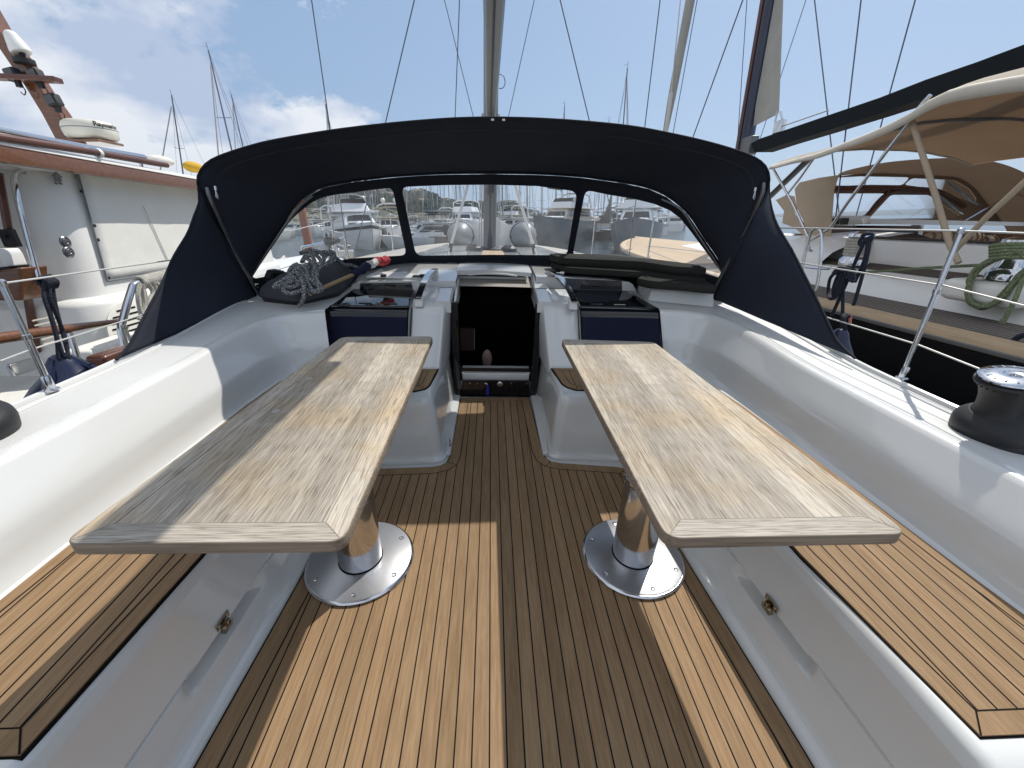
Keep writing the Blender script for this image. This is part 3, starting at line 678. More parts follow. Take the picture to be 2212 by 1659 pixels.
# --- step boxes beside the passage, with their own little planked tops
for sd in (-1, 1):
    yf = 1.735 if sd < 0 else 1.765; xb, xt = (.268, .352) if sd < 0 else (.272, .335)
    z1 = .345; mb = MB(); rows = []
    lv = [(-.03, 0), (.006, 0), (.010, .012), (.018, .020), (.05, .026), (.30, .062), (.325, .070), (.338, .080), (z1, .098)]
    for z, ins in lv:
        f = ins/.098; row = []
        r = .055
        xi = lerp(xb, xt, f); yy = yf+ins*.62
        row.append((sd*(xi+.0), 2.60)); row.append((sd*xi, 2.3)); 
        row.append((sd*xi, yy+r*1.6))
        for k in range(1, 8):
            a = math.pi/2*k/8; row.append((sd*(xi+r*(1-math.cos(a))), yy+r*(1-math.sin(a))))
        row.append((sd*(xi+r), yy)); row.append((sd*.6, yy-.012)); row.append((sd*.86, yy-.03))
        rows.append([V((a, b, z)) for a, b in row])
    mb.grid(rows); top = rows[-1]
    mb.add(top+[V((sd*.86, 2.6, z1))], [tuple(range(len(top)+1))])
    mb.build('step_box', GEL, yacht)
    o_ = [(.372, 1.885), (.352, 1.93), (.335, 2.155), (.80, 2.155), (.80, 1.86), (.42, 1.855)] if sd < 0 else [(.365, 1.92), (.345, 1.965), (.318, 2.185), (.80, 2.185), (.80, 1.875), (.41, 1.885)]
    planking('step_planking', [(sd*a, b) for a, b in o_], z1+.008, yacht, .046, sd*.3705, border=.040)
    mb = MB()  # ledge moulding between box and door frame
    mb.hexa([(sd*.245, 1.80, -.01), (sd*.275, 1.80, -.01), (sd*.32, 2.50, -.01), (sd*.240, 2.50, -.01), (sd*.247, 1.80, .016), (sd*.275, 1.80, .02), (sd*.32, 2.50, .02), (sd*.244, 2.50, .014)]); mb.build('sole_ledge', GEL, yacht, bevel=.006)
mb = MB(); mb.lathe([(.014, 0), (.014, .006), (.008, .009), (0, .009)], (-.262, 1.86, .055), 14, ax=V((1, 0, 0)).to_track_quat('Z', 'Y')); mb.tube([(-.256, 1.86, .06), (-.25, 1.862, .04), (-.253, 1.85, .025)], .004, 6); mb.build('drain_ring', STEEL, yacht)
# --- companionway: frame, lower board, sill, dark cabin below
mb = MB()
for sd in (-1, 1):
    mb.hexa([(sd*.272, 2.50, 0), (sd*.240, 2.495, 0), (sd*.240, 2.53, 0), (sd*.285, 2.53, 0), (sd*.285, 2.50, .655), (sd*.243, 2.495, .655), (sd*.243, 2.53, .655), (sd*.30, 2.53, .655)])
mb.build('door_frame', BLKGLOSS, yacht, bevel=.004)
mb = MB(); mb.box((0, 2.512, .062), (.50, .018, .122)); wb = mb.build('washboard', BLKGLOSS, yacht, bevel=.004)
mb = MB(); mb.lathe([(.019, 0), (.019, .004), (.014, .007), (0, .007)], (.028, 2.502, .098), 24, ax=V((0, -1, 0)).to_track_quat('Z', 'Y'))
for x in (-.175, -.125, .105, .21): mb.lathe([(.004, 0), (.004, .002), (0, .003)], (x, 2.502, .102), 8, ax=V((0, -1, 0)).to_track_quat('Z', 'Y'))
mb.box((-.03, 2.515, .128), (.20, .022, .006)); mb.tube([(-.075, 2.498, .104), (-.062, 2.492, .106), (-.058, 2.49, .098)], .004, 6); mb.build('lock', STEEL, wb)
mb = MB(); mb.grid([[V((-.068+dx, 2.494-.002*math.sin(z*60), z)) for dx in (0, .011, .022)] for z in [.092-.009*i for i in range(10)]]); mb.build('blue_strap', NAVYP if False else mat('blue_strap', (.01, .015, .20), .7), wb, solid=.002)
mb = MB(); mb.box((0, 2.575, .125), (.46, .08, .07)); mb.box((0, 2.600, .160), (.47, .12, .020)); s_ = mb.build('door_sill', GEL, yacht, bevel=.006)
mb = MB(); mb.box((.0, 2.541, .166), (.43, .002, .003)); mb.box((0, 2.541, .158), (.43, .002, .002)); mb.build('sill_groove', RUBBER, s_)
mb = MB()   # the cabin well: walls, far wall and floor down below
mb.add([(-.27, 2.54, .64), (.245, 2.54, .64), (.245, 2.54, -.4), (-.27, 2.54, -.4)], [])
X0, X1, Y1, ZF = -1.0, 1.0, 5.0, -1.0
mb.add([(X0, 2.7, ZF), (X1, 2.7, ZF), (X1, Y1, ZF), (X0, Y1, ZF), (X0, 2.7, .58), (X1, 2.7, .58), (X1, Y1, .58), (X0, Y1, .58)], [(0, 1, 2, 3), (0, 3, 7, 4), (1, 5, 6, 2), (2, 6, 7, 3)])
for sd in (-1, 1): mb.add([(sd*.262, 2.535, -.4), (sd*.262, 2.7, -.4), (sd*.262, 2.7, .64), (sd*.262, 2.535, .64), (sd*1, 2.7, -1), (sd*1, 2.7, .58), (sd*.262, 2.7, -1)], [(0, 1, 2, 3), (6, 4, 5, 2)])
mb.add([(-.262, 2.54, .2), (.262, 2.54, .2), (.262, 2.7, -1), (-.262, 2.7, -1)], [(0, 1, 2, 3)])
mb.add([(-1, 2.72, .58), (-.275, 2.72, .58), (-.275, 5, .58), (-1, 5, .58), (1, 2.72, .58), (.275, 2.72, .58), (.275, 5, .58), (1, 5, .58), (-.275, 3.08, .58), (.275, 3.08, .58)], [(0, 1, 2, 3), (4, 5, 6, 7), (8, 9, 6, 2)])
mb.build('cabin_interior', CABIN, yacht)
mb = MB()
for sd in (-1, 1): mb.hexa([(sd*.262, 2.5, .56), (sd*.272, 2.5, .56), (sd*.285, 3.1, .56), (sd*.272, 3.1, .56), (sd*.258, 2.5, .648), (sd*.270, 2.5, .648), (sd*.285, 3.1, .74), (sd*.270, 3.1, .74)])
mb.build('slot_side', WHITEP, yacht)
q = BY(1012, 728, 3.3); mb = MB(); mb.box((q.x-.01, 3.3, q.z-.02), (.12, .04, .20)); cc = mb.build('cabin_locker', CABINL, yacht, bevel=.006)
mb = MB(); mb.tube([(q.x+.05, 3.275, q.z-.1), (q.x+.053, 3.275, q.z+.075), (q.x+.04, 3.275, q.z+.08)], .003, 6); mb.build('locker_edge', ALUW, cc)
q = BY(1052, 775, 3.1); cur[0] = 'yacht'
mb = MB(); mb.ball((q.x, 3.1, q.z), .07, n=14, sc=(.60, .5, 1.15)); pl = mb.build('pillow', PILLOW); tag(pl, 'rumpled pinkish pillow lying just inside the dark companionway', 'pillow')
# --- mast, boom, rigging
cur[0] = 'yacht'
mast = thing('mast', 'grey mast with slotted boom standing straight ahead beyond the dark canopy', 'mast')
MX = -.055
def oval(c, rx, ry, n=20): return [V((c[0]+rx*math.cos(2*math.pi*k/n), c[1]+ry*math.sin(2*math.pi*k/n), c[2])) for k in range(n)]
mb = MB(); mb.grid([oval((MX, 5.4, z), .082, .12) for z in (.50, 1.5, 3, 8, 16)], closed=True); mb.build('mast_tube', ALU, mast)
mb = MB(); mb.box((MX-.0, 5.275, 1.7), (.012, .02, 2.0)); mb.build('sail_track', BLKR, mast)
mb = MB(); mb.lathe([(.16, 0), (.16, .03), (.10, .05)], (MX, 5.4, .64), 20); mb.build('mast_collar', BLKPLA, mast)
for dx in (-.11, .105): 
    mb = MB(); mb.tube([(MX+dx, 5.34, .64), (MX+dx*.8, 5.33, 2.1)], .007, 6); mb.tube([(MX+dx*1.25, 5.3, .64), (MX+dx*.9, 5.33, 2.1)], .006, 6); mb.build('halyard', WIREW, mast)
mb = MB(); mb.tube([(MX, 5.24, 1.44), (MX+.01, 5.2, 1.38), (MX, 5.19, 1.31), (MX+.01, 5.22, 1.25)], [.02, .042, .045, .015], 8); mb.build('coiled_line', BLKR, mast); mb = MB(); mb.tube([(MX, 5.2, .70), (MX+.005, 5.19, .80), (MX, 5.22, .90)], [.035, .03, .012], 8); mb.build('coiled_line', BLKR, mast)
# boom: stout extrusion running aft overhead, groove in its underside
mb = MB()
def bsec(y): 
    hw, h0, h1 = .053, 2.11, 2.34
    pr = [(-.7, .04), (-.45, .0), (.45, 0), (.7, .04), (1, .5), (.95, 1.1), (.6, 1.6), (0, 1.75), (-.6, 1.6), (-.95, 1.1), (-1, .5)]
    return [V((lerp(-.008, MX, (y+.9)/6.1)+a*hw, y, h0+b*.055-.035*(y-1.5))) for a, b in pr]
mb.grid([bsec(y) for y in (5.2, 4, 3, 2, 1, 0, -.9)], closed=True)
for y in (5.2, -.9): mb.add(bsec(y), [tuple(range(11))])
bo = mb.build('boom', ALU, mast)
mb = MB(); mb.tube([(-.008, -.85, 2.11+.084), (MX, 5.1, 2.11-.126)], .008, 6); mb.build('boom_groove', BLKR, bo)
mb = MB(); rws = []   # unseen block added along the after boom, shaped to widen its shadow
for i in range(13):
    y = lerp(-.9, 2.46, i/12); xr = .094-(2.64-y)*.047; xl = -.062; z0_ = 2.10; k_ = 1-.25*(i in (0, 12))
    rws.append([V((xl, y, z0_+.02)), V((xl+.02, y, z0_)), V((xr-.02, y, z0_)), V((xr, y, z0_+.02)), V((xr-.005, y, z0_+.07)), V((lerp(xl, xr, .6), y, z0_+.10*k_)), V((xl+.01, y, z0_+.085))])
mb.grid(rws, closed=True); mb.add(rws[0], [tuple(range(7))]); mb.add(rws[-1], [tuple(range(7))]); mb.build('boom_cover_or_blocker', CANVAS, bo)
mb = MB()  # gooseneck, blocks and vang
mb.box((MX, 5.26, 2.02), (.05, .12, .08)); mb.hexa([(MX-.05, 4.9, 1.86), (MX+.045, 4.9, 1.86), (MX+.045, 4.98, 1.86), (MX-.05, 4.98, 1.86), (MX-.02, 4.9, 2.0), (MX+.02, 4.9, 2.0), (MX+.02, 4.95, 2.0), (MX-.02, 4.95, 2.0)])
mb.tube([(MX+.03, 4.95, 2.03), (MX+.05, 5.0, 1.9), (MX+.02, 5.1, 1.7)], .015, 8); mb.tube([(MX-.02, 4.95, 2.05), (MX-.01, 4.93, 2.0)], .018, 8); mb.build('vang_block', BLKPLA, mast, bevel=.004)
mb = MB(); mb.tube([(MX, 4.9, 2.16), (MX, 4.93, 2.06), (MX+.03, 4.94, 2.0)], .008, 6); mb.build('shackle', STEEL, mast)
mb = MB(); mb.tube(smooth_path([BY(1079, 160, 5.3), BY(1088, 165, 5.3), BY(1091, 180, 5.3), BY(1086, 190, 5.3), BY(1078, 191, 5.3)], 5), .004, 6); mb.build('wire_loop', BLKR, mast)
def wire(name, a, b, r, label, m=WIRE, group=None, cat='rigging wire'):
    mb = MB(); mb.tube([a, b], r, 6); return tag(mb.build(name, m), label, cat, group)
def ext(p, q, t): return p+(q-p)*t
def shroud(p0, p1, Y0, Y1, r, label, down=None, up=1.5, m=WIRE, group='standing rigging of the yacht', name='shroud'):
    a = BY(*p0, Y0); b = BY(*p1, Y1)
    lo = ext(a, b, 0) if down is None else a+(a-b)*((a.z-down)/(b.z-a.z)); wire(name, lo, ext(a, b, up), r, label, m, group)
shroud((713, 280), (673, 0), 5.5, 5.5, .006, 'upright wire of the rigging left of the mast, ending over the canopy beside the clouds', .62)
shroud((1392, 281), (1426, 0), 5.5, 5.5, .006, 'upright dark wire rising over the right shoulder of the canopy', .62)
shroud((833, 264), (895, 0), 5.4, 5.4, .006, 'wire slanting up to the right, between the upright left wire and the mast', .62)
shroud((1274, 265), (1210, 0), 5.4, 5.4, .006, 'wire slanting up to the left, right of the mast', .62)
shroud((983, 254), (992.6, 0), 5.0, 4.6, .0045, 'thin rope standing almost upright just left of the mast', 1.7)
shroud((1022.6, 253), (960, 0), 5.2, 5.0, .0035, 'thin line crossing the upright rope just left of the mast', 1.7)
shroud((1098, 254), (1154, 0), 5.2, 5.0, .0035, 'thin line slanting up to the right from beside the mast', 1.7)
for a, b, lb in (((969, 547), (1011, 398), 'pale stay slanting to the mast from its left, seen through the middle window'), ((1157, 548), (1113, 400), 'pale stay slanting to the mast from its right, seen through the middle window')):
    p = BY(*a, 4.7); q = BY(*b, 4.95); o = thing('mast_stay', lb, 'mast stay', 'pair of pale stays'); mb = MB(); mb.tube([p, ext(p, q, 1.9)], .016, 8); mb.build('stay_tube', ALUW, o)
    mb = MB(); mb.tube([p-V((0, 0, .04)), ext(p, q, .14)], .022, 8); mb.build('stay_foot', BLKPLA, o)
# =====================================================================================  THINGS ON OUR YACHT
cur[0] = 'yacht'
TZ = .65; TH = .028
def rounded(poly, r, n=6):
    poly = ccw(poly); out = []; m = len(poly)
    for i in range(m):
        p0, p1, p2 = V(poly[i-1]).to_2d(), V(poly[i]).to_2d(), V(poly[(i+1) % m]).to_2d()
        rr = r[i] if hasattr(r, '__len__') else r
        a = (p0-p1).normalized(); b = (p2-p1).normalized(); A = p1+a*rr; Bq = p1+b*rr
        for k in range(n+1):
            t = k/n; out.append(tuple(A*(1-t)**2+p1*2*t*(1-t)+Bq*t*t))
    return out
def table(side, corners, label):
    cx = side*.515
    t = thing('cockpit_table', label, 'table', 'pair of cockpit tables'); t['_base'] = (cx, 1.12, 0)
    (n0, n1, f1, f0) = [V(c).to_2d() for c in corners]    # near-outer, near-inner, far-inner, far-outer
    out = rounded(corners, .035, 6)
    # top: field planks + mitred border, tiny gaps between them
    a = t
    field = inset(ccw(corners), .052); cq = ccw(corners)
    mb = MB(); mb.prism(inset(out, .0022), TZ-TH+.002, TZ-.0035, 2)
    mb2 = MB()
    def ring(d, z, pts=out): return [V((*p, z)) for p in inset(pts, d)]
    o1 = [V((*p, 0)) for p in out]
    prof = [(.002, TZ-TH), (.0004, TZ-TH+.0015), (0, TZ-TH+.003), (0, TZ-.003), (.0006, TZ-.0012), (.0018, TZ-.0003), (.003, TZ)]
    mb2.grid([ring(d, z) for d, z in prof], closed=True); mb2.prism(inset(out, .004), TZ-TH, TZ-TH+.002)
    edge = None
    top = mb.build('tabletop', [TABY, TABX, TABE], a)
    e = mb2.build('table_edge', TABE, top)
    mb = MB(); mb.prism(inset(field, .0006), TZ-.004, TZ-.0002); mb.build('field_boards', TABY, top)
    # border boards clipped to the rounded outline
    inn = inset(out, .0029)
    m = len(cq); per = len(out)//m
    # reorder so that border i runs from corner i to corner i+1
    for i in range(m):
        j = (i+1) % m
        c0 = inn[i*per:(i+1)*per]; c1 = inn[j*per:(j+1)*per]
        h = per//2
        seg = c0[h:]+c1[:h+1]
        poly = seg+[field[j], field[i]]
        dirn = (V(cq[j])-V(cq[i])).to_2d() if False else V(cq[j]).to_2d()-V(cq[i]).to_2d()
        mm = TABX if abs(dirn.x) > abs(dirn.y) else TABY
        q = [V(p).to_2d() for p in poly]; c = sum(q, V((0, 0)))/len(q); q = [p for p in q]
        mb = MB(); mb.poly([[V((p.x, p.y, TZ)) for p in q]], 0, V((0, 0, -.004))); mb.build('border_board', mm, top)
    mb = MB(); mb.add([V((*p, TZ-.0002)) for p in inset(field, -.0008)], [(0, 1, 2, 3)]); mb.s[-1] = False
    strip = MB()
    strip2(strip, field, .0016, TZ+.0004, closed=True)
    for i in range(m):
        strip2(strip, [field[i], inn[i*per+per//2]], .0013, TZ+.0004)
    strip.build('joint_line', TABE, top)
    # plugs over the fastenings
    mb = MB()
    for px, py in (((596, 888), (668, 818)) if side < 0 else ()):
        q = BZ(px, py, TZ); mb.lathe([(.011, -.001), (.011, .0004), (0, .0005)], (q.x, q.y, TZ), 14)
    if side < 0: mb.build('wood_plug', mat('pale_plug', (.33, .31, .28), .6), top)
    # pedestal
    ped_y = 1.118
    mb = MB(); mb.lathe([(.186, 0), (.189, .002), (.189, .008), (.184, .0135), (.180, .0155), (0, .0155)], (cx, ped_y, .005), 72); pl = mb.build('base_plate', BRUSH, a)
    mb = MB(); mb.lathe([(.1895, .001), (.1915, .004), (.1915, .008), (.1885, .0115), (.185, .0135)], (cx, ped_y, .005), 72); mb.build('plate_rim', STEEL, pl)
    mb = MB()
    for k, an in enumerate((35, 100, 155, 215, 278, 330)):
        p = (cx+.160*math.cos(R(an)), ped_y+.160*math.sin(R(an)), .0205)
        mb.lathe([(.0085, -.001), (.0085, .0008), (.006, .0012), (.0035, -.0006), (0, -.0006)], p, 14)
    mb.build('plate_screw', STEEL, pl)
    mb = MB(); mb.lathe([(.0765, .02), (.0765, .362), (.0755, .364)], (cx, ped_y, 0), 64); co = mb.build('outer_tube', STEEL, a)
    mb = MB(); mb.lathe([(.077, .02), (.079, .021), (.079, .024), (.077, .0245)], (cx, ped_y, 0), 64); mb.build('tube_seal', RUBBER, co)
    mb = MB(); mb.lathe([(.0795, .362), (.0815, .366), (.0815, .385), (.078, .390), (.062, .390), (.060, .378)], (cx, ped_y, 0), 64); mb.build('collar', STEEL, co)
    mb = MB(); mb.lathe([(.056, .37), (.056, .60), (.05, .605)], (cx, ped_y, 0), 48); mb.build('inner_tube', BRUSH, a)
    mb = MB(); mb.box((cx, ped_y, .612), (.22, .40, .018)); mb.build('top_bracket', BLKPLA, a, bevel=.004)
    return t
q = lambda a, b: BZ(a, b, TZ)
LT = [BZ(126, 1176, TZ), BZ(742, 1171, TZ), BZ(936, 726, TZ), BZ(738, 727.5, TZ)]
RT_ = [BZ(1968, 1154, TZ), BZ(1440, 1164, TZ), BZ(1212, 732, TZ), BZ(1413, 738.5, TZ)]
table(-1, [(p.x, p.y) for p in LT], 'left weathered teak table, outer half in the boom shadow, on a round steel pedestal')
table(1, [(p.x, p.y) for p in RT_], 'right weathered teak table, almost wholly sunlit, on a round steel pedestal')
# --- winches
def winch(c, label, sc=1, tilt=0, name='winch'):
    t = thing(name, label, 'winch', 'cockpit winches'); c0_ = V(c); c = V((0, 0, 0))
    def pr(l): return [(a*sc, b*sc) for a, b in l]
    mb = MB(); mb.lathe(pr([(.150, -.004), (.150, .003), (.142, .005), (.132, .008), (.130, .030), (.129, .034), (.131, .038), (.130, .070), (.124, .088), (.108, .104), (.088, .118)]), c, 48); mb.build('winch_base', BLKPLA, t)
    mb = MB(); mb.lathe(pr([(.088, .116), (.080, .130), (.0765, .150), (.0775, .185), (.083, .215), (.093, .240), (.099, .248)]), c, 48); d = mb.build('drum', BLKPLA, t)
    mb = MB()
    for k in range(28):
        a = 2*math.pi*k/28; M = Matrix.Rotation(a, 3, 'Z'); mb.box(c+V((.094*math.cos(a), .094*math.sin(a), .243))*sc, (.010*sc, .008*sc, .008*sc), M=M)
    mb.build('drum_teeth', BLKPLA, d)
    mb = MB(); mb.lathe(pr([(.097, .246), (.104, .250), (.106, .256), (.102, .262), (.094, .264)]), c, 48); mb.build('lower_jaw', BLKPLA, t)
    mb = MB(); mb.lathe(pr([(.094, .264), (.098, .268), (.101, .272), (.099, .277), (.090, .281), (.050, .288), (.034, .287), (.030, .282), (.016, .280), (.014, .272), (0, .272)]), c, 48); hd = mb.build('winch_top', STEEL, t)
    mb = MB()
    for k in range(16):
        a = 2*math.pi*k/16; M = Matrix.Rotation(a, 3, 'Z'); mb.box(c+V((.072*math.cos(a), .072*math.sin(a), .2845))*sc, (.018*sc, .006*sc, .002*sc), M=M)
    mb.build('top_rib', STEEL, hd)
    mb = MB(); mb.box(c+V((-.03, -.105, .262))*sc, (.03*sc, .05*sc, .026*sc)); mb.build('stripper_arm', STEEL, t, bevel=.004)
    T_ = Matrix.Translation(c0_) @ Matrix.Rotation(tilt, 4, 'Y')
    for o in S.objects:
        if o.parent == t or (o.parent and o.parent.parent == t): o.data.transform(T_)
    return t
winch((1.60, 1.05, .590), 'black drum winch with shiny ribbed top on the right coaming', .80, R(-12))
winch((-1.510, 1.02, .592), 'black winch on the left coaming, only its rounded base in the picture edge', .88, R(14))
# --- the canopy (sprayhood)
hood = thing('sprayhood', 'dark navy canvas sprayhood arched over the companionway with three clear windows', 'sprayhood')
nC = V((0, 1, .345)).normalized(); pC = V((0, 3.3, .80))
def facet(sd):
    a = BP(*((887, 560) if sd < 0 else (1233, 560)), pC, nC); b = BP(*((859, 400) if sd < 0 else (1254, 400)), pC, nC)
    c = BY(*((545, 606) if sd < 0 else (1562, 600)), 2.72)
    n = (b-a).cross(c-a).normalized(); return a, n
fL, fR = facet(-1), facet(1); fC = (pC, nC)
def P_(f, px): return [BP(x, y, *f) for x, y in px]
def roundpx(pts, r, n=5):
    out = []; m = len(pts)
    for i in range(m):
        p0, p1, p2 = [V(pts[j % m]) for j in (i-1, i, i+1)]
        rr = r[i] if hasattr(r, '__len__') else r
        a = p0-p1; b = p2-p1; rr_ = min(rr, a.length*.45, b.length*.45)
        if rr_ < .5: out.append(tuple(p1)); continue
        A = p1+a.normalized()*rr_; B_ = p1+b.normalized()*rr_
        for k in range(n+1):
            t = k/n; q_ = A*(1-t)**2+p1*2*t*(1-t)+B_*t*t; out.append((q_.x, q_.y))
    return out
wins = [
 (fC, [(859, 383), (910, 379.5), (960, 377.5), (1060, 376.5), (1160, 378), (1210, 380.5), (1254, 384), (1233, 570), (1060, 568), (887, 572)],
      roundpx([(866, 403), (960, 399), (1060, 398), (1160, 401), (1248, 413), (1225, 552), (1060, 551), (898, 553)], [16, 0, 0, 0, 18, 12, 0, 16])),
 (fL, [(859, 383), (810, 388), (760, 394), (700, 406), (672, 421), (640, 447), (600, 506), (538, 596), (540, 616), (600, 606), (700, 582), (887, 572)],
      roundpx([(848, 404), (797, 410), (725, 419.5), (693, 426), (670, 438), (642, 461), (605, 498), (541, 589), (548, 603), (593, 594), (702, 568), (760, 559), (879, 552)], [14, 0, 0, 6, 6, 6, 0, 5, 8, 0, 0, 0, 14])),
 (fR, [(1254, 384), (1300, 390), (1350, 397), (1400, 408), (1440, 426), (1484, 462), (1520, 515), (1572, 592), (1568, 614), (1500, 608), (1400, 590), (1233, 570)],
      roundpx([(1264, 409), (1316, 420), (1369, 428.5), (1415, 440), (1448, 454), (1469, 470), (1492, 498), (1560, 590), (1554, 601), (1526, 592), (1438, 567), (1237, 549)], [16, 0, 0, 6, 6, 6, 0, 5, 8, 0, 0, 6])),
]
for f, o_, h_ in wins:
    mb = MB(); mb.poly([P_(f, o_), P_(f, h_)]); fr_ = mb.build('window_surround', CANVASF, hood, solid=.0025)
    mb = MB(); mb.poly([[p+f[1]*.0008 for p in P_(f, [(x, y) for x, y in h_])]]); mb.build('window_pane', VINYL, fr_)
    mb = MB(); mb.tube(P_(f, h_), .0028, 6, closed=True); mb.build('window_binding', CANVASF, fr_)
# curves
Ftop = [BP(540, 613, *fL)]+P_(fL, [(538, 596), (570, 548), (600, 504), (640, 445), (668, 421), (700, 405), (760, 393), (810, 387)])+P_(fC, [(859, 382), (960, 376.5), (1060, 375.5), (1160, 377), (1254, 383)])+P_(fR, [(1300, 389), (1350, 396), (1400, 407), (1440, 425), (1484, 461), (1520, 514), (1572, 592)])+[BP(1568, 613, *fR)]
Aback = [BY(560, 648, 2.60), BY(500, 548, 2.50), BY(445, 430, 2.40)]+[BY(a, b, 2.37-.01*abs(a-1060)/600) for a, b in ((428, 399), (434, 370), (465, 343), (551, 314), (632, 297), (756, 278), (911, 262), (1041, 255.5), (1190, 259), (1345, 272), (1438, 288), (1531, 309), (1612, 334), (1649, 356), (1661, 387))]+[BY(1650, 424, 2.40), BY(1600, 530, 2.50), BY(1540, 645, 2.66)]
N = 120
Fs = resample(smooth_path(Ftop, 6), N)
# match the two curves by their screen-independent arc position relative to the shoulders
sh = smooth_path(Aback, 6)
As = resample(sh, N)
def remap(i):  # shoulders of the front arch come later along the curve than those of the aft arch
    t = i/(N-1); return t
rows = []
for j in range(15):
    v = j/14; row = []
    for i in range(N):
        p = Fs[i].lerp(As[i], v); u = i/(N-1)
        nrm = (p-V((0, 2.8, .5))).normalized(); sagv = -.012*math.sin(math.pi*v)*(1-math.cos(2*math.pi*u)*0)
        sc_ = noise.noise(V((p.x*2.2, p.y*2.2, p.z*2.2)))*.010*math.sin(math.pi*v)
        row.append(p+nrm*(sagv+sc_))
    rows.append(row)
mb = MB(); mb.grid(rows); mb.build('canopy_top', CANVAS, hood, solid=.002)
EL = [BX(a, b, -1.55) for a, b in ((430, 420), (430, 440), (420, 465), (405, 505), (375, 555), (352, 608), (325, 658), (296, 714), (278, 748), (251, 777))]
ER = [BX(a, b, 1.62) for a, b in ((1661, 405), (1662, 425), (1668, 455), (1680, 488), (1710, 539), (1740, 598), (1764, 646), (1784, 687), (1805, 732), (1823, 753), (1847, 774))]
for E, k0, base in ((EL, Aback[:4], (562, 648)), (ER, Aback[-4:][::-1], (1536, 642))):
    pole = resample(k0, 24)[::-1]             # shoulder -> base
    edge = resample(smooth_path([k0[3]]+E, 4), 24)
    rows = []
    for a, b in zip(pole, edge):
        row = []
        for k in range(13):
            t = k/12; p = a.lerp(b, t); p = p+V((noise.noise(p*3)*.012*math.sin(math.pi*t), 0, 0)); row.append(p)
        rows.append(row)
    # close down to the deck between pole base and aft corner
    mb = MB(); mb.grid(rows); mb.build('side_curtain', CANVAS, hood, solid=.002)
    mb = MB(); mb.tube(edge, .006, 8); mb.build('edge_piping', CANVASF, hood)
mb = MB(); mb.tube([p+V((0, -.004, .002)) for p in As[16:N-16]], .0055, 8); mb.build('front_piping', CANVASF, hood)
mb = MB(); c_ = [Fs[i].lerp(As[i], .86)+V((0, 0, -.006)) for i in range(14, N-14)]; mb.tube(c_, .0026, 6); mb.build('hem_seam', SEAMC, hood)
mb = MB(); c_ = [Fs[i].lerp(As[i], .06)+V((0, -.006, -.008)) for i in range(14, N-14)]; mb.tube(c_, .006, 6); mb.build('hoop_sleeve', CANVASF, hood)
# stainless hoops
hp = resample(smooth_path([BY(562, 650, 2.60), BY(505, 552, 2.54), BY(455, 447, 2.40), BY(441, 405, 2.39)], 8), 20); mb = MB(); mb.tube([p+V((.02, -.01, 0)) for p in hp], .0115, 10)
hq = resample(smooth_path([BY(1536, 645, 2.66), BY(1592, 540, 2.56), BY(1645, 435, 2.40), BY(1655, 395, 2.39)], 8), 20); mb.tube([p+V((-.02, -.01, 0)) for p in hq], .0115, 10)
mb.build('aft_hoop', DULL, hood)
mb = MB()
g1 = P_(fL, [(546, 596), (565, 566), (600, 514), (640, 456), (662, 432), (680, 418)]); g2 = P_(fR, [(1562, 592), (1540, 560), (1500, 500), (1472, 456), (1450, 438), (1424, 426)])
for g in (g1, g2): mb.tube([p+V((0, -.045, -.012)) for p in smooth_path(g, 6)], .0085, 10)
mb.build('front_hoop', DULL, hood)
mb = MB()
for p in (hp[0], hq[0]): mb.lathe([(.022, 0), (.022, .006), (.014, .012), (.014, .05), (.018, .054), (.018, .07)], (p.x, p.y-.01, zdeck(p.x, p.y)+.003), 16)
mb.build('hoop_socket', STEEL, hood)
mb = MB()
for px in ((465, 402), (1632, 405)):   # zip pulls
    p = BY(*px, 2.35); mb.tube([p, p+V((0, -.004, -.02))], .006, 6); mb.tube([p+V((0, -.006, -.02)), p+V((.006, -.008, -.05)), p+V((.004, -.008, -.058)), p+V((-.004, -.008, -.05)), p+V((0, -.006, -.02))], .0022, 6)
mb.build('zip_pull', STEEL, hood)
mb = MB()
for px in ((1064, 258.5), (1088, 259)): p = BY(*px, 2.36); mb.box(p, (.014, .008, .008))
mb.build('zip_end', WHITEP, hood)
mb = MB()  # black foot strip sealing the windscreen to the roof
ft = P_(fL, [(541, 613), (600, 603), (700, 580), (800, 571)])+P_(fC, [(887, 568), (1060, 564.5), (1233, 566)])+P_(fR, [(1320, 576), (1400, 587), (1500, 604), (1567, 612)])
ft = resample(smooth_path(ft, 4), 60); mb.grid([[p+V((0, -.02, .012)), p+V((0, -.03, -.02)), p+V((0, -.02, -.16))] for p in ft]); mb.build('foot_strip', CANVASF, hood)
# --- loose cushions on the roof, right side
def cushion(pts, z, th, label, name='cushion', m=CUSH, r=.018):
    pts = ccw([tuple(p) for p in pts]); out = rounded(pts, .05, 5); mb = MB()
    pr = [(.03, z), (.006, z+.004), (0, z+.014), (-.002, z+th*.5), (0, z+th-.014), (.006, z+th-.004), (.03, z+th), (.08, z+th+.006)]
    rings = [[V((p[0], p[1], zz+(noise.noise(V((p[0]*5, p[1]*5, zz*9)))*.006))) for p in inset(out, d)] for d, zz in pr]
    mb.grid(rings, closed=True)
    for rg in (rings[0], rings[-1]): mb.poly([rg])
    o = mb.build(name, m); tag(o, label, 'cushion', 'dark loose cushions on the roof'); return o
cushion([(.405, 3.20), (.48, 2.92), (1.02, 2.79), (1.22, 2.62), (1.36, 2.58), (1.37, 2.74), (1.10, 3.02), (.95, 3.22)], .775, .048, 'lower dark cushion of the long angled pair under the right window', m=CUSH)
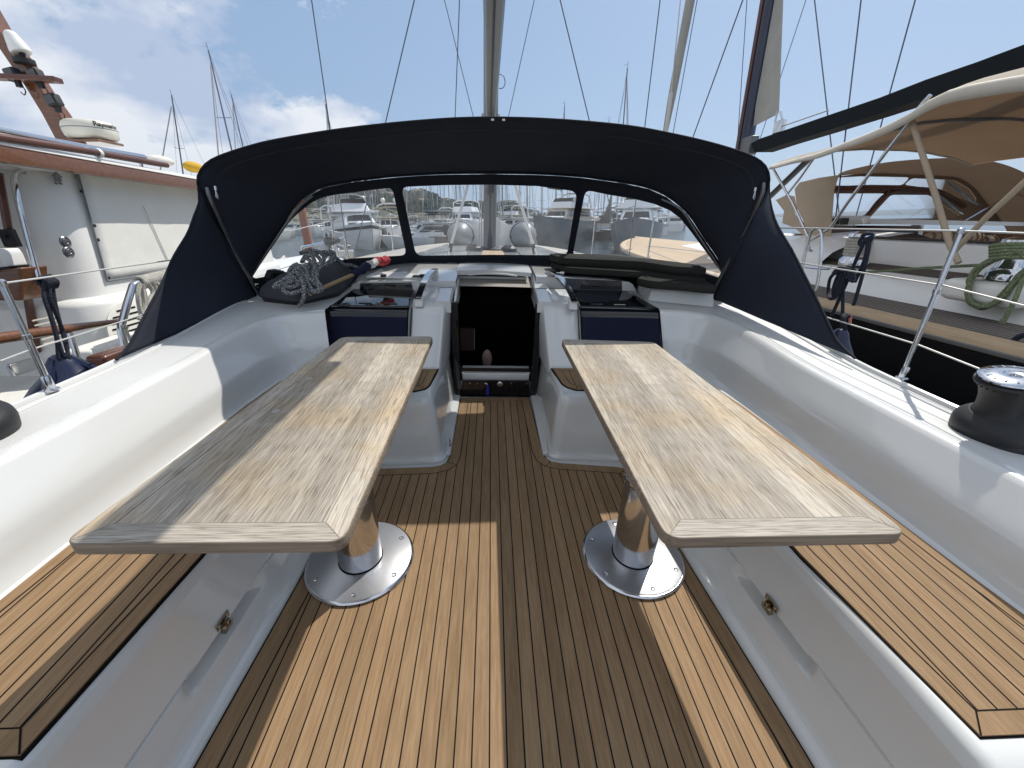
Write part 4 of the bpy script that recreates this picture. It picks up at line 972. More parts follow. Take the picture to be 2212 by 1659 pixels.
cushion([(.395, 3.22), (.46, 2.98), (1.00, 2.86), (1.20, 2.68), (1.37, 2.62), (1.38, 2.78), (1.12, 3.06), (.95, 3.24)], .826, .055, 'upper dark cushion of the long angled pair under the right window', m=CUSH)
cushion([(.93, 2.70), (.98, 2.58), (1.12, 2.52), (1.36, 2.43), (1.37, 2.55), (1.12, 2.68), (1.0, 2.80)], .745, .055, 'short dark cushion poking out beneath the longer pair at the right', m=CUSH)
mb = MB(); mb.hexa([(1.02, 2.66, .64), (1.42, 2.52, .63), (1.40, 2.75, .63), (1.02, 2.9, .64), (1.04, 2.68, .745), (1.40, 2.55, .74), (1.38, 2.75, .74), (1.02, 2.9, .745)]); mb.build('speaker_box', GEL, yacht, bevel=.012)
# --- grey bag with coiled rope on it, left side
bag = thing('grey_bag', 'flat grey fabric bag with black underside lying left on the roof under a coiled rope', 'bag')
def loft_px(levels):
    return levels
base = [BZ(556, 640, .685), BZ(640, 655, .665), BZ(735, 632, .68), BZ(775, 588, .72), BZ(760, 572, .74), BZ(640, 590, .72), BZ(590, 612, .70)]
bp_ = ccw([(p.x, p.y) for p in base]); out = rounded(bp_, .05, 4); cxy = sum((V(p).to_2d() for p in bp_), V((0, 0)))/len(bp_)
mb = MB(); rings = []
for d, z in ((.02, .655), (.0, .672), (0, .695), (.012, .72), (.05, .75), (.10, .772), (.16, .782)):
    rg = []
    for p in out:
        q_ = V(p).to_2d(); dd = (cxy-q_); q2 = q_+dd.normalized()*min(d*1.3, dd.length*.8); rg.append(V((q2.x, q2.y, z+.02*noise.noise(V((q2.x*6, q2.y*6, z*6)))+.02*ss(2.3, 2.9, q2.y))))
    rings.append(rg)
mb.grid(rings, closed=True); mb.poly([rings[-1]]); mb.build('bag_body', CUSHG, bag)
mb = MB(); mb.grid([[V((p.x, p.y, p.z-.03)) for p in rings[0]], [p+V((0, 0, .012)) for p in rings[1]]], closed=True); mb.build('bag_underside', BLKR, bag)
mb = MB(); a_, b_, c_ = BY(578, 604, 2.62), BY(592, 588, 2.7), BY(612, 592, 2.75); mb.tube([a_, a_.lerp(b_, .5)+V((0, 0, .02)), b_, c_], .022, 8); mb.build('bag_handle', BLKR, bag)
rp = MB(); random.seed(3)
RR = .0115
def rb(px, py, y): return BY(px, py, y)
# loops hanging over the bag: (start, control ...) in sight lines at measured depths
loops = [
 [(648, 548, 2.52), (668, 541, 2.55), (690, 545, 2.55), (700, 560, 2.50), (682, 574, 2.46), (660, 580, 2.42), (640, 600, 2.36), (625, 612, 2.32)],
 [(655, 560, 2.48), (675, 548, 2.55), (708, 545, 2.6), (716, 558, 2.55), (700, 572, 2.46), (672, 570, 2.44), (650, 578, 2.40), (632, 590, 2.36), (622, 606, 2.33)],
 [(636, 585, 2.38), (646, 574, 2.42), (660, 580, 2.40), (668, 600, 2.36), (690, 622, 2.32), (680, 632, 2.30), (662, 626, 2.31), (652, 606, 2.34), (640, 594, 2.36)],
 [(622, 608, 2.34), (604, 618, 2.30), (593, 620, 2.29), (597, 614, 2.31), (618, 602, 2.34), (638, 598, 2.34)],
 [(640, 600, 2.34), (622, 612, 2.31), (612, 626, 2.29), (626, 634, 2.28), (650, 628, 2.29), (662, 616, 2.32), (655, 600, 2.35)],
 [(640, 588, 2.36), (650, 598, 2.32), (656, 618, 2.28), (657, 640, 2.25), (650, 658, 2.24), (645, 660, 2.24)],
 [(652, 566, 2.44), (662, 552, 2.5), (676, 556, 2.5), (682, 576, 2.44), (676, 596, 2.38), (688, 610, 2.34), (695, 625, 2.31), (680, 630, 2.30), (666, 612, 2.33), (662, 590, 2.37)],
 [(660, 556, 2.5), (672, 566, 2.46), (684, 590, 2.4), (682, 604, 2.36), (672, 612, 2.34)],
 [(700, 556, 2.56), (712, 544, 2.62), (722, 548, 2.62), (716, 566, 2.52), (696, 574, 2.46), (676, 566, 2.46)],
 [(706, 546, 2.6), (724, 556, 2.62), (744, 572, 2.66), (760, 573, 2.72), (775, 581, 2.74)],
 [(644, 570, 2.42), (632, 576, 2.40), (624, 590, 2.37), (636, 604, 2.34), (650, 612, 2.32), (658, 600, 2.34), (650, 584, 2.38)],
 [(668, 546, 2.55), (684, 552, 2.54), (694, 566, 2.48), (690, 580, 2.43), (676, 584, 2.41)],
 [(620, 600, 2.35), (632, 590, 2.37), (646, 592, 2.35), (650, 606, 2.33), (640, 618, 2.3), (624, 620, 2.3), (616, 612, 2.32)],
]
for l in loops: rp.tube(smooth_path([rb(*p)+V((0, 0, .0)) for p in l], 6), RR, 8)
tag(rp.build('coiled_rope', BRAID), 'grey flecked braided rope coiled in loops on top of the grey bag', 'rope')
# small hank hanging beyond, seen through the side window
rp = MB()
for k in range(5):
    pts = []
    for i in range(13):
        a = 2*math.pi*i/12; pts.append(BP(694+9*math.cos(a)+k*3.2-6, 526+ (10-k)*math.sin(a), *fL)+fL[1]*0+V((0, .18+.01*k, 0)))
    rp.tube(pts[:-1], .006, 6, closed=True)
rp.tube([BP(692, 536, *fL)+V((0, .18, 0)), BP(690, 560, *fL)+V((0, .16, 0))], .006, 6)
tag(rp.build('hanging_hank', BRAID), 'small hank of line hanging outside the left window above the rope coil', 'rope')
# --- rolled ensign on its wooden staff
fl = thing('rolled_flag', 'flag rolled round a wooden staff, blue white and red, lying beside the grey bag', 'flag')
a, b = BZ(670, 634, .735), BY(775, 588, 2.70)
M_ = b
mb = MB(); mb.tube([a, a.lerp(b, .98)], .0115, 12); mb.tube([a, a+(a-b).normalized()*.004], .0135, 12); mb.build('staff', WOODP, fl)
def roll(p, q, r0, r1, m, nm, k=8):
    mb = MB(); pts = [p.lerp(q, i/k)+V((0, 0, .006*math.sin(i*2.1))) for i in range(k+1)]
    mb.tube(pts, [lerp(r0, r1, i/k)*(1+.16*math.sin(i*2.7)) for i in range(k+1)], 12); return mb.build(nm, m, fl)
d = (b-a); p0 = a+d*.86; p1 = a+d*1.22; p2 = a+d*1.45; p3 = a+d*1.72
p1.z = p0.z+.035; p2.z = p1.z+.015; p3.z = p2.z-.004
roll(p0, p1, .020, .028, BLUC, 'blue_cloth'); roll(p1, p2, .024, .022, WHTC, 'white_cloth'); roll(p2, p3, .026, .030, REDC, 'red_cloth'); 
mb = MB(); mb.ball(p3+V((0, 0, .01)), .018); mb.build('staff_knob', MAHOG, fl)
# --- stanchions, lifelines
def stanchion(base, top, label, mid=None):
    t = thing('stanchion', label, 'stanchion', 'lifeline stanchions of the yacht'); base = V(base); top = V(top)
    mb = MB(); mb.tube([base, top], [.0095, .0088], 14); mb.build('post', STEEL, t)
    mb = MB(); mb.lathe([(.022, 0), (.022, .005), (.014, .010), (.0125, .05), (.0100, .055)], base, 16); mb.build('post_foot', STEEL, t)
    mb = MB(); mb.lathe([(.0088, -.010), (.012, -.008), (.012, .006), (.007, .011), (0, .012)], top, 14)
    if mid is not None: mb.lathe([(.0090, -.010), (.012, -.008), (.012, .008), (.0090, .010)], mid, 14)
    mb.build('post_cap', STEEL, t); return t
lb = BZ(112, 843, .60); lt = BX(3, 611, lb.x-.015); lm = lb.lerp(lt, .52)
stanchion(lb, lt, 'steel stanchion at the far left rising from the deck edge past the blue fender', lm)
rb0 = BZ(1947, 818, .60); rt0 = BX(2076, 499, rb0.x+.01); rm = rb0.lerp(rt0, .62)
stanchion(rb0, rt0, 'tall steel stanchion on the right deck edge in front of the black hull', rm)
for i, y in enumerate((4.3, 6.6)):
    for sd in (-1, 1):
        x = sd*(beam(y)-.05); stanchion((x, y, zdeck(x, y)), (x, y, 1.18-.06*(y-3.3)), ('nearer' if i == 0 else 'farther')+(' left' if sd < 0 else ' right')+' stanchion on our foredeck seen through the clear window', V((x, y, .90-.06*(y-3.3))))
def line(name, pts, r, m, label, group=None, cat='lifeline'):
    mb = MB(); mb.tube(pts, r, 8); return tag(mb.build(name, m), label, cat, group)
LLG = 'lifelines of the yacht'
qa = lt+V((0, 0, -.002))
line('lifeline', [qa+(qa-BX(376, 561, -1.62))*.6, qa, BX(376, 561, -1.62), V((-1.60, 4.3, 1.0))], .0032, WIREW, 'upper wire lifeline running past the white cabin wall on the left', LLG)
qb = BX(61, 757, lm.x); line('lifeline', [BX(0, 780, lm.x), qb, BX(258, 696, -1.62), V((-1.60, 4.3, .72))], .0028, WIREW, 'lower wire lifeline on the left, through the middle of the stanchion', LLG)
line('lifeline', [BX(2214, 504, rt0.x), rt0, BX(1690, 492, 1.66), V((1.60, 4.3, 1.14))], .0034, WIREW, 'top wire lifeline on the right, through the stanchion tip', LLG)
line('lifeline', [BX(2214, 661, rt0.x), BX(2040, 617, rt0.x), BX(1722, 567, 1.66), V((1.60, 4.3, .85))], .0032, WIREW, 'middle wire lifeline on the right crossing the green rope coil', LLG)
line('lifeline', [BX(2212, 835, rt0.x), BX(1984, 745, rt0.x), BX(1781, 684, rt0.x), V((1.60, 4.3, .80))], .0034, WIREW, 'lowest lifeline on the right running across the black hull', LLG)
# --- fenders hung over our sides
def rope_strand(mb, pts, r=.010): mb.tube(smooth_path(pts, 6), r, 8)
fd = thing('fender', 'large navy and white fender hanging from knotted navy rope at the left rail', 'fender', 'fenders')
cx_, cy_ = lb.x-.20, lb.y+.30
top = BX(126, 768, cx_); zt = top.z; c0 = V((top.x, top.y, 0))
mb = MB(); mb.lathe([(.0, 0), (.03, -.004), (.05, -.03), (.066, -.07), (.115, -.115), (.148, -.155), (.158, -.20)], c0+V((0, 0, zt)), 28)
mb.build('fender_cap', NAVYR, fd)
mb = MB(); mb.lathe([(.158, -.20), (.160, -.30), (.160, -.62), (.13, -.72), (.06, -.80), (0, -.82)], c0+V((0, 0, zt)), 28); mb.build('fender_body', WHITEP, fd)
for k in range(3):
    a = .6+k*2.1; mb = MB(); mb.tube([c0+V((.03*math.cos(a), .03*math.sin(a), zt-.01)), c0+V((.085*math.cos(a), .085*math.sin(a), zt-.085)), c0+V((.13*math.cos(a), .13*math.sin(a), zt-.16))], [.012, .02, .012], 8); mb.build('fender_rib', NAVYR, fd)
rp = MB(); Xf = cx_+.02
K = BX(100, 606, Xf)
for pts in ([(97, 606), (95, 640), (108, 680), (122, 730), (126, 775)], [(104, 604), (103, 640), (112, 690), (124, 735), (130, 772)], [(112, 606), (118, 650), (130, 700), (146, 760), (152, 800)],
            [(95, 612), (100, 650), (116, 700), (128, 745), (140, 770), (146, 758), (138, 720), (122, 680), (108, 640), (108, 612)]):
    rope_strand(rp, [BX(a, b, Xf+.012*math.sin(a)) for a, b in pts], .0065)
for k in range(6):
    a = k*1.1; rope_strand(rp, [K+V((.008*math.sin(a), -.018+.007*k, .014)), K+V((.02, -.016+.007*k, -.005)), K+V((.0, -.014+.007*k, -.03)), K+V((-.02, -.012+.007*k, 0)), K+V((0, -.01+.007*k, .016))], .006)
rp.build('fender_rope', NAVYROPE, fd)
fd = thing('fender', 'navy capped white fender hanging on the right side against the black hull', 'fender', 'fenders')
Xf = 1.86; top = BX(1820, 710, Xf); c0 = V((top.x, top.y, 0)); zt = top.z
mb = MB(); mb.lathe([(0, 0), (.022, -.004), (.035, -.02), (.05, -.06), (.085, -.12), (.105, -.17), (.108, -.22)], c0+V((0, 0, zt)), 24); mb.build('fender_cap', NAVYR, fd)
mb = MB(); mb.lathe([(.108, -.22), (.110, -.3), (.110, -.62), (.08, -.72), (0, -.78)], c0+V((0, 0, zt)), 24); mb.build('fender_body', WHITEP, fd)
rp = MB()
for pts in ([(1820, 712), (1820, 690), (1821, 620), (1822, 592)], [(1826, 714), (1824, 690), (1822, 680)], [(1812, 585), (1794, 600), (1789, 630), (1793, 645), (1803, 640), (1812, 610), (1820, 585)], [(1820, 583), (1808, 600), (1800, 625), (1803, 642), (1812, 630), (1824, 600), (1830, 584)],
            [(1800, 590), (1812, 579), (1828, 581), (1846, 584), (1842, 596), (1826, 590), (1810, 586)], [(1836, 586), (1836, 600), (1842, 608), (1846, 596), (1840, 586)], [(1806, 592), (1815, 583), (1832, 588), (1843, 600), (1834, 606)]):
    rope_strand(rp, [BX(a, b, Xf-.02*math.sin(a)) for a, b in pts], .0085)
rope_strand(rp, [BX(1826, 690, Xf), BX(1838, 682, Xf)], .006); rp.build('fender_rope', NAVYROPE, fd)
mb = MB(); mb.add([BX(1834, 681, Xf), BX(1841, 679, Xf), BX(1839, 699, Xf), BX(1833, 698, Xf)], [(0, 1, 2, 3)]); mb.build('pink_tag', PINK, fd, solid=.002)
rp = MB()
for pts in ([(1862, 510), (1868, 506), (1884, 506), (1880, 520), (1868, 516)], [(1866, 508), (1857, 522), (1860, 530), (1868, 520)], [(1880, 510), (1872, 560), (1850, 640), (1843, 660)], [(1876, 512), (1868, 560), (1846, 610)], [(1868, 520), (1850, 560), (1820, 630), (1796, 683)]):
    rope_strand(rp, [BX(a, b, Xf+.03) for a, b in pts], .0085)
tag(rp.build('dangling_line', NAVYROPE), 'thin navy line knotted to the right lifelines with two loose ends dangling', 'rope')
# --- inflatable dinghy stowed upside-down on the foredeck
dg = thing('inflatable_dinghy', 'grey inflatable dinghy lashed upside down on the foredeck behind the mast', 'dinghy')
for sd in (-1, 1):
    p = BY(994 if sd < 0 else 1131, 509, 6.9); mb = MB()
    mb.lathe([(0, -.30), (.08, -.27), (.17, -.16), (.215, 0), (.215, .2)], p, 28, ax=V((0, 1, 0)).to_track_quat('Z', 'X'))
    mb.tube([p+V((0, .2, 0)), p+V((0, 1.2, -.08)), p+V((0, 2.0, -.16)), p+V((0, 2.5, -.22))], [.213, .213, .2, .1], 24); tb = mb.build('dinghy_tube', HYP, dg)
    mb = MB(); mb.lathe([(.2165, -.02), (.219, -.01), (.219, .02), (.2165, .03)], p+V((0, -.0, 0)), 28, ax=V((0, 1, 0)).to_track_quat('Z', 'X')); mb.box(p+V((0, .5, -.03)), (.44, 1.1, .03)); mb.build('rubbing_strake', BLKR, tb)
pL, pR = BY(1010, 495, 7.0), BY(1118, 495, 7.0); ap = BY(1060, 463, 7.2)
mb = MB(); f = [(1008, 535), (1008, 500), (1030, 482), (1045, 476), (1062, 462), (1080, 476), (1096, 484), (1116, 500), (1116, 535)]
a_ = [BY(x, y, 7.15) for x, y in f]; b_ = [V((ap.x+(p.x-ap.x)*.35, p.y+2.6, p.z-.05)) for p in a_]
mb.grid([a_, [p.lerp(q_, .6)+V((0, 0, .03)) for p, q_ in zip(a_, b_)], b_]); mb.add(a_, [tuple(range(len(a_)))]); mb.build('dinghy_hull', WHITEP, dg)
# deck gear round the mast foot
for i, (x, y, lb_) in enumerate(((-.24, 5.0, 'black deck organiser left of the mast foot'), (.17, 5.0, 'black deck organiser right of the mast foot'))):
    t = thing('deck_block', lb_, 'deck block', 'deck blocks at the mast foot'); mb = MB(); mb.lathe([(.09, 0), (.10, .02), (.09, .06), (.05, .09), (0, .10)], (x, y, .66), 20); mb.build('sheave_cheek', BLKPLA, t); mb = MB(); mb.tube([(x, y, .73), (x+.02, y-.05, .77), (x+.05, y+.02, .73)], .01, 6); mb.build('eye', STEEL, t)
# =====================================================================================  NEIGHBOURING BOATS (sea frame)
cur[0] = 'sea'
def quad_px(mb, f, pts, mat=0, thick=None):
    mb.poly([[f(*p) for p in pts]], mat, thick)
# ------------------------------------------------------------------ classic motor cruiser on the left
XW = -2.6
mc = thing('motor_cruiser', 'white classic motor cruiser with varnished trim moored close on the left', 'motor boat')
wx = lambda px, py, x=XW: WX(px, py, x)
top = [wx(x, y) for x, y in ((70, 335), (200, 352), (430, 392))]
zt0, zt1 = top[0].z, top[2].z
mb = MB(); rows = []
YC = 2.80; rr = .22
plan = [V((-5.4, YC, 0)), V((-4.0, YC, 0)), V((XW-rr, YC, 0))]+[V((XW-rr+rr*math.sin(a), YC+rr-rr*math.cos(a), 0)) for a in [math.pi/2*k/8 for k in range(1, 9)]]+[V((XW, 3.5, 0)), V((XW, 4.4, 0)), V((XW-.05, 5.6, 0)), V((XW-.4, 6.3, 0)), V((-4.0, 6.7, 0)), V((-5.4, 6.5, 0))]
for z, dx in ((1.1, .0), (1.70, .0), (1.725, .01), (1.745, .035), (1.755, .055), (1.80, .062), (2.3, .085), (2.50, .10), (2.60, .12)):
    rows.append([V((p.x-(dx if p.x > -4.5 else 0), p.y+(dx if p.y < 3.2 else 0), z)) for p in plan])
mb.grid(rows); mb.build('cabin', CREAM if False else WHITEP, mc)
# roof with white moulding, varnished fascia, mahogany and steel rails
def rooftrim(o, z0, z1, y0=-1.5, y1=5.7):
    return [(XW+o, z0), (XW+o, z1)]
za = wx(0, 320).z; zb = wx(425, 392).z; ya = wx(0, 320).y; yb = wx(425, 392).y
def zr(y): return za+(zb-za)*(y-ya)/(yb-ya)
def trim(name, prof, m, y0=.5, y1=5.7, par=mc):
    mb = MB(); mb.grid([[V((XW+o, y, zr(y)+z)) for o, z in prof] for y in [lerp(y0, y1, i/14) for i in range(15)]], smooth=True)
    return mb.build(name, m, par, solid=0)
trim('roof_fascia', [(.06, -.085), (.085, -.08), (.09, -.04), (.085, -.005), (.06, 0)], VARN)
trim('roof_moulding', [(.06, 0), (.075, .006), (.07, .026), (.03, .036), (-.4, .08), (-2.5, .16)], WHITEP)
mb = MB(); mb.box((-4.15, 3.1, zr(3)-.045), (3.1, 5.2, .05)); mb.build('roof_soffit', WHITEP, mc)
mb = MB(); pts = [wx(0, 297, XW+.07), wx(180, 325, XW+.07), wx(360, 357, XW+.07)]; mb.tube([pts[0]-(pts[1]-pts[0]), *pts], .021, 10); ra = mb.build('roof_rail', MAHOG, mc)
mb = MB(); q = wx(213, 331, XW+.07); mb.lathe([(.026, -.012), (.03, 0), (.026, .012)], q, 14, ax=V((0, 1, 0)).to_track_quat('Z', 'X')); mb.build('rail_ring', WHITEP, ra)
mb = MB(); pts = smooth_path([wx(-160, 252, XW+.02), wx(0, 282, XW+.02), wx(150, 312, XW+.02), wx(295, 337, XW+.02), wx(310, 340, XW+.02), wx(313, 346, XW+.02)], 5); mb.tube(pts, .020, 10); mb.build('steel_roof_rail', STEEL, mc)
for xx in (60, 205, 300):
    mb = MB(); mb.tube([wx(xx, 294+xx*.155, XW-.08)+V((0, 0, 0)), wx(xx, 294+xx*.155, XW-.08)-V((0, 0, .10))], .012, 8); mb.build('rail_post', STEEL, mc)
# fabric window cover with studs
fc = [(163, 363), (470, 408), (470, 570), (230, 607)]
mb = MB(); q = [wx(x, y, XW+.012-(.09 if y < 450 else .07)) for x, y in fc]; 
rows = []
for i in range(13):
    row = []
    for j in range(17):
        u = j/16; v = i/12; p = q[0].lerp(q[1], u).lerp(q[3].lerp(q[2], u), v); p.x += noise.noise(V((u*9, v*7, 1)))*.006*(1 if 0 < i < 12 else 0); row.append(p)
    rows.append(row)
mb.grid(rows); cv = mb.build('window_cover', CREAM, mc, solid=.006)
mb = MB(); 
for a, b in ((0, 3), (3, 2), (0, 1)): mb.tube([q[a]+V((.006, 0, 0)), q[b]+V((.006, 0, 0))], .006, 6)
mb.build('cover_hem', GREYT, cv)
for x, y in ((169, 368), (308, 386), (410, 399), (175, 413), (203, 487), (211, 518), (234, 600)):
    p = wx(x, y, XW-.06); mb = MB(); mb.lathe([(.011, 0), (.011, .006), (.004, .010), (0, .010)], p, 10, ax=V((1, 0, 0)).to_track_quat('Z', 'Y')); mb.build('stud', BLKPLA, cv)
mb = MB(); mb.tube([wx(310, 445, XW-.058), wx(362, 560, XW-.052)], .004, 6); mb.build('cover_seam', WHTC, cv)
# emblem: a small stylised boat over waves
em = [[(113, 378), (122, 369), (123.5, 374), (134, 382), (134, 384.5), (123, 377.5), (114, 382)], [(115.5, 383), (122, 378), (123, 393), (119, 391)], [(124, 379), (131, 384), (134, 391), (125, 393)], [(118, 392), (124, 396), (130, 391.5), (136, 398.5), (131, 399), (127, 396.5), (124, 399), (118, 397)], [(121.5, 369), (121.6, 365), (122.6, 365), (122.8, 370)]]
mb = MB()
for e in em: mb.poly([[wx(x, y, XW-.085) for x, y in e]])
mb.build('boat_emblem', GREYT, mc, solid=.003)
for y in (523, 545):
    p = wx(140 if y < 530 else 147, y, XW-.066); mb = MB(); A = V((1, 0, 0)).to_track_quat('Z', 'Y')
    mb.lathe([(.036, 0), (.036, .006), (.030, .011), (.022, .008), (.018, .014), (.010, .016), (.006, .012), (0, .012)], p, 24, ax=A); mb.build('round_fitting', DULL, mc)
# grab rail, door trim and bracket on the aft bulkhead
mb = MB(); mb.tube(smooth_path([wx(50, 372, XW-.14), wx(38, 372, XW-.12), wx(31, 385, XW-.07), wx(38, 430, XW-.02), wx(62, 525, XW-.02), wx(88, 618, XW-.02)], 6), .015, 10); mb.build('grab_rail', STEEL, mc)
by = lambda px, py, y=YC-.02: WY(px, py, y)
for nm, pts, w_ in (('door_post', [(-4, 372), (30, 560)], .020), ('door_post', [(60, 640), (80, 760)], .022)):
    mb = MB(); mb.tube([by(*pts[0]), by(*pts[1])], w_, 6); mb.build(nm, MAHOG, mc)
bk = thing('lamp_bracket', 'white plastic lamp housing on a varnished wooden bracket at the far left', 'lamp'); 
mb = MB(); f = [(5, 585), (105, 572), (107, 640), (52, 640), (22, 622)]; pts = [WY(x, y, 2.68) for x, y in f]; mb.poly([pts], 0, V((0, -.16, 0))); mb.build('bracket', VARN, bk, bevel=.012)
mb = MB(); f = [(8, 544), (14, 535), (44, 535), (53, 548), (64, 574), (14, 582)]; pts = [WY(x, y, 2.66) for x, y in f]; mb.poly([pts], 0, V((0, -.12, 0))); lh = mb.build('lamp_housing', WHITEP, bk, bevel=.02, seg=4)
mb = MB(); f = [(12, 577), (64, 571), (62, 579), (14, 584)]; mb.poly([[WY(x, y, 2.65) for x, y in f]], 0, V((0, -.11, 0))); mb.build('housing_base', BLKPLA, bk)
for x, y in ((28, 508), (17, 512)): pass
mb = MB(); mb.box(by(29, 514)+V((0, -.02, 0)), (.08, .03, .10)); mb.tube([by(29, 510)+V((0, -.04, 0)), by(18, 508)+V((0, -.05, 0))], .012, 8); mb.build('door_lock', BLKPLA, mc, bevel=.004)
mb = MB(); mb.box(WX(47, 793, -3.0), (.03, .14, .08)); mb.build('hull_fitting', STEEL, mc, bevel=.008)
# aft deck, bulwark, hull
mb = MB(); mb.prism([(-5.4, -1.5), (-2.3, -1.5), (-2.3, YC), (-5.4, YC)], 1.0, 1.16); mb.build('aft_deck', GREYDECK, mc)
mb = MB(); rows = []
def hullx(y): return -2.25-2.2*ss(6.0, 13.4, y)**1.4
for i in range(41):
    y = -1.5+i*.37; xo = hullx(y); z = 1.22+.020*max(0, y-2)
    rows.append([V((min(xo+.30, -2.2) if False else xo-.06, y, z-.04)), V((xo-.05, y, z+.02)), V((xo, y, z+.02)), V((xo+.02, y, z-.06)), V((xo, y, .6)), V((xo-.15, y, -.2))])
mb.grid(rows); mb.build('hull', WHITEP, mc)
mb = MB(); rows = []
for i in range(34):
    y = 2.0+i*.345; xo = hullx(y); xi = -4.9-(xo+2.25)*-1.0; xi = -4.45*2-xo; z = 1.20+.020*max(0, y-2)
    rows.append([V((lerp(xo, xi, k/12), y, z+.07*math.sin(math.pi*k/12))) for k in range(13)])
mb.grid(rows); mb.build('foredeck', WHITEP, mc)
mb = MB()  # lower cabin ledge box by the rail
f = [(212, 738), (255, 728), (290, 775), (250, 800), (222, 800)]
mb.box(wx(250, 770, -2.45), (.22, .5, .22)); mb.build('deck_box', CREAM, mc, bevel=.03)
mb = MB(); c_ = wx(285, 712, XW+.02); A = V((1, 0, 0)).to_track_quat('Z', 'Y')
mb.lathe([(.20, 0), (.20, .008), (.185, .012), (0, .012)], c_, 32, ax=A); vt = mb.build('round_vent', CREAM, mc)
mb = MB()
for k in range(9):
    dz = -.15+.0375*k; hw = math.sqrt(max(0, .17**2-dz**2)); mb.box(c_+V((.013, 0, dz)), (.004, 2*hw, .011))
mb.build('vent_slots', RUBBER, vt)
mb = MB(); c_ = wx(108, 712, XW-.0)
for k in range(6): mb.box(c_+V((.004, 0, -.07+.028*k)), (.004, .15, .008))
mb.build('small_vent', TANL, mc)
mb = MB(); mb.tube([wx(-60, 742, -2.22), wx(0, 731, -2.22), wx(140, 711, -2.22), wx(266, 692, -2.22)], [.026, .026, .024, .012], 12); mb.build('varnished_rail', VARN, mc)
mb = MB(); mb.tube([wx(150, 714, -2.22), wx(178, 806, -2.22)], .014, 10); mb.build('rail_post', STEEL, mc)
mb = MB(); mb.tube(smooth_path([wx(272, 760, -2.2), wx(262, 712, -2.2), wx(266, 690, -2.2), wx(283, 630, -2.2), wx(297, 612, -2.2), wx(360, 598, -2.2), wx(420, 590, -2.2)], 6), .021, 12); mb.build('gate_rail', STEEL, mc)
rp = MB()
for k in range(13):
    x = 303+k*4.6; c_ = wx(x, 611-k*1.2, -2.2); rp.tube([c_+V((.034*math.cos(a), .004*math.sin(a), .034*math.sin(a))) for a in [2*math.pi*i/10 for i in range(10)]], .011, 6, closed=True)
for pts in ([(302, 612), (298, 640), (306, 680), (312, 660), (308, 625)], [(306, 614), (314, 640), (318, 700), (309, 676), (300, 690)], [(318, 612), (330, 632), (322, 650), (316, 690)], [(330, 610), (338, 628), (332, 652), (330, 690)], [(336, 609), (346, 622), (344, 650)]):
    rp.tube(smooth_path([wx(x, y, -2.17) for x, y in pts], 5), .013, 6)
tag(rp.build('mooring_rope', WHITEROPE), 'cream rope wound and hanked on the bent steel rail beside the canopy', 'rope')
rp = MB(); rp.tube([wx(268, 702, -2.16), wx(272, 712, -2.16), wx(282, 735, -2.16), wx(286, 755, -2.16)], .008, 6); rp.tube([wx(264, 705, -2.16), wx(274, 708, -2.16)], .012, 6); tag(rp.build('lashing', WHITEROPE), 'short white lashing tying the varnished rail end to the steel post', 'rope')
mb = MB(); mb.box(wx(245, 777, -1.95), (.10, .20, .10)); tag(mb.build('cleat_block', MAHOG, bevel=.02), 'dark wooden block just below the left foot of the canopy', 'block')
# mast with lights, antenna and radar
Ym = 4.1; wy = lambda px, py, y=Ym: WY(px, py, y)
ms = thing('wooden_mast', 'varnished wooden mast with crossbar leaning across the clouds at the left edge', 'mast')
mb = MB(); f = [(-40, 0), (0, 68), (61, 150), (93, 200), (124, 240), (160, 304), (122, 306), (90, 246), (53, 186), (0, 108), (-75, 0)]; mb.poly([[wy(*p) for p in f]], 0, V((0, .12, 0))); mb.build('mast_beam', VARN, ms, bevel=.008)
mb = MB(); a, b = wy(-30, 165, Ym-.06), wy(127, 173, Ym-.06); mb.hexa([a-V((0, .04, .018)), b-V((0, .04, .018)), b+V((0, .04, -.018)), a+V((0, .04, -.018)), a+V((0, -.04, .018)), b+V((0, -.04, .018)), b+V((0, .04, .018)), a+V((0, .04, .018))]); mb.build('crossbar', MAHOG, ms, bevel=.005)
for i, (px, py, lb_) in enumerate(((30, 162, 'black floodlight on the left arm of the wooden crossbar'), (79, 164, 'black floodlight on the right side of the wooden crossbar'), (116, 217, 'black floodlight on a ledge halfway down the wooden mast'))):
    lm_ = thing('floodlight', lb_, 'floodlight', 'floodlights on the wooden mast'); c_ = wy(px, py, Ym-.05)
    M = Matrix.Rotation(R(-12), 3, 'Y')
    mb = MB(); mb.box(c_, (.085, .07, .085), M=M); mb.build('lamp_case', BLKPLA, lm_, bevel=.012)
    mb = MB(); mb.box(c_+V((.0, -.037, .0)), (.062, .006, .06), M=M); mb.build('lamp_glass', mat('dark_lamp_glass'+str(i), (.07,.07,.07), .2), lm_)
    mb = MB(); mb.box(c_+V((.01, 0, -.055)), (.03, .03, .05)); mb.tube(smooth_path([c_+V((.02, 0, -.06)), c_+V((.04, 0, -.10)), c_+V((.02, 0, -.13)), c_+V((0, 0, -.11))], 4), .004, 6); mb.build('lamp_bracket', BLKPLA, lm_)
an = thing('satellite_antenna', 'white rounded antenna dome standing on the wooden mast at top left', 'antenna')
a, b = wy(47, 114), wy(17, 66); ax_ = (b-a); L_ = ax_.length; ax_ = ax_.to_track_quat('Z', 'Y')
mb = MB(); mb.lathe([(0, 0), (.062, .0), (.064, .02), (.056, L_*.35), (.045, L_*.7), (.037, L_*.88), (.022, L_*.98), (0, L_)], a, 24, ax=ax_); mb.build('antenna_dome', WHITEP, an)
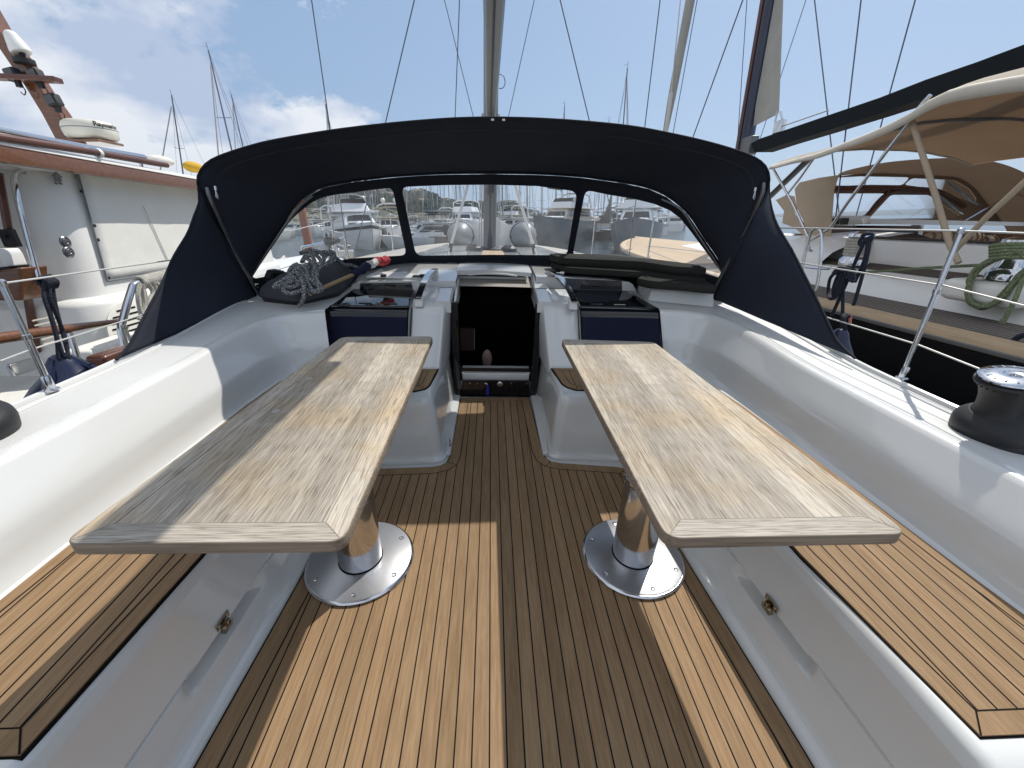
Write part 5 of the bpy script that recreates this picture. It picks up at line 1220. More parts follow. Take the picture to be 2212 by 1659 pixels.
mb = MB(); mb.tube([a, wy(52, 134)], .018, 10); mb.lathe([(.065, 0), (.065, .03), (.02, .04)], wy(54, 138), 18); mb.build('antenna_stem', BLKPLA, an)
rd = thing('radar_dome', 'white disc-shaped radar dome lettered on its rim, on a wooden shelf', 'radar')
c_ = wy(196, 283, Ym); r_ = .30; kS = .58
mb = MB(); mb.lathe([(a*kS, b*kS) for a, b in [(0, -.125), (.20, -.125), (.255, -.115), (.288, -.08), (.298, -.03), (.300, 0), (.298, .012), (.302, .016), (.300, .045), (.285, .085), (.25, .108), (.18, .12), (0, .125)]], c_, 56); mb.build('dome', mat('aged_white_plastic', (.66, .64, .55), .38, coat=.2, var=(3, .05)), rd)
mb = MB(); mb.lathe([(.3005*kS, .004*kS), (.3025*kS, .009*kS), (.3005*kS, .014*kS)], c_, 56); mb.build('dome_joint', GREYT, rd)
cu = bpy.data.curves.new('dome_lettering', 'FONT'); cu.body = 'Raymarine'; cu.size = .082*kS; cu.extrude = .0; cu.space_character = 1.0; cu.offset = .0015
to = bpy.data.objects.new('tmp', cu); COL.objects.link(to); bpy.context.view_layer.update()
me = bpy.data.meshes.new_from_object(to.evaluated_get(bpy.context.evaluated_depsgraph_get())); bpy.data.objects.remove(to)
a0 = math.atan2(OW.y-c_.y, OW.x-c_.x)+.03+.16
bm = bmesh.new(); bm.from_mesh(me); bmesh.ops.subdivide_edges(bm, edges=[e for e in bm.edges if e.calc_length() > .012], cuts=3)
for v in bm.verts:
    an_ = a0-.03+v.co.x/(.303*kS); zz = .030*kS+v.co.y; rr_ = .3035*kS-max(0, zz-.045*kS)*.28+.001; v.co = c_+V((rr_*math.cos(an_), rr_*math.sin(an_), zz))
bm.to_mesh(me); bm.free(); me.materials.clear(); me.materials.append(BLACKT)
lo = bpy.data.objects.new('dome_lettering', me); COL.objects.link(lo); lo.parent = rd; FRAME['dome_lettering'] = 'sea'
mb = MB(); mb.box(c_+V((-.02, -.03, -.09)), (.36, .25, .022)); mb.box(c_+V((-.14, -.12, -.105)), (.30, .06, .03)); tag(mb.build('radar_shelf', VARN, bevel=.01), 'varnished shelf carrying the radar dome at the foot of the wooden mast', 'shelf')
yl = thing('rolled_towels', 'yellow rolled cloth with a white cloth on the roof beside the canopy edge', 'towel')
c_ = wx(402, 358, -2.75); mb = MB(); mb.ball(c_+V((0, .1, -.0)), .06, n=10, sc=(1, 2.0, .8)); mb.ball(c_+V((0, .28, -.05)), .055, n=10, sc=(1, 1.2, .8)); mb.build('yellow_cloth', YELL, yl)
mb = MB(); mb.ball(c_+V((-.15, -.10, .03)), .07, n=10, sc=(1, 2.2, .6)); mb.build('white_cloth', WHTC, yl)
# foredeck rails, hatches and mast seen through the left window
mb = MB(); rl = []
for i in range(26):
    y = 5.6+i*.30; rl.append(V((hullx(y)-.08, y, 1.30+.02*(y-2)+.55)))
mb.tube(rl, .016, 8); mb.build('bow_rail', STEEL, mc)
mb = MB(); mb.tube([p-V((0, 0, .27)) for p in rl], .010, 8); mb.build('bow_rail', STEEL, mc)
for i in range(0, 26, 4):
    mb = MB(); mb.tube([rl[i], rl[i]-V((0, 0, .58))], .013, 8); mb.build('rail_post', STEEL, mc)
for (x, y, sx_, sy_) in ((-3.3, 6.9, .5, .5), (-3.5, 8.6, .45, .45)):
    mb = MB(); mb.prism([(x-sx_, y-sy_), (x+sx_, y-sy_), (x+sx_, y+sy_), (x-sx_, y+sy_)], 1.30, 1.36); mb.build('deck_hatch', CREAM, mc, bevel=.03)
mb = MB(); mb.prism([(-3.9, 10.6), (-3.2, 10.6), (-3.4, 11.3), (-3.7, 11.3)], 1.38, 1.56); mb.lathe([(.12, 0), (.08, .05), (.08, .2), (.13, .26), (0, .28)], (-3.6, 11.4, 1.4), 16); mb.build('windlass', mat('windlass_grey', (.4, .38, .35), .4, .5), mc, bevel=.02)
# ------------------------------------------------------------------ dark-hulled sailing yacht on the right
ry = thing('sailing_yacht', 'black hulled sailing yacht with teak decks and tan canvas moored on the right', 'sailing yacht')
ZR = 1.40
def rx(y):
    if y < 8.5: return 3.40+.0*y
    return 3.40+2.15*((y-8.5)/7.3)**2.0
def zr2(y): return ZR+.012*max(0, y-5)
YS = [-2+.45*i for i in range(40)]; YS = [y for y in YS if y <= 15.8]
XC = 5.55
def rail_rows(offs): return [[V((rx(y)+o, y, zr2(y)+z)) for o, z in offs] for y in YS]
mb = MB(); mb.grid(rail_rows([(.0, -.09), (-.01, -.3), (-.0, -.9), (.25, -1.5)])); mb.build('hull', BLKHULL, ry)
mb = MB(); mb.grid(rail_rows([(.0, -.092), (-.012, -.085), (-.014, -.062), (0, -.055)])); mb.build('steel_rubbing_strip', ALU, ry)
mb = MB(); mb.grid(rail_rows([(.0, -.055), (.005, -.03), (.02, -.006), (.04, 0), (.15, .0), (.17, -.005), (.175, -.02)])); mb.build('toe_rail', TOERAIL, ry)
mb = MB()
rows = []
for y in YS:
    a = rx(y)+.17; b = 2*XC-a; b = max(b, a+.01); rows.append([V((lerp(a, b, k/10), y, zr2(y)-.02+.10*math.sin(math.pi*k/10)*ss(6.5, 9, y))) for k in range(11)])
fi = next(i for i, y in enumerate(YS) if y > 7.2)
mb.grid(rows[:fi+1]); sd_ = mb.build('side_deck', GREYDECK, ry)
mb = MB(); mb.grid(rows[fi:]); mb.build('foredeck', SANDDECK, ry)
mb = MB()
for k in range(9):
    o = .27+.062*k; mb.add([V((rx(y)+o+d_, y, zr2(y)-.0150)) for y in YS[:fi+1] for d_ in (0, .006)], [(2*i, 2*i+1, 2*i+3, 2*i+2) for i in range(fi)])
mb.build('deck_caulking', TANL, sd_)
# coaming and cockpit sides
XI = WZ(1990, 655, ZR).x
prof = [(XI-.02, ZR-.03), (XI, ZR+.02), (XI+.10, ZR+.16), (XI+.16, ZR+.20), (XI+.62, ZR+.26), (XI+.66, ZR+.30), (XI+.74, ZR+.50), (XI+.80, ZR+.53), (XI+.90, ZR+.53), (XI+.93, ZR+.40)]
def wob(y): return .12*ss(4.6, 6.6, y)
mb = MB(); mb.grid([[V((x+wob(y), y, z+(.0))) for x, z in prof] for y in [-1+.3*i for i in range(31)]]); mb.build('cockpit_coaming', WHITEP, ry)
mb = MB(); mb.grid([[V((XI+.745+wob(y)*1, y, ZR+.532)), V((XI+.76+wob(y), y, ZR+.542)), V((XI+.90+wob(y), y, ZR+.542)), V((XI+.91+wob(y), y, ZR+.532))] for y in [-1+.3*i for i in range(27)]]); mb.build('coaming_cap', GREYDECK, ry)
for y0, y1 in ((5.0, 5.9), (3.3, 4.9)):
    mb = MB(); mb.grid([[V((XI+.24+wob(y), y, ZR+.223)), V((XI+.50+wob(y), y, ZR+.255))] for y in [lerp(y0, y1, i/6) for i in range(7)]], smooth=False); mb.build('teak_inlay', GREYDECK, ry, solid=.008)
# swept cabin side forward of the cockpit
mb = MB(); rows = []
for i in range(14):
    y = 5.2+i*.42; t = i/13; b = XI+.15+.25*t; rows.append([V((b, y, zr2(y)-.03)), V((b+.02, y, ZR+.24-.18*ss(.15, .5, t))), V((b+.14, y, ZR+(.36-.30*ss(.15, .5, t))+.12*(1-t)*math.sin(math.pi*min(1, t*1.6)))), V((b+.45, y, ZR+(.50-.36*ss(.15, .5, t))+.08*(1-t)*math.sin(math.pi*min(1, t*1.6)))), V((XC, y, ZR+.58-.38*ss(.15, .5, t))), V((2*XC-b, y, ZR+.24))])
mb.grid(rows); mb.build('cabin_trunk', WHITEP, ry)
# cockpit well: far seats, brown lockers, striped cushions
rX = lambda px, py, x: WX(px, py, x); rY = lambda px, py, y: WY(px, py, y)
mb = MB(); mb.box((7.3, 3.5, 1.5), (.3, 8, .9)); mb.box((6.0, 3.5, 1.1), (3, 8, .1)); mb.build('cockpit_well', BRNC, ry)
mb = MB(); f = [(1796, 466), (1880, 466), (1881, 484), (1796, 488)]; mb.poly([[rY(x, y, 6.7) for x, y in f]], 0, V((0, .2, 0))); mb.build('instrument_pod', WHITEP, ry, bevel=.01)
for xa, xb in ((1800, 1815), (1818, 1835)):
    mb = MB(); mb.poly([[rY(x, y, 6.68) for x, y in ((xa, 471), (xb, 471), (xb-3, 485), (xa-3, 485))]], 0, V((0, .01, 0))); mb.build('instrument_screen', BLKGLOSS, ry)
for f, m_, nm in (([(1796, 487), (1845, 487), (1840, 520), (1796, 518)], CABINL, 'brown_locker'), ([(1850, 487), (1985, 490), (1978, 528), (1845, 520)], BLKR, 'open_locker'), ([(1848, 487), (1990, 488), (1990, 497), (1848, 496)], VARN, 'locker_lid'), ([(1988, 486), (1996, 486), (1990, 528), (1978, 528)], WHITEP, 'locker_frame'), ([(1880, 472), (2212, 480), (2212, 488), (1882, 484)], WHITEP, 'far_coaming')):
    mb = MB(); mb.poly([[rY(x, y, 6.3) for x, y in f]], 0, V((0, .15, 0))); mb.build(nm, m_, ry)
for i, (xa, ya, xb, yb_) in enumerate(((2000, 498, 2060, 524), (2062, 500, 2120, 526), (2112, 508, 2180, 530))):
    o = thing('striped_cushion', ('upright', 'middle', 'rightmost')[i]+' tan striped cushion leaning in the cockpit of the black yacht', 'cushion', 'striped cushions of the black yacht')
    a_, b_ = rY(xa, (ya+yb_)/2, 5.6), rY(xb, (ya+yb_)/2, 5.6); c_ = (a_+b_)/2; wdt = (b_-a_).length/2; h_ = (rY(xa, ya, 5.6)-rY(xa, yb_, 5.6)).length/2
    mb = MB(); mb.ball(c_, 1, n=12, sc=(wdt, .12, h_)); mb.build('cushion_cover', STRIPE, o)
    for k in range(5):
        mb = MB(); xx = c_.x-wdt*.75+wdt*1.5*k/4; hh = h_*math.sqrt(max(.1, 1-((xx-c_.x)/wdt)**2)); mb.tube([V((xx, c_.y-.115*math.sqrt(max(.02, 1-((xx-c_.x)/wdt)**2-(zz/h_)**2)), c_.z+zz)) for zz in [hh*.92*(-1+.2*j) for j in range(11)]], .016, 6); mb.build('stripe', BRNC, o)
# tan sprayhood of that yacht
th = thing('tan_sprayhood', 'brown canvas sprayhood with clear windows on the black hulled yacht at right', 'sprayhood')
fp = (rY(1900, 430, 7.0), V((0, 1, 0)))
outer = [(1790, 480), (1796, 402), (1812, 381), (1880, 372), (1967, 374), (2065, 380), (2112, 404), (2150, 446), (2165, 480)]
holes = [roundpx([(1804, 384), (1860, 381), (1966, 383), (1950, 400), (1880, 399), (1804, 402)], [0, 0, 8, 8, 0, 0]), roundpx([(1953, 399), (1969, 385), (2062, 389), (2095, 408), (2110, 430), (2106, 440), (2031, 414), (1995, 405)], [6, 8, 6, 6, 4, 5, 0, 0]),
         roundpx([(1799, 418), (1913, 418), (1866, 466), (1797, 467)], [2, 8, 6, 2]), roundpx([(1924, 421), (2006, 421), (2038, 443), (2074, 464), (2067, 471), (1876, 473)], [8, 6, 4, 6, 4, 6])]
mb = MB(); mb.poly([[rY(x, y, 7.0) for x, y in l] for l in [outer]+holes]); mb.build('window_surround', mat('brown_surround', (.27, .18, .115), .85, var=(2, .1)), th, solid=.01)
for h_ in holes: mb = MB(); mb.poly([[rY(x, y, 7.01) for x, y in h_]]); mb.build('window_pane', VINYL2, th)
for pth in ([(1796, 411), (1900, 410), (1918, 414), (1866, 472)], [(1869, 472), (1922, 416), (2020, 418)], [(1800, 405), (1990, 408), (2040, 418), (2085, 446)]):
    mb = MB(); mb.tube(smooth_path([rY(x, y, 6.95) for x, y in pth], 5), .030, 8); mb.build('window_frame', MAHOG, th)
A_ = [rY(x, y, 6.1) for x, y in ((1806, 384), (1813, 378), (1844, 365), (1905, 352), (1984, 344), (2068, 341), (2124, 345), (2181, 359), (2230, 385), (2260, 430), (2280, 490), (2290, 530))]
B_ = [rY(x, y, 7.0) for x, y in ((1804, 390), (1806, 382), (1840, 377), (1905, 375), (1967, 378), (2062, 383), (2098, 402), (2120, 432), (2140, 455), (2160, 475), (2175, 500), (2180, 530))]
A2, B2 = resample(smooth_path(A_, 5), 50), resample(smooth_path(B_, 5), 50)
mb = MB(); mb.grid([[a.lerp(b, k/8)+V((0, 0, .03*math.sin(math.pi*k/8))) for a, b in zip(A2, B2)] for k in range(9)]); mb.build('hood_canvas', thincloth('brown_hood_cloth', (.20, .135, .09), .16), th, solid=0)
cp = [(1717, 408), (1728, 394), (1770, 384), (1812, 378), (1802, 410), (1797, 470), (1794, 552), (1786, 556), (1768, 552), (1758, 520), (1738, 480), (1722, 450)]
mb = MB(); mb.poly([[rX(x, y, XI+.62) for x, y in cp]]); mb.build('side_curtain', TAN, th, solid=.008)
mb = MB(); mb.poly([[rX(x, y, XI+.72) for x, y in ((1676, 432), (1700, 421), (1716, 424), (1722, 452), (1716, 462), (1724, 470), (1762, 500), (1750, 520), (1716, 492), (1690, 482), (1694, 456))]]); mb.build('side_curtain', TAN, th, solid=.008)
for pth, r_, m_ in (([(2047, 392), (2100, 434), (2112, 442)], .016, STEEL), ([(2022, 418), (2070, 456), (2080, 462)], .016, STEEL), ([(2085, 476), (2212, 404), (2260, 378)], .016, STEEL)):
    mb = MB(); mb.tube([rY(x, y, 6.5) for x, y in pth], r_, 8); mb.build('hood_hoop', m_, th)
# bimini
bi = thing('bimini', 'cream bimini awning on steel and canvas-wrapped tubes over the black hulled yacht', 'bimini')
N_ = [rX(x, y, 4.0) for x, y in ((1667, 360), (1755, 338), (1830, 311), (1900, 282), (1950, 257), (1985, 238), (2020, 214), (2060, 199), (2110, 188), (2212, 170), (2330, 152), (2480, 138))]
Fr = [rY(x, y, 5.85) for x, y in ((1667, 361), (1690, 352), (1765, 331), (1844, 322), (1928, 321), (1998, 326), (2068, 340), (2116, 356))]
Fr = resample(smooth_path(Fr, 4), 22); N_ = resample(smooth_path(N_, 4), 24)
rows = []
for j, p in enumerate(N_):
    k = j/23; crown = 1+.35*ss(0, .5, k)
    rows.append([V((4.0+(q_.x-Fr[0].x)*1.0, p.y+(q_.y-Fr[0].y), p.z+(q_.z-Fr[0].z)*1.0+.10*math.sin(math.pi*i/21)*math.sin(math.pi*min(1, k*2.2))*0 + .012*noise.noise(V((q_.x*3, p.y*3, 0))))) for i, q_ in enumerate(Fr)])
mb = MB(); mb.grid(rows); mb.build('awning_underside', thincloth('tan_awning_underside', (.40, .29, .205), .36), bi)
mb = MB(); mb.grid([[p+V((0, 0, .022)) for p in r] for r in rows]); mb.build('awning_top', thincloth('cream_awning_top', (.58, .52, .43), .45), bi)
mb = MB(); mb.grid([[r[0]+V((0, 0, .024)), r[0]+V((-.02, 0, .014)), r[0]+V((-.035, 0, -.012-.008*math.sin(j*.9)**2)), r[0]+V((-.03, 0, -.035-.05*ss(2, 16, j)))] for j, r in enumerate(rows)]); mb.build('awning_valance', TANL, bi, solid=.004)
mb = MB(); mb.tube([q_+V((0, 0, -.015)) for q_ in rows[9]], .016, 8); mb.build('awning_bow', GREYT, bi)
mb = MB(); mb.tube([q_+V((0, 0, -.01)) for q_ in rows[0]], .014, 8); mb.build('awning_bow', TANL, bi)
for pth, r_, m_, nm in (([(1670, 364), (1712, 439), (1746, 512), (1746, 534)], .015, STEEL, 'frame_tube'), ([(1765, 332), (1728, 385), (1697, 424)], .014, STEEL, 'frame_tube'), ([(1976, 247), (1830, 439), (1793, 494), (1749, 521)], .017, STEEL, 'frame_tube'), ([(1976, 243), (2010, 205)], .017, STEEL, 'frame_tube'),
                        ([(1967, 253), (2026, 439), (2051, 527), (2071, 568)], .023, TAN, 'wrapped_tube'), ([(2240, 368), (2130, 470), (2064, 540), (2050, 560)], .021, TAN, 'wrapped_tube')):
    mb = MB(); pt = [rX(x, y, 4.05) for x, y in pth]; mb.tube(pt, r_, 10); mb.build(nm, m_, bi)
mb = MB(); mb.lathe([(.05, 0), (.05, .02), (.02, .03), (.02, .06)], rX(1746, 540, 4.05)-V((0, 0, .02)), 14); mb.build('tube_foot', STEEL, bi)
# mast, boom cover, sail
rm_ = thing('blue_mast', 'navy blue mast with sail strip and long dark boom bag at upper right', 'mast')
XB = 5.55; mx = lambda px, py, x=XB: WX(px, py, x)
a, b = mx(1664, 0), mx(1605, 336); d = (a-b)
mb = MB(); M0 = b-d*.9; M1 = b+d*4; n = 14
mb.tube([M0, M1], .155, 20); mb.build('mast_tube', NAVYP, rm_)
mb = MB(); mb.tube([M0+V((-.17, -.02, 0)), M1+V((-.17, -.02, 0))], .035, 8); mb.build('mast_edge', MAHOG, rm_)
f = [(1676, -200), (1697, -200), (1691, 0), (1682, 238), (1680, 246), (1629, 272)]
mb = MB(); mb.poly([[mx(x, y) for x, y in f]]); sl = mb.build('sail_strip', SAILC, rm_, solid=.02)
mb = MB(); mb.tube([mx(1680, 240), mx(1674, 262), mx(1676, 272)], .02, 6); mb.tube([mx(1686, 240), mx(1690, 258)], .02, 6); mb.box(mx(1684, 274), (.10, .22, .20)); mb.build('clew_block', STEEL, sl, bevel=.01)
f = [(1622, 310), (1640, 300), (1780, 252), (1900, 211), (2000, 172), (2110, 134), (2212, 96), (2330, 56), (2330, 110), (2212, 152), (2110, 178), (1980, 218), (1880, 252), (1780, 284), (1690, 312), (1640, 329), (1630, 329)]
mb = MB(); mb.poly([[mx(x, y, XB-.14) for x, y in f]], 0, V((.28, 0, 0))); mb.build('boom_bag', mat('dark_green_canvas', (.004, .007, .009), .7, bump=(4, .3, 4), spec=.2), rm_, bevel=.12, seg=5)
mb = MB(); mb.box(mx(1617, 316, XB-.05), (.2, .35, .34)); mb.build('gooseneck', ALU, rm_, bevel=.03)
mb = MB(); mb.tube([mx(1753, 338), mx(1667, 421), mx(1640, 446)], .05, 10); mb.build('kicker_strut', BLKPLA, rm_)
mb = MB(); mb.tube([mx(1692, 272), mx(1790, 238)], .010, 6); mb.build('outhaul', WIREW, rm_)
def wrig(a, b, Xc, r, label, grp='rigging of the black yacht', m=WIRE):
    p, q_ = WX(*a, Xc), WX(*b, Xc); mb = MB(); mb.tube([p-(q_-p)*.25, q_+(q_-p)*.6], r, 6); return tag(mb.build('rigging_wire', m), label, 'rigging wire', grp)
wrig((1803, 379), (1759.5, 0), 7.2, .012, 'wire slanting up to the left behind the boom bag, first right of the sail strip')
wrig((1809, 438), (1860, 0), 5.6, .010, 'wire leaning right behind the boom bag, middle one of three')
wrig((1859, 432), (1977, 0), 7.4, .012, 'wire leaning most to the right, farthest right of three behind the boom bag')
wrig((1632, 330), (1741, 0), 6.6, .008, 'thin line rising right from behind the sail strip')
wrig((1494.5, 303), (1604.6, 0), 4.6, .011, 'wire slanting strongly to the right just left of the blue mast')
wrig((1592.7, 312), (1613.5, 0), 5.2, .008, 'faint nearly upright wire close to the left edge of the blue mast')
wrig((1453, 293), (1506, 0), 4.6, .009, 'wire just right of the tall pale furled sail')
ff = thing('furled_headsail', 'tall pale furled sail rising from the right shoulder of the canopy', 'furled sail')
p, q_ = WX(1436, 291, 4.7), WX(1491, 0, 4.7); dd = q_-p; mb = MB(); pt = [p+dd*t for t in (-.5, -.15, 0, .3, .6, 1, 1.6)]; mb.tube(pt, [.03, .055, .06, .09, .095, .10, .09], 14); mb.build('rolled_sail', SAILC, ff)
mb = MB(); mb.tube([WX(1438, 290, 4.6), WX(1450, 200, 4.6)], .045, 10); mb.tube([WX(1450, 200, 4.6), WX(1470, 0, 4.6), WX(1480, -100, 4.6)], .013, 6); mb.build('furler_spar', ALUW, ff)
# deck fittings of the black yacht
def rwinch(px, py, x, sc, label):
    t = thing('winch', label, 'winch', 'winches of the black yacht'); c_ = WX(px, py, x)
    mb = MB(); mb.lathe([(0, 0), (.13*sc, 0), (.13*sc, .05*sc), (.10*sc, .09*sc)], c_, 24); mb.build('winch_base', STEEL, t)
    mb = MB(); mb.lathe([(.10*sc, .09*sc), (.085*sc, .14*sc), (.085*sc, .24*sc), (.10*sc, .27*sc)], c_, 24); mb.build('drum', STEEL, t)
    mb = MB(); mb.lathe([(.10*sc, .27*sc), (.115*sc, .28*sc), (.11*sc, .31*sc), (.05*sc, .33*sc), (.03*sc, .32*sc), (0, .32*sc)], c_, 24); mb.build('winch_top', STEEL, t); return c_
c_ = rwinch(1842, 572, 4.45, 1.15, 'steel winch wound with cream rope on the coaming of the black yacht')
rp = MB()
for k in range(6): rp.tube([c_+V((.115*math.cos(a), .115*math.sin(a), .125+.032*k)) for a in [2*math.pi*i/20 for i in range(20)]], .017, 6, closed=True)
rp.tube([c_+V((.11, -.03, .13)), c_+V((.12, -.05, -.05)), c_+V((.1, -.1, -.2))], .014, 6); tag(rp.build('winch_rope', WHITEROPE), 'cream rope turned round the small winch of the black yacht', 'rope')
c_ = rwinch(2172, 604, 4.25, 1.0, 'steel winch half hidden inside the big green rope coil')
mb = MB(); mb.box(c_+V((.02, 0, -.10)), (.5, .55, .18)); mb.build('winch_plinth', CREAM, ry, bevel=.05)
rp = MB(); random.seed(11); Xg = 4.1
for k in range(11):
    j = lambda s=4: random.uniform(-s, s)
    pts = [(2200+j(), 545+j()), (2150+j(), 560+j()), (2108+j(5), 585+j()), (2090+j(4), 625+j(5)), (2098+j(5), 655+j(5)), (2130+j(6), 662+j(5)), (2165+j(), 640+j(5)), (2200+j(), 600+j(5)), (2225+j(), 575+j())]
    rp.tube(smooth_path([rX(x, y, Xg+j(.05) if False else Xg-.012*k) for x, y in pts], 5), .0135, 7)
for k in range(5): rp.tube(smooth_path([rX(2140, 560-k*7, Xg-.1), rX(2170, 556-k*7, Xg-.14), rX(2230, 556-k*7, Xg-.05)], 5), .017, 7)
rp.tube(smooth_path([rX(2210, 600, Xg-.1), rX(2195, 640, Xg-.14), rX(2180, 672, Xg-.15), rX(2166, 696, Xg-.15)], 5), .016, 7); rp.tube([rX(2168, 690, Xg-.16), rX(2164, 698, Xg-.16)], .019, 8)
rp.tube(smooth_path([rX(2130, 572, Xg), rX(2000, 579, Xg+.1), rX(1870, 588, Xg+.25), rX(1745, 592, Xg+.3)], 6), .013, 6)
tag(rp.build('green_rope_coil', GREENROPE), 'thick coil of green flecked rope hung on the black yacht at the right edge', 'rope')
rp = MB(); rp.tube(smooth_path([rX(2225, 722, 3.6), rX(2200, 728, 3.6), rX(2186, 742, 3.6), rX(2192, 750, 3.6), rX(2225, 742, 3.6)], 5), .018, 8); tag(rp.build('mooring_line', NAVYROPE), 'loop of dark blue mooring line at the right edge on the teak deck', 'rope')
gs = thing('gate_stanchion', 'bent U-shaped steel stanchion on the rail of the black yacht by the curtain', 'stanchion')
mb = MB(); mb.tube(smooth_path([rX(1731, 592, 3.55), rX(1740, 540, 3.55), rX(1752, 503, 3.55), rX(1764, 494, 3.55), rX(1774, 503, 3.55), rX(1774, 545, 3.55), rX(1768, 600, 3.55), rX(1762, 628, 3.55)], 6), .016, 10); mb.build('bent_tube', STEEL, gs)
mb = MB(); mb.tube([rX(1680, 492, 3.55), rX(1766, 493, 3.55), rX(1784, 495, 3.55)], .010, 8); mb.tube([rX(1740, 577, 3.55), rX(1766, 580, 3.55), rX(1790, 581, 3.55), rX(1795, 577, 3.55)], .010, 8); mb.build('gate_fitting', STEEL, gs)
# =====================================================================================  HARBOUR, HILLS, FAR BOATS (sea frame)
cur[0] = 'sea'
GLASSD = mat('dark_boat_window', (.012, .015, .018), .08)
HULLW = mat('white_hull', (.70, .71, .71), .3, coat=.2, var=(.6, .05))
HULLG = mat('grey_blue_hull', (.10, .125, .15), .35)
HULLN = mat('navy_hull', (.015, .022, .05), .25)
CANV2 = mat('dark_cover', (.02, .024, .035), .85)
SAND = mat('beige_cabin', (.50, .44, .34), .5)
MASTM = mat('far_mast', (.20, .215, .235), .4, .5)
STONE = mat('quay_stone', (.20, .19, .18), .85, var=(1.5, .25), bump=(3, .5, 5))
WOODH = mat('brown_hull', (.16, .06, .03), .4)
def loft_hull(L_, B_, H_, sheer=.35, full=.62, n=15, stern=.85):
    rows = []
    for i in range(n):
        t = i/(n-1); y = -L_/2+L_*t
        w_ = B_/2*(1-((max(0, t-.35))/.65)**2.3)*(stern+(1-stern)*min(1, t/.35)); w_ = max(w_, .015)
        h = H_*(1+sheer*max(0, t-.3)**1.6*1.6)
        rk = (h/H_)*L_*.06*ss(.6, 1, t)
        rows.append([V((-w_, y+rk, h)), V((-w_*.97, y+rk*.7, h*.55)), V((-w_*.80, y, .0)), V((-w_*.4, y-rk*.4, -.3)), V((0, y-rk*.5, -.45)), V((w_*.4, y-rk*.4, -.3)), V((w_*.80, y, 0)), V((w_*.97, y+rk*.7, h*.55)), V((w_, y+rk, h))])
    return rows
def hull_obj(L_, B_, H_, m, par, deck=None, sheer=.35, stripe=None):
    rows = loft_hull(L_, B_, H_, sheer); mb = MB(); mb.grid(rows); mb.add(rows[0], [tuple(range(9))]); h = mb.build('hull', m, par)
    mb = MB(); mb.grid([[r[0]+V((.02, 0, -.03)), V((0, r[0].y, r[0].z+.04)), r[-1]+V((-.02, 0, -.03))] for r in rows]); mb.build('deck', deck or m, par)
    if stripe:
        mb = MB()
        for s_ in (0, -1):
            k = 1 if s_ == 0 else -2; sg = -1 if s_ == 0 else 1
            mb.grid([[r[s_].lerp(r[k], a)+V((sg*.012, 0, 0)) for a in (.25, .5)] for r in rows])
        mb.build('hull_stripe', stripe, par)
    return rows
def cabin(name, y0, y1, z0, z1, w0, w1, par, m=HULLW, rake0=.3, rake1=.6, win=True, wz=(.4, .8), winm=None):
    a = [V((-w0, y0, z0)), V((w0, y0, z0)), V((w1, y1, z0)), V((-w1, y1, z0)), V((-w0*.88, y0+rake0, z1)), V((w0*.88, y0+rake0, z1)), V((w1*.82, y1-rake1, z1)), V((-w1*.82, y1-rake1, z1))]
    mb = MB(); mb.hexa(a); c = mb.build(name, m, par, bevel=.08)
    if win:
        for (i, j, k, l) in ((1, 2, 6, 5), (3, 0, 4, 7), (2, 3, 7, 6), (0, 1, 5, 4)):
            A, B_, C_, D_ = a[i], a[j], a[k], a[l]; n = (B_-A).cross(D_-A).normalized(); cen = (A+C_)/2
            if n.dot(cen-V((0, (y0+y1)/2, (z0+z1)/2))) < 0: n = -n
            q = []
            for u, v in ((.08, wz[0]), (.92, wz[0]), (.90, wz[1]), (.12, wz[1])): q.append(A.lerp(B_, u).lerp(D_.lerp(C_, u), v)+n*.02)
            mb = MB(); mb.add(q, [(0, 1, 2, 3)]); mb.build('window', winm or GLASSD, c)
    return c
def rail(rows, h, par, i0=5, m=STEEL):
    for s_ in (0, -1):
        pts = [r[s_]+V((0, 0, h)) for r in rows[i0:]]; mb = MB(); mb.tube(pts, .022, 6); mb.build('deck_rail', m, par)
        for i in range(0, len(pts), 3): mb = MB(); mb.tube([pts[i], pts[i]-V((0, 0, h))], .018, 6); mb.build('rail_post', m, par)
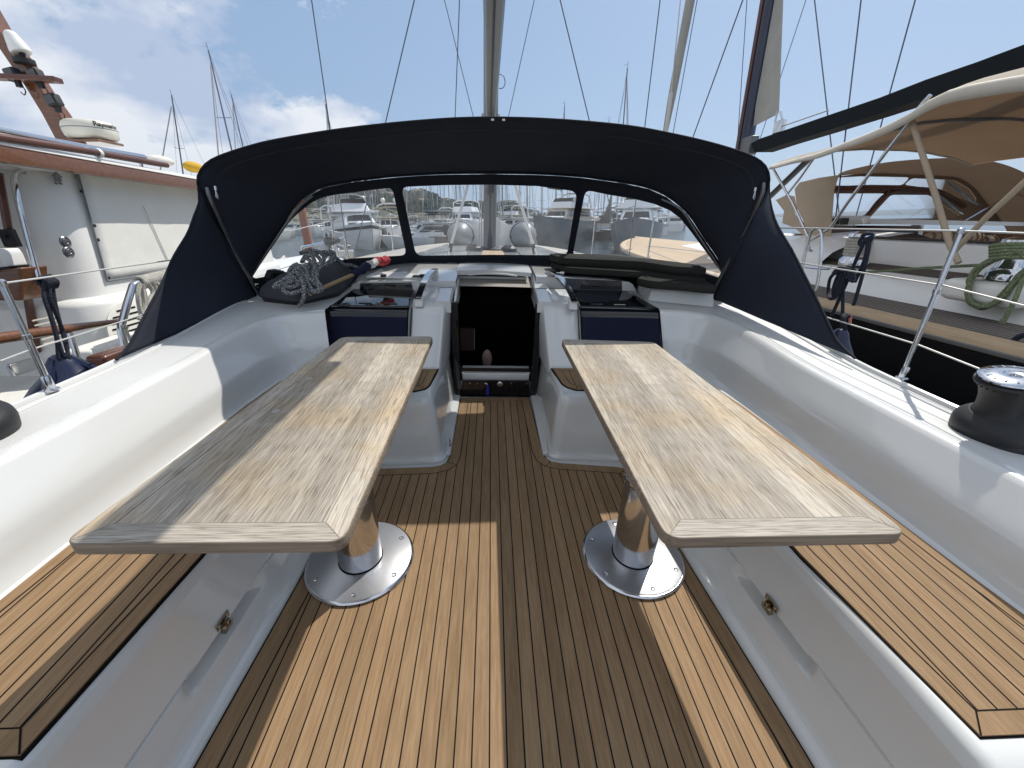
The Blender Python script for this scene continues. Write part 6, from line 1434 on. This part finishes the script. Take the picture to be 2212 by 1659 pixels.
def motor_yacht(L_=11, B_=3.8, H_=1.25, hull=HULLW, fly=True, top=None, stripe=None, cab=HULLW, arch=True, fenders=0, domes=0):
    o = bpy.data.objects.new('motor_yacht', None); COL.objects.link(o); PLACED.add(o.name); FRAME[o.name] = 'sea'
    rows = hull_obj(L_, B_, H_, hull, o, stripe=stripe)
    cabin('saloon', -L_*.34, L_*.22, H_, H_+1.25, B_*.40, B_*.30, o, cab, .1, 1.3)
    cabin('forward_cabin', L_*.10, L_*.38, H_+.05, H_+.55, B_*.30, B_*.14, o, HULLW, .1, .6, win=True, wz=(.3, .7))
    mb = MB(); mb.box((0, -L_*.12, H_+1.29), (B_*.84, L_*.52, .10)); mb.build('cabin_roof', cab, o, bevel=.04)
    if fly:
        cabin('flybridge', -L_*.26, L_*.08, H_+1.32, H_+1.95, B_*.38, B_*.28, o, HULLW, 0, .45, win=False)
        mb = MB(); mb.add([(-B_*.25, L_*.03, H_+1.95), (B_*.25, L_*.03, H_+1.95), (B_*.22, -L_*.0, H_+2.3), (-B_*.22, -L_*.0, H_+2.3)], [(0, 1, 2, 3)]); mb.build('flybridge_screen', GLASSD, o, solid=.02)
        for k in (-1, 1):
            mb = MB(); mb.box((k*B_*.16, -L_*.08, H_+2.05), (.5, .5, .7)); mb.build('helm_seat', CREAM, o, bevel=.08)
    zt = H_+(3.3 if fly else 2.2)
    if top is not None:
        n = 8; rr = [[V((B_*.42*(-1+2*i/n), y, zt+.22*(1-(-1+2*i/n)**2))) for i in range(n+1)] for y in (-L_*.28, -L_*.18, -L_*.06, L_*.02)]
        mb = MB(); mb.grid(rr); mb.build('sun_canopy', top, o, solid=.04)
        for x_ in (-1, 1):
            for y_ in (-L_*.27, L_*.01): mb = MB(); mb.tube([(x_*B_*.40, y_, zt), (x_*B_*.38, y_*.8, H_+1.3)], .025, 6); mb.build('canopy_pole', STEEL, o)
    if arch:
        mb = MB(); mb.tube([(-B_*.40, -L_*.30, H_+1.3), (-B_*.36, -L_*.26, H_+2.6), (-B_*.2, -L_*.25, H_+2.85), (B_*.2, -L_*.25, H_+2.85), (B_*.36, -L_*.26, H_+2.6), (B_*.40, -L_*.30, H_+1.3)], .09, 8); mb.build('radar_arch', HULLW, o)
        mb = MB(); mb.tube([(.2, -L_*.25, H_+2.85), (.2, -L_*.26, H_+4.6)], .025, 6); mb.build('aerial', MASTM, o)
    for k in range(domes):
        mb = MB(); mb.ball((-.7+1.4*k, -L_*.25, H_+3.2), .27, n=8); mb.build('dome', HULLW, o)
    rail(rows, .65, o)
    for k in range(fenders):
        for s_ in (-1, 1):
            y = -L_*.30+L_*.5*k/max(1, fenders-1); mb = MB(); mb.lathe([(0, 0), (.13, .08), (.14, .55), (.06, .68), (.02, .8)], (s_*(B_*.5*.97+.12), y, .35), 10); mb.build('fender', CANV2, o)
    return o
def sail_yacht(L_=11, B_=3.5, H_=1.05, hull=HULLW, mast_h=15, cover=CANV2, bim=None, spread=2):
    o = bpy.data.objects.new('sail_yacht', None); COL.objects.link(o); PLACED.add(o.name); FRAME[o.name] = 'sea'
    rows = hull_obj(L_, B_, H_, hull, o, stripe=None)
    cabin('coachroof', -L_*.08, L_*.24, H_, H_+.42, B_*.26, B_*.15, o, HULLW, .1, .5, wz=(.25, .75))
    mb = MB(); mb.tube([(0, L_*.08, H_), (0, L_*.06, mast_h)], [.08, .055], 8); ms_ = mb.build('mast', MASTM, o)
    for k in range(spread):
        z = mast_h*(k+1)/(spread+1)*1.02; mb = MB(); mb.tube([(-.75+.15*k, L_*.07, z+.05), (0, L_*.08, z), (.75-.15*k, L_*.07, z+.05)], .025, 5); mb.build('spreader', MASTM, ms_)
    mb = MB(); mb.tube([(0, L_*.06, mast_h), (0, L_*.07, mast_h+.5)], .02, 5); mb.tube([(0, L_*.06, mast_h+.25), (.3, L_*.04, mast_h+.3)], .015, 5); mb.build('masthead_vane', MASTM, ms_)
    mb = MB(); mb.tube([(0, L_*.06, H_+1.15), (0, -L_*.34, H_+1.2)], [.20, .14], 8); mb.build('boom_cover_or_blocker', cover, o)
    mb = MB(); mb.tube([(0, L_*.50, H_+.55), (0, L_*.08, mast_h*.93)], [.07, .05], 6); mb.build('furled_jib', SAILC, o)
    for a, b in (((0, -L_*.49, H_), (0, L_*.06, mast_h)), ((-B_*.45, L_*.05, H_), (-.6, L_*.06, mast_h*.66)), ((B_*.45, L_*.05, H_), (.6, L_*.06, mast_h*.66)), ((-.6, L_*.06, mast_h*.66), (0, L_*.06, mast_h*.97)), ((.6, L_*.06, mast_h*.66), (0, L_*.06, mast_h*.97))):
        mb = MB(); mb.tube([a, b], .014, 4); mb.build('stay', WIRE, o)
    if bim is not None:
        rr = [[V((B_*.36*(-1+2*i/6), y, H_+1.75+.18*(1-(-1+2*i/6)**2))) for i in range(7)] for y in (-L_*.42, -L_*.3, -L_*.18)]; mb = MB(); mb.grid(rr); mb.build('sun_canopy', bim, o, solid=.03)
        rr = [[V((B_*.34*(-1+2*i/6), y, H_+z_+.1*(1-(-1+2*i/6)**2))) for i in range(7)] for y, z_ in ((-L_*.02, .45), (-L_*.06, 1.0), (-L_*.14, 1.1))]; mb = MB(); mb.grid(rr); mb.build('sprayhood', bim, o, solid=.03)
    rail(rows, .55, o, i0=2)
    return o
def at(px, dist, dy=0):   # spot on the water under a sight line, `dist` metres ahead
    p = WY(px, 477, dist); return V((p.x, dist+dy, 0))
def put(o, px, dist, rz, sc, label, cat, group=None):
    o.location = at(px, dist); o.rotation_euler = (0, 0, R(rz)); o.scale = (sc,)*3; retag(o, label, cat, group); return o
# near and middle-distance motor boats, each its own
put(motor_yacht(12, 4.2, 1.5, top=CANV2, fenders=3, stripe=GLASSD), 768, 44, 205, 1.15, 'large white motor yacht with a dark sun canopy, seen through the left window', 'motor yacht')
put(motor_yacht(11, 4, 1.4, fly=False, cab=SAND, top=YELL if False else SAND, domes=2, arch=True), 842, 50, 188, 1.0, 'beige-topped cabin cruiser with two small domes right of the big white yacht', 'motor yacht')
put(motor_yacht(14, 4.8, 1.7, arch=True, stripe=None), 1002, 66, 176, 1.15, 'tall white flybridge yacht facing us left of the mast in the middle window', 'motor yacht')
put(motor_yacht(12, 4.4, 1.5, cab=SAND, top=SAND, fly=True, arch=True), 1099, 78, 170, 1.1, 'beige and white trawler yacht just right of the mast in the middle window', 'motor yacht')
put(motor_yacht(14, 4.4, 2.0, hull=HULLG, cab=SAND, top=CANV2, fenders=2, domes=1), 1217, 46, 150, 1.0, 'grey-blue hulled motor yacht at the right end of the middle window', 'motor yacht')
put(motor_yacht(13, 4.4, 1.9, hull=HULLG, cab=HULLW, top=CANV2, fenders=0), 1376, 33, 158, .92, 'motor trawler with a dark awning seen through the right window', 'motor yacht')
# open launch with a dark awning at the quay
o = put(motor_yacht(8, 3, .9, fly=False, arch=False, top=CANV2), 925, 40, 95, .95, 'low white launch under a dark awning at the quay, left in the middle window', 'launch')
# wooden boat with a stout red-brown mast beyond the left bow
wb_ = thing('wooden_boat', 'varnished wooden boat with a stout red-brown post, beyond the white bow at left', 'wooden boat', loc=at(676, 19)); wb_.rotation_euler = (0, 0, R(120))
wb_.scale = (.6, .6, .6); hull_obj(8, 2.8, 1.0, WOODH, wb_, TOERAIL); cabin('wheelhouse', -2.4, -.4, 1.0, 1.5, 1.0, .9, wb_, WOODH, .1, .2)
mb = MB(); mb.tube([(0, .6, .9), (0, .6, 5.9)], [.30, .24], 10); mb.build('mast_post', mat('red_brown_post', (.30, .09, .04), .5), wb_)
mb = MB(); mb.tube([(0, 2.2, 1.1), (.3, 2.3, 1.5), (-.2, 2.5, 1.3)], .16, 8); mb.build('deck_gear', SAND, wb_, bevel=.03)
# sailing boats: two prototypes with copies along the rows
protoA = sail_yacht(11, 3.5, 1.05, HULLW, 15, CANV2, CANV2); protoB = sail_yacht(12, 3.8, 1.15, HULLN, 15, TANL, None, 2); protoC = sail_yacht(10, 3.3, 1.0, HULLW, 15, BLUC, TANL, 1)
G1 = 'distant sailing boats in the far rows'
rows_ = []   # (mast px, top y, distance, proto)
for px, ty, d_, k, rz, lb_ in (
    (545, 116, 60, 0, 185, 'tallest distant mast among the clouds left, with many wires'), (568, 208, 74, 2, 178, 'shorter mast close right of the tallest one in the clouds'),
    (418, 208, 46, 1, 168, 'dark distant mast at far left between radar dome and canopy'), (745, 228, 66, 0, 186, 'small mast tip poking over the canopy left of the mast'),
    (1210, 232, 64, 1, 180, 'dark mast tip poking over the canopy just right of our mast'), (1327, 152, 58, 0, 176, 'tall thin mast poking over the canopy top, right of centre'), (1299, 262, 84, 2, 182, 'tiny mast tip at the canopy top beside the tall thin mast'),
    (1199, 300, 52, 1, 172, 'stout dark mast with spreaders at right in the middle window'), (1311, 300, 50, 1, 200, 'dark boat with hoisted grey sail in the right window')):
    rows_.append((px, ty, d_, k, rz, lb_, None))
random.seed(5)
xs = [612, 706, 722, 757, 781, 803, 818, 833, 886, 897, 929, 934, 958, 976, 990, 996, 1033, 1086, 1097, 1124, 1138, 1143, 1169, 1228, 1247, 1279, 1289, 1336, 1370, 1405, 1418, 1440, 1463]
for i, x in enumerate(xs):
    d_ = random.choice((72, 84, 96, 110, 124)); rows_.append((x, random.uniform(288, 350) if x < 1260 else random.uniform(300, 360), d_, random.choice((0, 0, 2, 1)), random.choice((0, 180))+random.uniform(-14, 14), 'distant moored sailing boat among the many masts under the hills', G1))
used_ = set()
for px, ty, d_, k, rz, lb_, grp in rows_:
    pr_ = (protoA, protoB, protoC)[k]; o = pr_ if k not in used_ else copy_tree(pr_); used_.add(k)
    p = at(px, d_); h = WY(px, ty, d_).z; sc = h/15
    o.location = p; o.rotation_euler = (0, R(-9) if px == 418 else 0, R(rz)); o.scale = (sc, sc, sc); retag(o, lb_, 'sailing boat', grp)
    if px == 1311:
        mb = MB(); mb.add([(0, .7, 2.3), (0, -3.4, 2.5), (0, -1.2, 3.6), (0, .1, 5.6), (0, .75, 7.4)], [(0, 1, 2, 3, 4)]); c_ = mb.build('loose_sail', mat('dark_grey_sail', (.13, .125, .115), .85), o, solid=.05)
# rows of small white motor boats at the far quays
pm = motor_yacht(9, 3.2, 1.2, fly=False, top=CANV2, arch=True); first = True; G2 = 'small white motor boats in the far rows'
for i in range(30):
    px = 600+i*29.5+random.uniform(-9, 9); d_ = random.choice((62, 80, 92, 105))
    o = pm if first else copy_tree(pm); first = False
    o.location = at(px, d_); o.rotation_euler = (0, 0, R(random.choice((0, 180, 150, 30))+random.uniform(-15, 15))); o.scale = (random.uniform(.8, 1.15),)*3
    retag(o, 'small white motor boat in the distant rows seen through the windows', 'motor boat', G2)
# quays
qy = thing('stone_quay', 'low dark stone quay with bollards behind the left and middle windows', 'quay')
a, b = at(735, 47), at(985, 37); mb = MB(); mb.add([], []); d = (b-a).normalized(); n_ = V((-d.y, d.x, 0)); A = [a, b, b+n_*4, a+n_*4]; mb.hexa([V((p.x, p.y, -1)) for p in A]+[V((p.x, p.y, .95)) for p in A]); mb.build('quay_wall', STONE, qy, bevel=.05)
mb = MB(); A = [a-n_*.05, b-n_*.05, b+n_*.4, a+n_*.4]; mb.hexa([V((p.x, p.y, .952)) for p in A]+[V((p.x, p.y, 1.05)) for p in A]); mb.build('coping', TANL, qy)
for i, t in enumerate((.66, .76, .86)):
    p = a.lerp(b, t)+n_*1.2; o = thing('dark_bin', ('left', 'middle', 'right')[i]+' one of three round dark tubs on the quay under the awning', 'tub', 'round dark tubs on the quay', loc=(p.x, p.y, .95))
    mb = MB(); mb.lathe([(.30, 0), (.36, .3), (.34, .8), (.28, .95), (0, .97)], (0, 0, 0), 16); mb.build('tub_body', CANV2, o); mb = MB(); mb.lathe([(.35, .78), (.38, .80), (.38, .86), (.33, .88)], (0, 0, 0), 16); mb.build('tub_rim', BLKPLA, o)
q2 = thing('far_quay', 'long pale breakwater at the foot of the hills across the harbour', 'quay'); a, b = at(300, 150), at(1260, 135); d = (b-a).normalized(); n_ = V((-d.y, d.x, 0))
mb = MB(); A = [a, b, b+n_*8, a+n_*8]; mb.hexa([V((p.x, p.y, -1)) for p in A]+[V((p.x, p.y, 1.3)) for p in A]); mb.build('breakwater_wall', STONE, q2)
# hills
def hill(name, prof, dn, df, m, seed, nd_=22, rough=1.0):
    pts = []
    for i in range(len(prof)-1):
        for k in range(10): pts.append((lerp(prof[i][0], prof[i+1][0], k/10), lerp(prof[i][1], prof[i+1][1], k/10)))
    pts.append(prof[-1]); rows = []
    for (x, y) in pts:
        o_, d_ = wray(x, y); d2 = V((d_.x, d_.y, 0)); dd = d2.length; d2.normalize(); el = d_.z/dd; row = []
        el = max(el, .0005)
        for j in range(nd_+1):
            t = j/nd_; r = lerp(dn, df, t); zt = 2.2+el*df; f = t**.75*(1-.12*math.sin(t*9+x*.02))
            z = zt*min(1, f) if j < nd_ else zt
            z *= 1+rough*.10*noise.noise(V((x*.02, t*5, seed)))*(1-t*.5)
            if j == nd_: z = zt
            row.append(V((d2.x*r, d2.y*r, z if j else -1)))
        row.append(V((d2.x*(df+200), d2.y*(df+200), -5))); rows.append(row)
    mb = MB(); mb.grid(rows); o = mb.build(name, m); o['kind'] = 'structure'; PLACED.add(o.name); return rows
HM = bpy.data.materials.new('hillside'); HM.use_nodes = True; t_ = HM.node_tree; b_ = t_.nodes['Principled BSDF']; b_.inputs['Roughness'].default_value = .95; b_.inputs['Specular IOR Level'].default_value = .1
co = nd(t_, 'ShaderNodeTexCoord'); n_ = nd(t_, 'ShaderNodeTexNoise'); n_.inputs['Scale'].default_value = .018; n_.inputs['Detail'].default_value = 9; n_.inputs['Roughness'].default_value = .7
r_ = nd(t_, 'ShaderNodeValToRGB'); r_.color_ramp.elements[0].position = .40; r_.color_ramp.elements[1].position = .62; r_.color_ramp.elements[0].color = (.040, .052, .030, 1); r_.color_ramp.elements[1].color = (.16, .15, .11, 1)
t_.links.new(co.outputs['Object'], n_.inputs['Vector']); t_.links.new(n_.outputs[0], r_.inputs[0]); t_.links.new(r_.outputs[0], b_.inputs['Base Color'])
HR = hill('hills', [(-500, 432), (100, 418), (420, 402), (640, 408), (720, 412), (770, 411), (799, 408), (822, 410), (845, 419), (873, 427), (893, 424), (913, 424), (935, 431), (961, 441), (1000, 447), (1042, 447), (1080, 450), (1107, 451), (1118, 455), (1150, 466), (1180, 474), (1205, 478)], 170, 620, HM, 1.3)
FM = mat('far_coast', (.085, .10, .09), .95, var=(.004, .3))
hill('far_coast', [(1080, 470), (1300, 468), (1415, 466), (1600, 464), (1700, 462), (1799, 459), (1906, 454), (2049, 449), (2130, 449), (2212, 446), (2700, 440)], 1500, 2200, FM, 4.4, nd_=8)
# trees and scrub on the hills: one mass
mb = MB(); random.seed(21)
for k in range(1500):
    r = random.choice(HR); j = int(random.uniform(2, 22)); p = r[j].lerp(r[j+1] if j < 21 else r[j], random.random()); s_ = random.uniform(2.0, 4.4)*(1+.3*(j > 15))
    rot = random.random()*3; vs = []; nn = 6
    for a in range(nn): vs.append(p+V((s_*math.cos(rot+a*1.047)*random.uniform(.7, 1.15), s_*math.sin(rot+a*1.047)*random.uniform(.7, 1.15), s_*random.uniform(.1, .45))))
    for a in range(nn): vs.append(p+V((s_*.6*math.cos(rot+a*1.047)*random.uniform(.6, 1.2), s_*.6*math.sin(rot+a*1.047), s_*random.uniform(.8, 1.2))))
    vs.append(p+V((0, 0, s_*1.35))); b0 = len(vs)-1
    mb.add(vs, [(a, (a+1) % nn, nn+(a+1) % nn, nn+a) for a in range(nn)]+[(nn+a, nn+(a+1) % nn, b0) for a in range(nn)], 0, False)
o = mb.build('hillside_woodland', mat('dark_foliage', (.028, .040, .022), .95, var=(.05, .5), spec=.1)); tag(o, 'dark green scrub and trees covering the hillsides', None, None, 'stuff'); PLACED.add(o.name)
# houses on the hill
G3 = 'pale houses scattered over the hillside'
hw = mat('house_wall', (.52, .47, .40), .8); hr_ = mat('roof_tiles', (.14, .10, .08), .85); hg = GLASSD
def house():
    o = bpy.data.objects.new('hillside_house', None); COL.objects.link(o); PLACED.add(o.name); FRAME[o.name] = 'sea'
    mb = MB(); mb.box((0, 0, 2.2), (11, 8, 6.4)); w_ = mb.build('wall', hw, o)
    mb = MB(); mb.add([(-6, -4.6, 5.4), (6, -4.6, 5.4), (6, 4.6, 5.4), (-6, 4.6, 5.4), (-4, 0, 7.6), (4, 0, 7.6)], [(0, 1, 5, 4), (2, 3, 4, 5), (1, 2, 5), (3, 0, 4), (3, 2, 1, 0)]); mb.build('roof', hr_, o)
    for x in (-3.4, 0, 3.4):
        for z in (1.5, 4.0): mb = MB(); mb.box((x, -4.02, z), (1.3, .06, 1.3)); mb.build('window', hg, w_)
    return o
h0 = house(); first = True; random.seed(9)
for k in range(34):
    i = random.randint(35, len(HR)-30); j = random.choice((3, 4, 5, 6, 7, 8, 9, 10, 12, 14)); p = HR[i][j]; o = h0 if first else copy_tree(h0); first = False
    o.location = p+V((0, 0, .5)); o.rotation_euler = (0, 0, random.uniform(-.5, .5)-math.atan2(p.x, p.y)); s_ = random.uniform(.45, .8); o.scale = (s_, s_, s_*random.uniform(.8, 1.1))
    retag(o, 'small pale house with a tiled roof among the trees on the hillside', 'house', G3)
cur[0] = 'sea'
mb = MB(); n = 60
mb.add([(-3100, -300, 0), (3100, -300, 0), (3100, 3700, 0), (-3100, 3700, 0)], [(0, 1, 2, 3)])
wm = bpy.data.materials.new('sea_water'); wm.use_nodes = True; t_ = wm.node_tree; b_ = t_.nodes['Principled BSDF']
b_.inputs['Base Color'].default_value = (.012, .030, .036, 1); b_.inputs['Roughness'].default_value = .12; b_.inputs['IOR'].default_value = 1.33
co = nd(t_, 'ShaderNodeTexCoord'); n_ = nd(t_, 'ShaderNodeTexNoise'); n_.inputs['Scale'].default_value = 1.6; n_.inputs['Detail'].default_value = 5; mp_ = nd(t_, 'ShaderNodeMapping'); mp_.inputs['Scale'].default_value = (1, .7, 1)
bp_ = nd(t_, 'ShaderNodeBump'); bp_.inputs['Strength'].default_value = .7; bp_.inputs['Distance'].default_value = .15
t_.links.new(co.outputs['Object'], mp_.inputs[0]); t_.links.new(mp_.outputs[0], n_.inputs['Vector']); t_.links.new(n_.outputs[0], bp_.inputs['Height']); t_.links.new(bp_.outputs[0], b_.inputs['Normal'])
o = mb.build('water', wm); o['kind'] = 'structure'
# even sea haze round everything (water, hills and coast inside, sky outside)
cur[0] = 'sea'
mb = MB(); mb.box((0, 1700, 60), (6400, 4200, 124)); hm_ = bpy.data.materials.new('sea_haze'); hm_.use_nodes = True; t_ = hm_.node_tree; t_.nodes.clear()
o_ = nd(t_, 'ShaderNodeOutputMaterial'); v_ = nd(t_, 'ShaderNodeVolumePrincipled'); v_.inputs['Color'].default_value = (.62, .76, .94, 1); v_.inputs['Density'].default_value = .00024; v_.inputs['Anisotropy'].default_value = .3
t_.links.new(v_.outputs[0], o_.inputs['Volume']); hz = mb.build('haze', hm_); hz['kind'] = 'stuff'; PLACED.add(hz.name)
S.cycles.volume_bounces = 0
# =====================================================================================  put every thing on its own base, trim our yacht
bpy.context.view_layer.update()
kids = {}
for o in list(S.objects):
    if o.parent: kids.setdefault(o.parent.name, []).append(o)
def family(o):
    l = [o]
    for c_ in kids.get(o.name, []): l += family(c_)
    return l
done = set()
for o in [x for x in S.objects if x.parent is None and x.type in ('MESH', 'EMPTY') and x.name not in PLACED]:
    fam = [f for f in family(o) if f.type == 'MESH']
    if not fam: continue
    if '_base' in o.keys(): base = V(o['_base']); del o['_base']
    else:
        mn = V((1e9,)*3); mxx = V((-1e9,)*3)
        for f in fam:
            for v in f.data.vertices:
                for i in range(3): mn[i] = min(mn[i], v.co[i]); mxx[i] = max(mxx[i], v.co[i])
        base = V(((mn.x+mxx.x)/2, (mn.y+mxx.y)/2, mn.z))
    for f in fam:
        if f.data.name not in done: f.data.transform(Matrix.Translation(-base)); done.add(f.data.name)
    M = Matrix.Translation(base)
    o.matrix_world = (TRIM @ M) if FRAME.get(o.name) == 'yacht' else M
for o in S.objects:
    if '_base' in o.keys(): del o['_base']
bpy.context.view_layer.update()
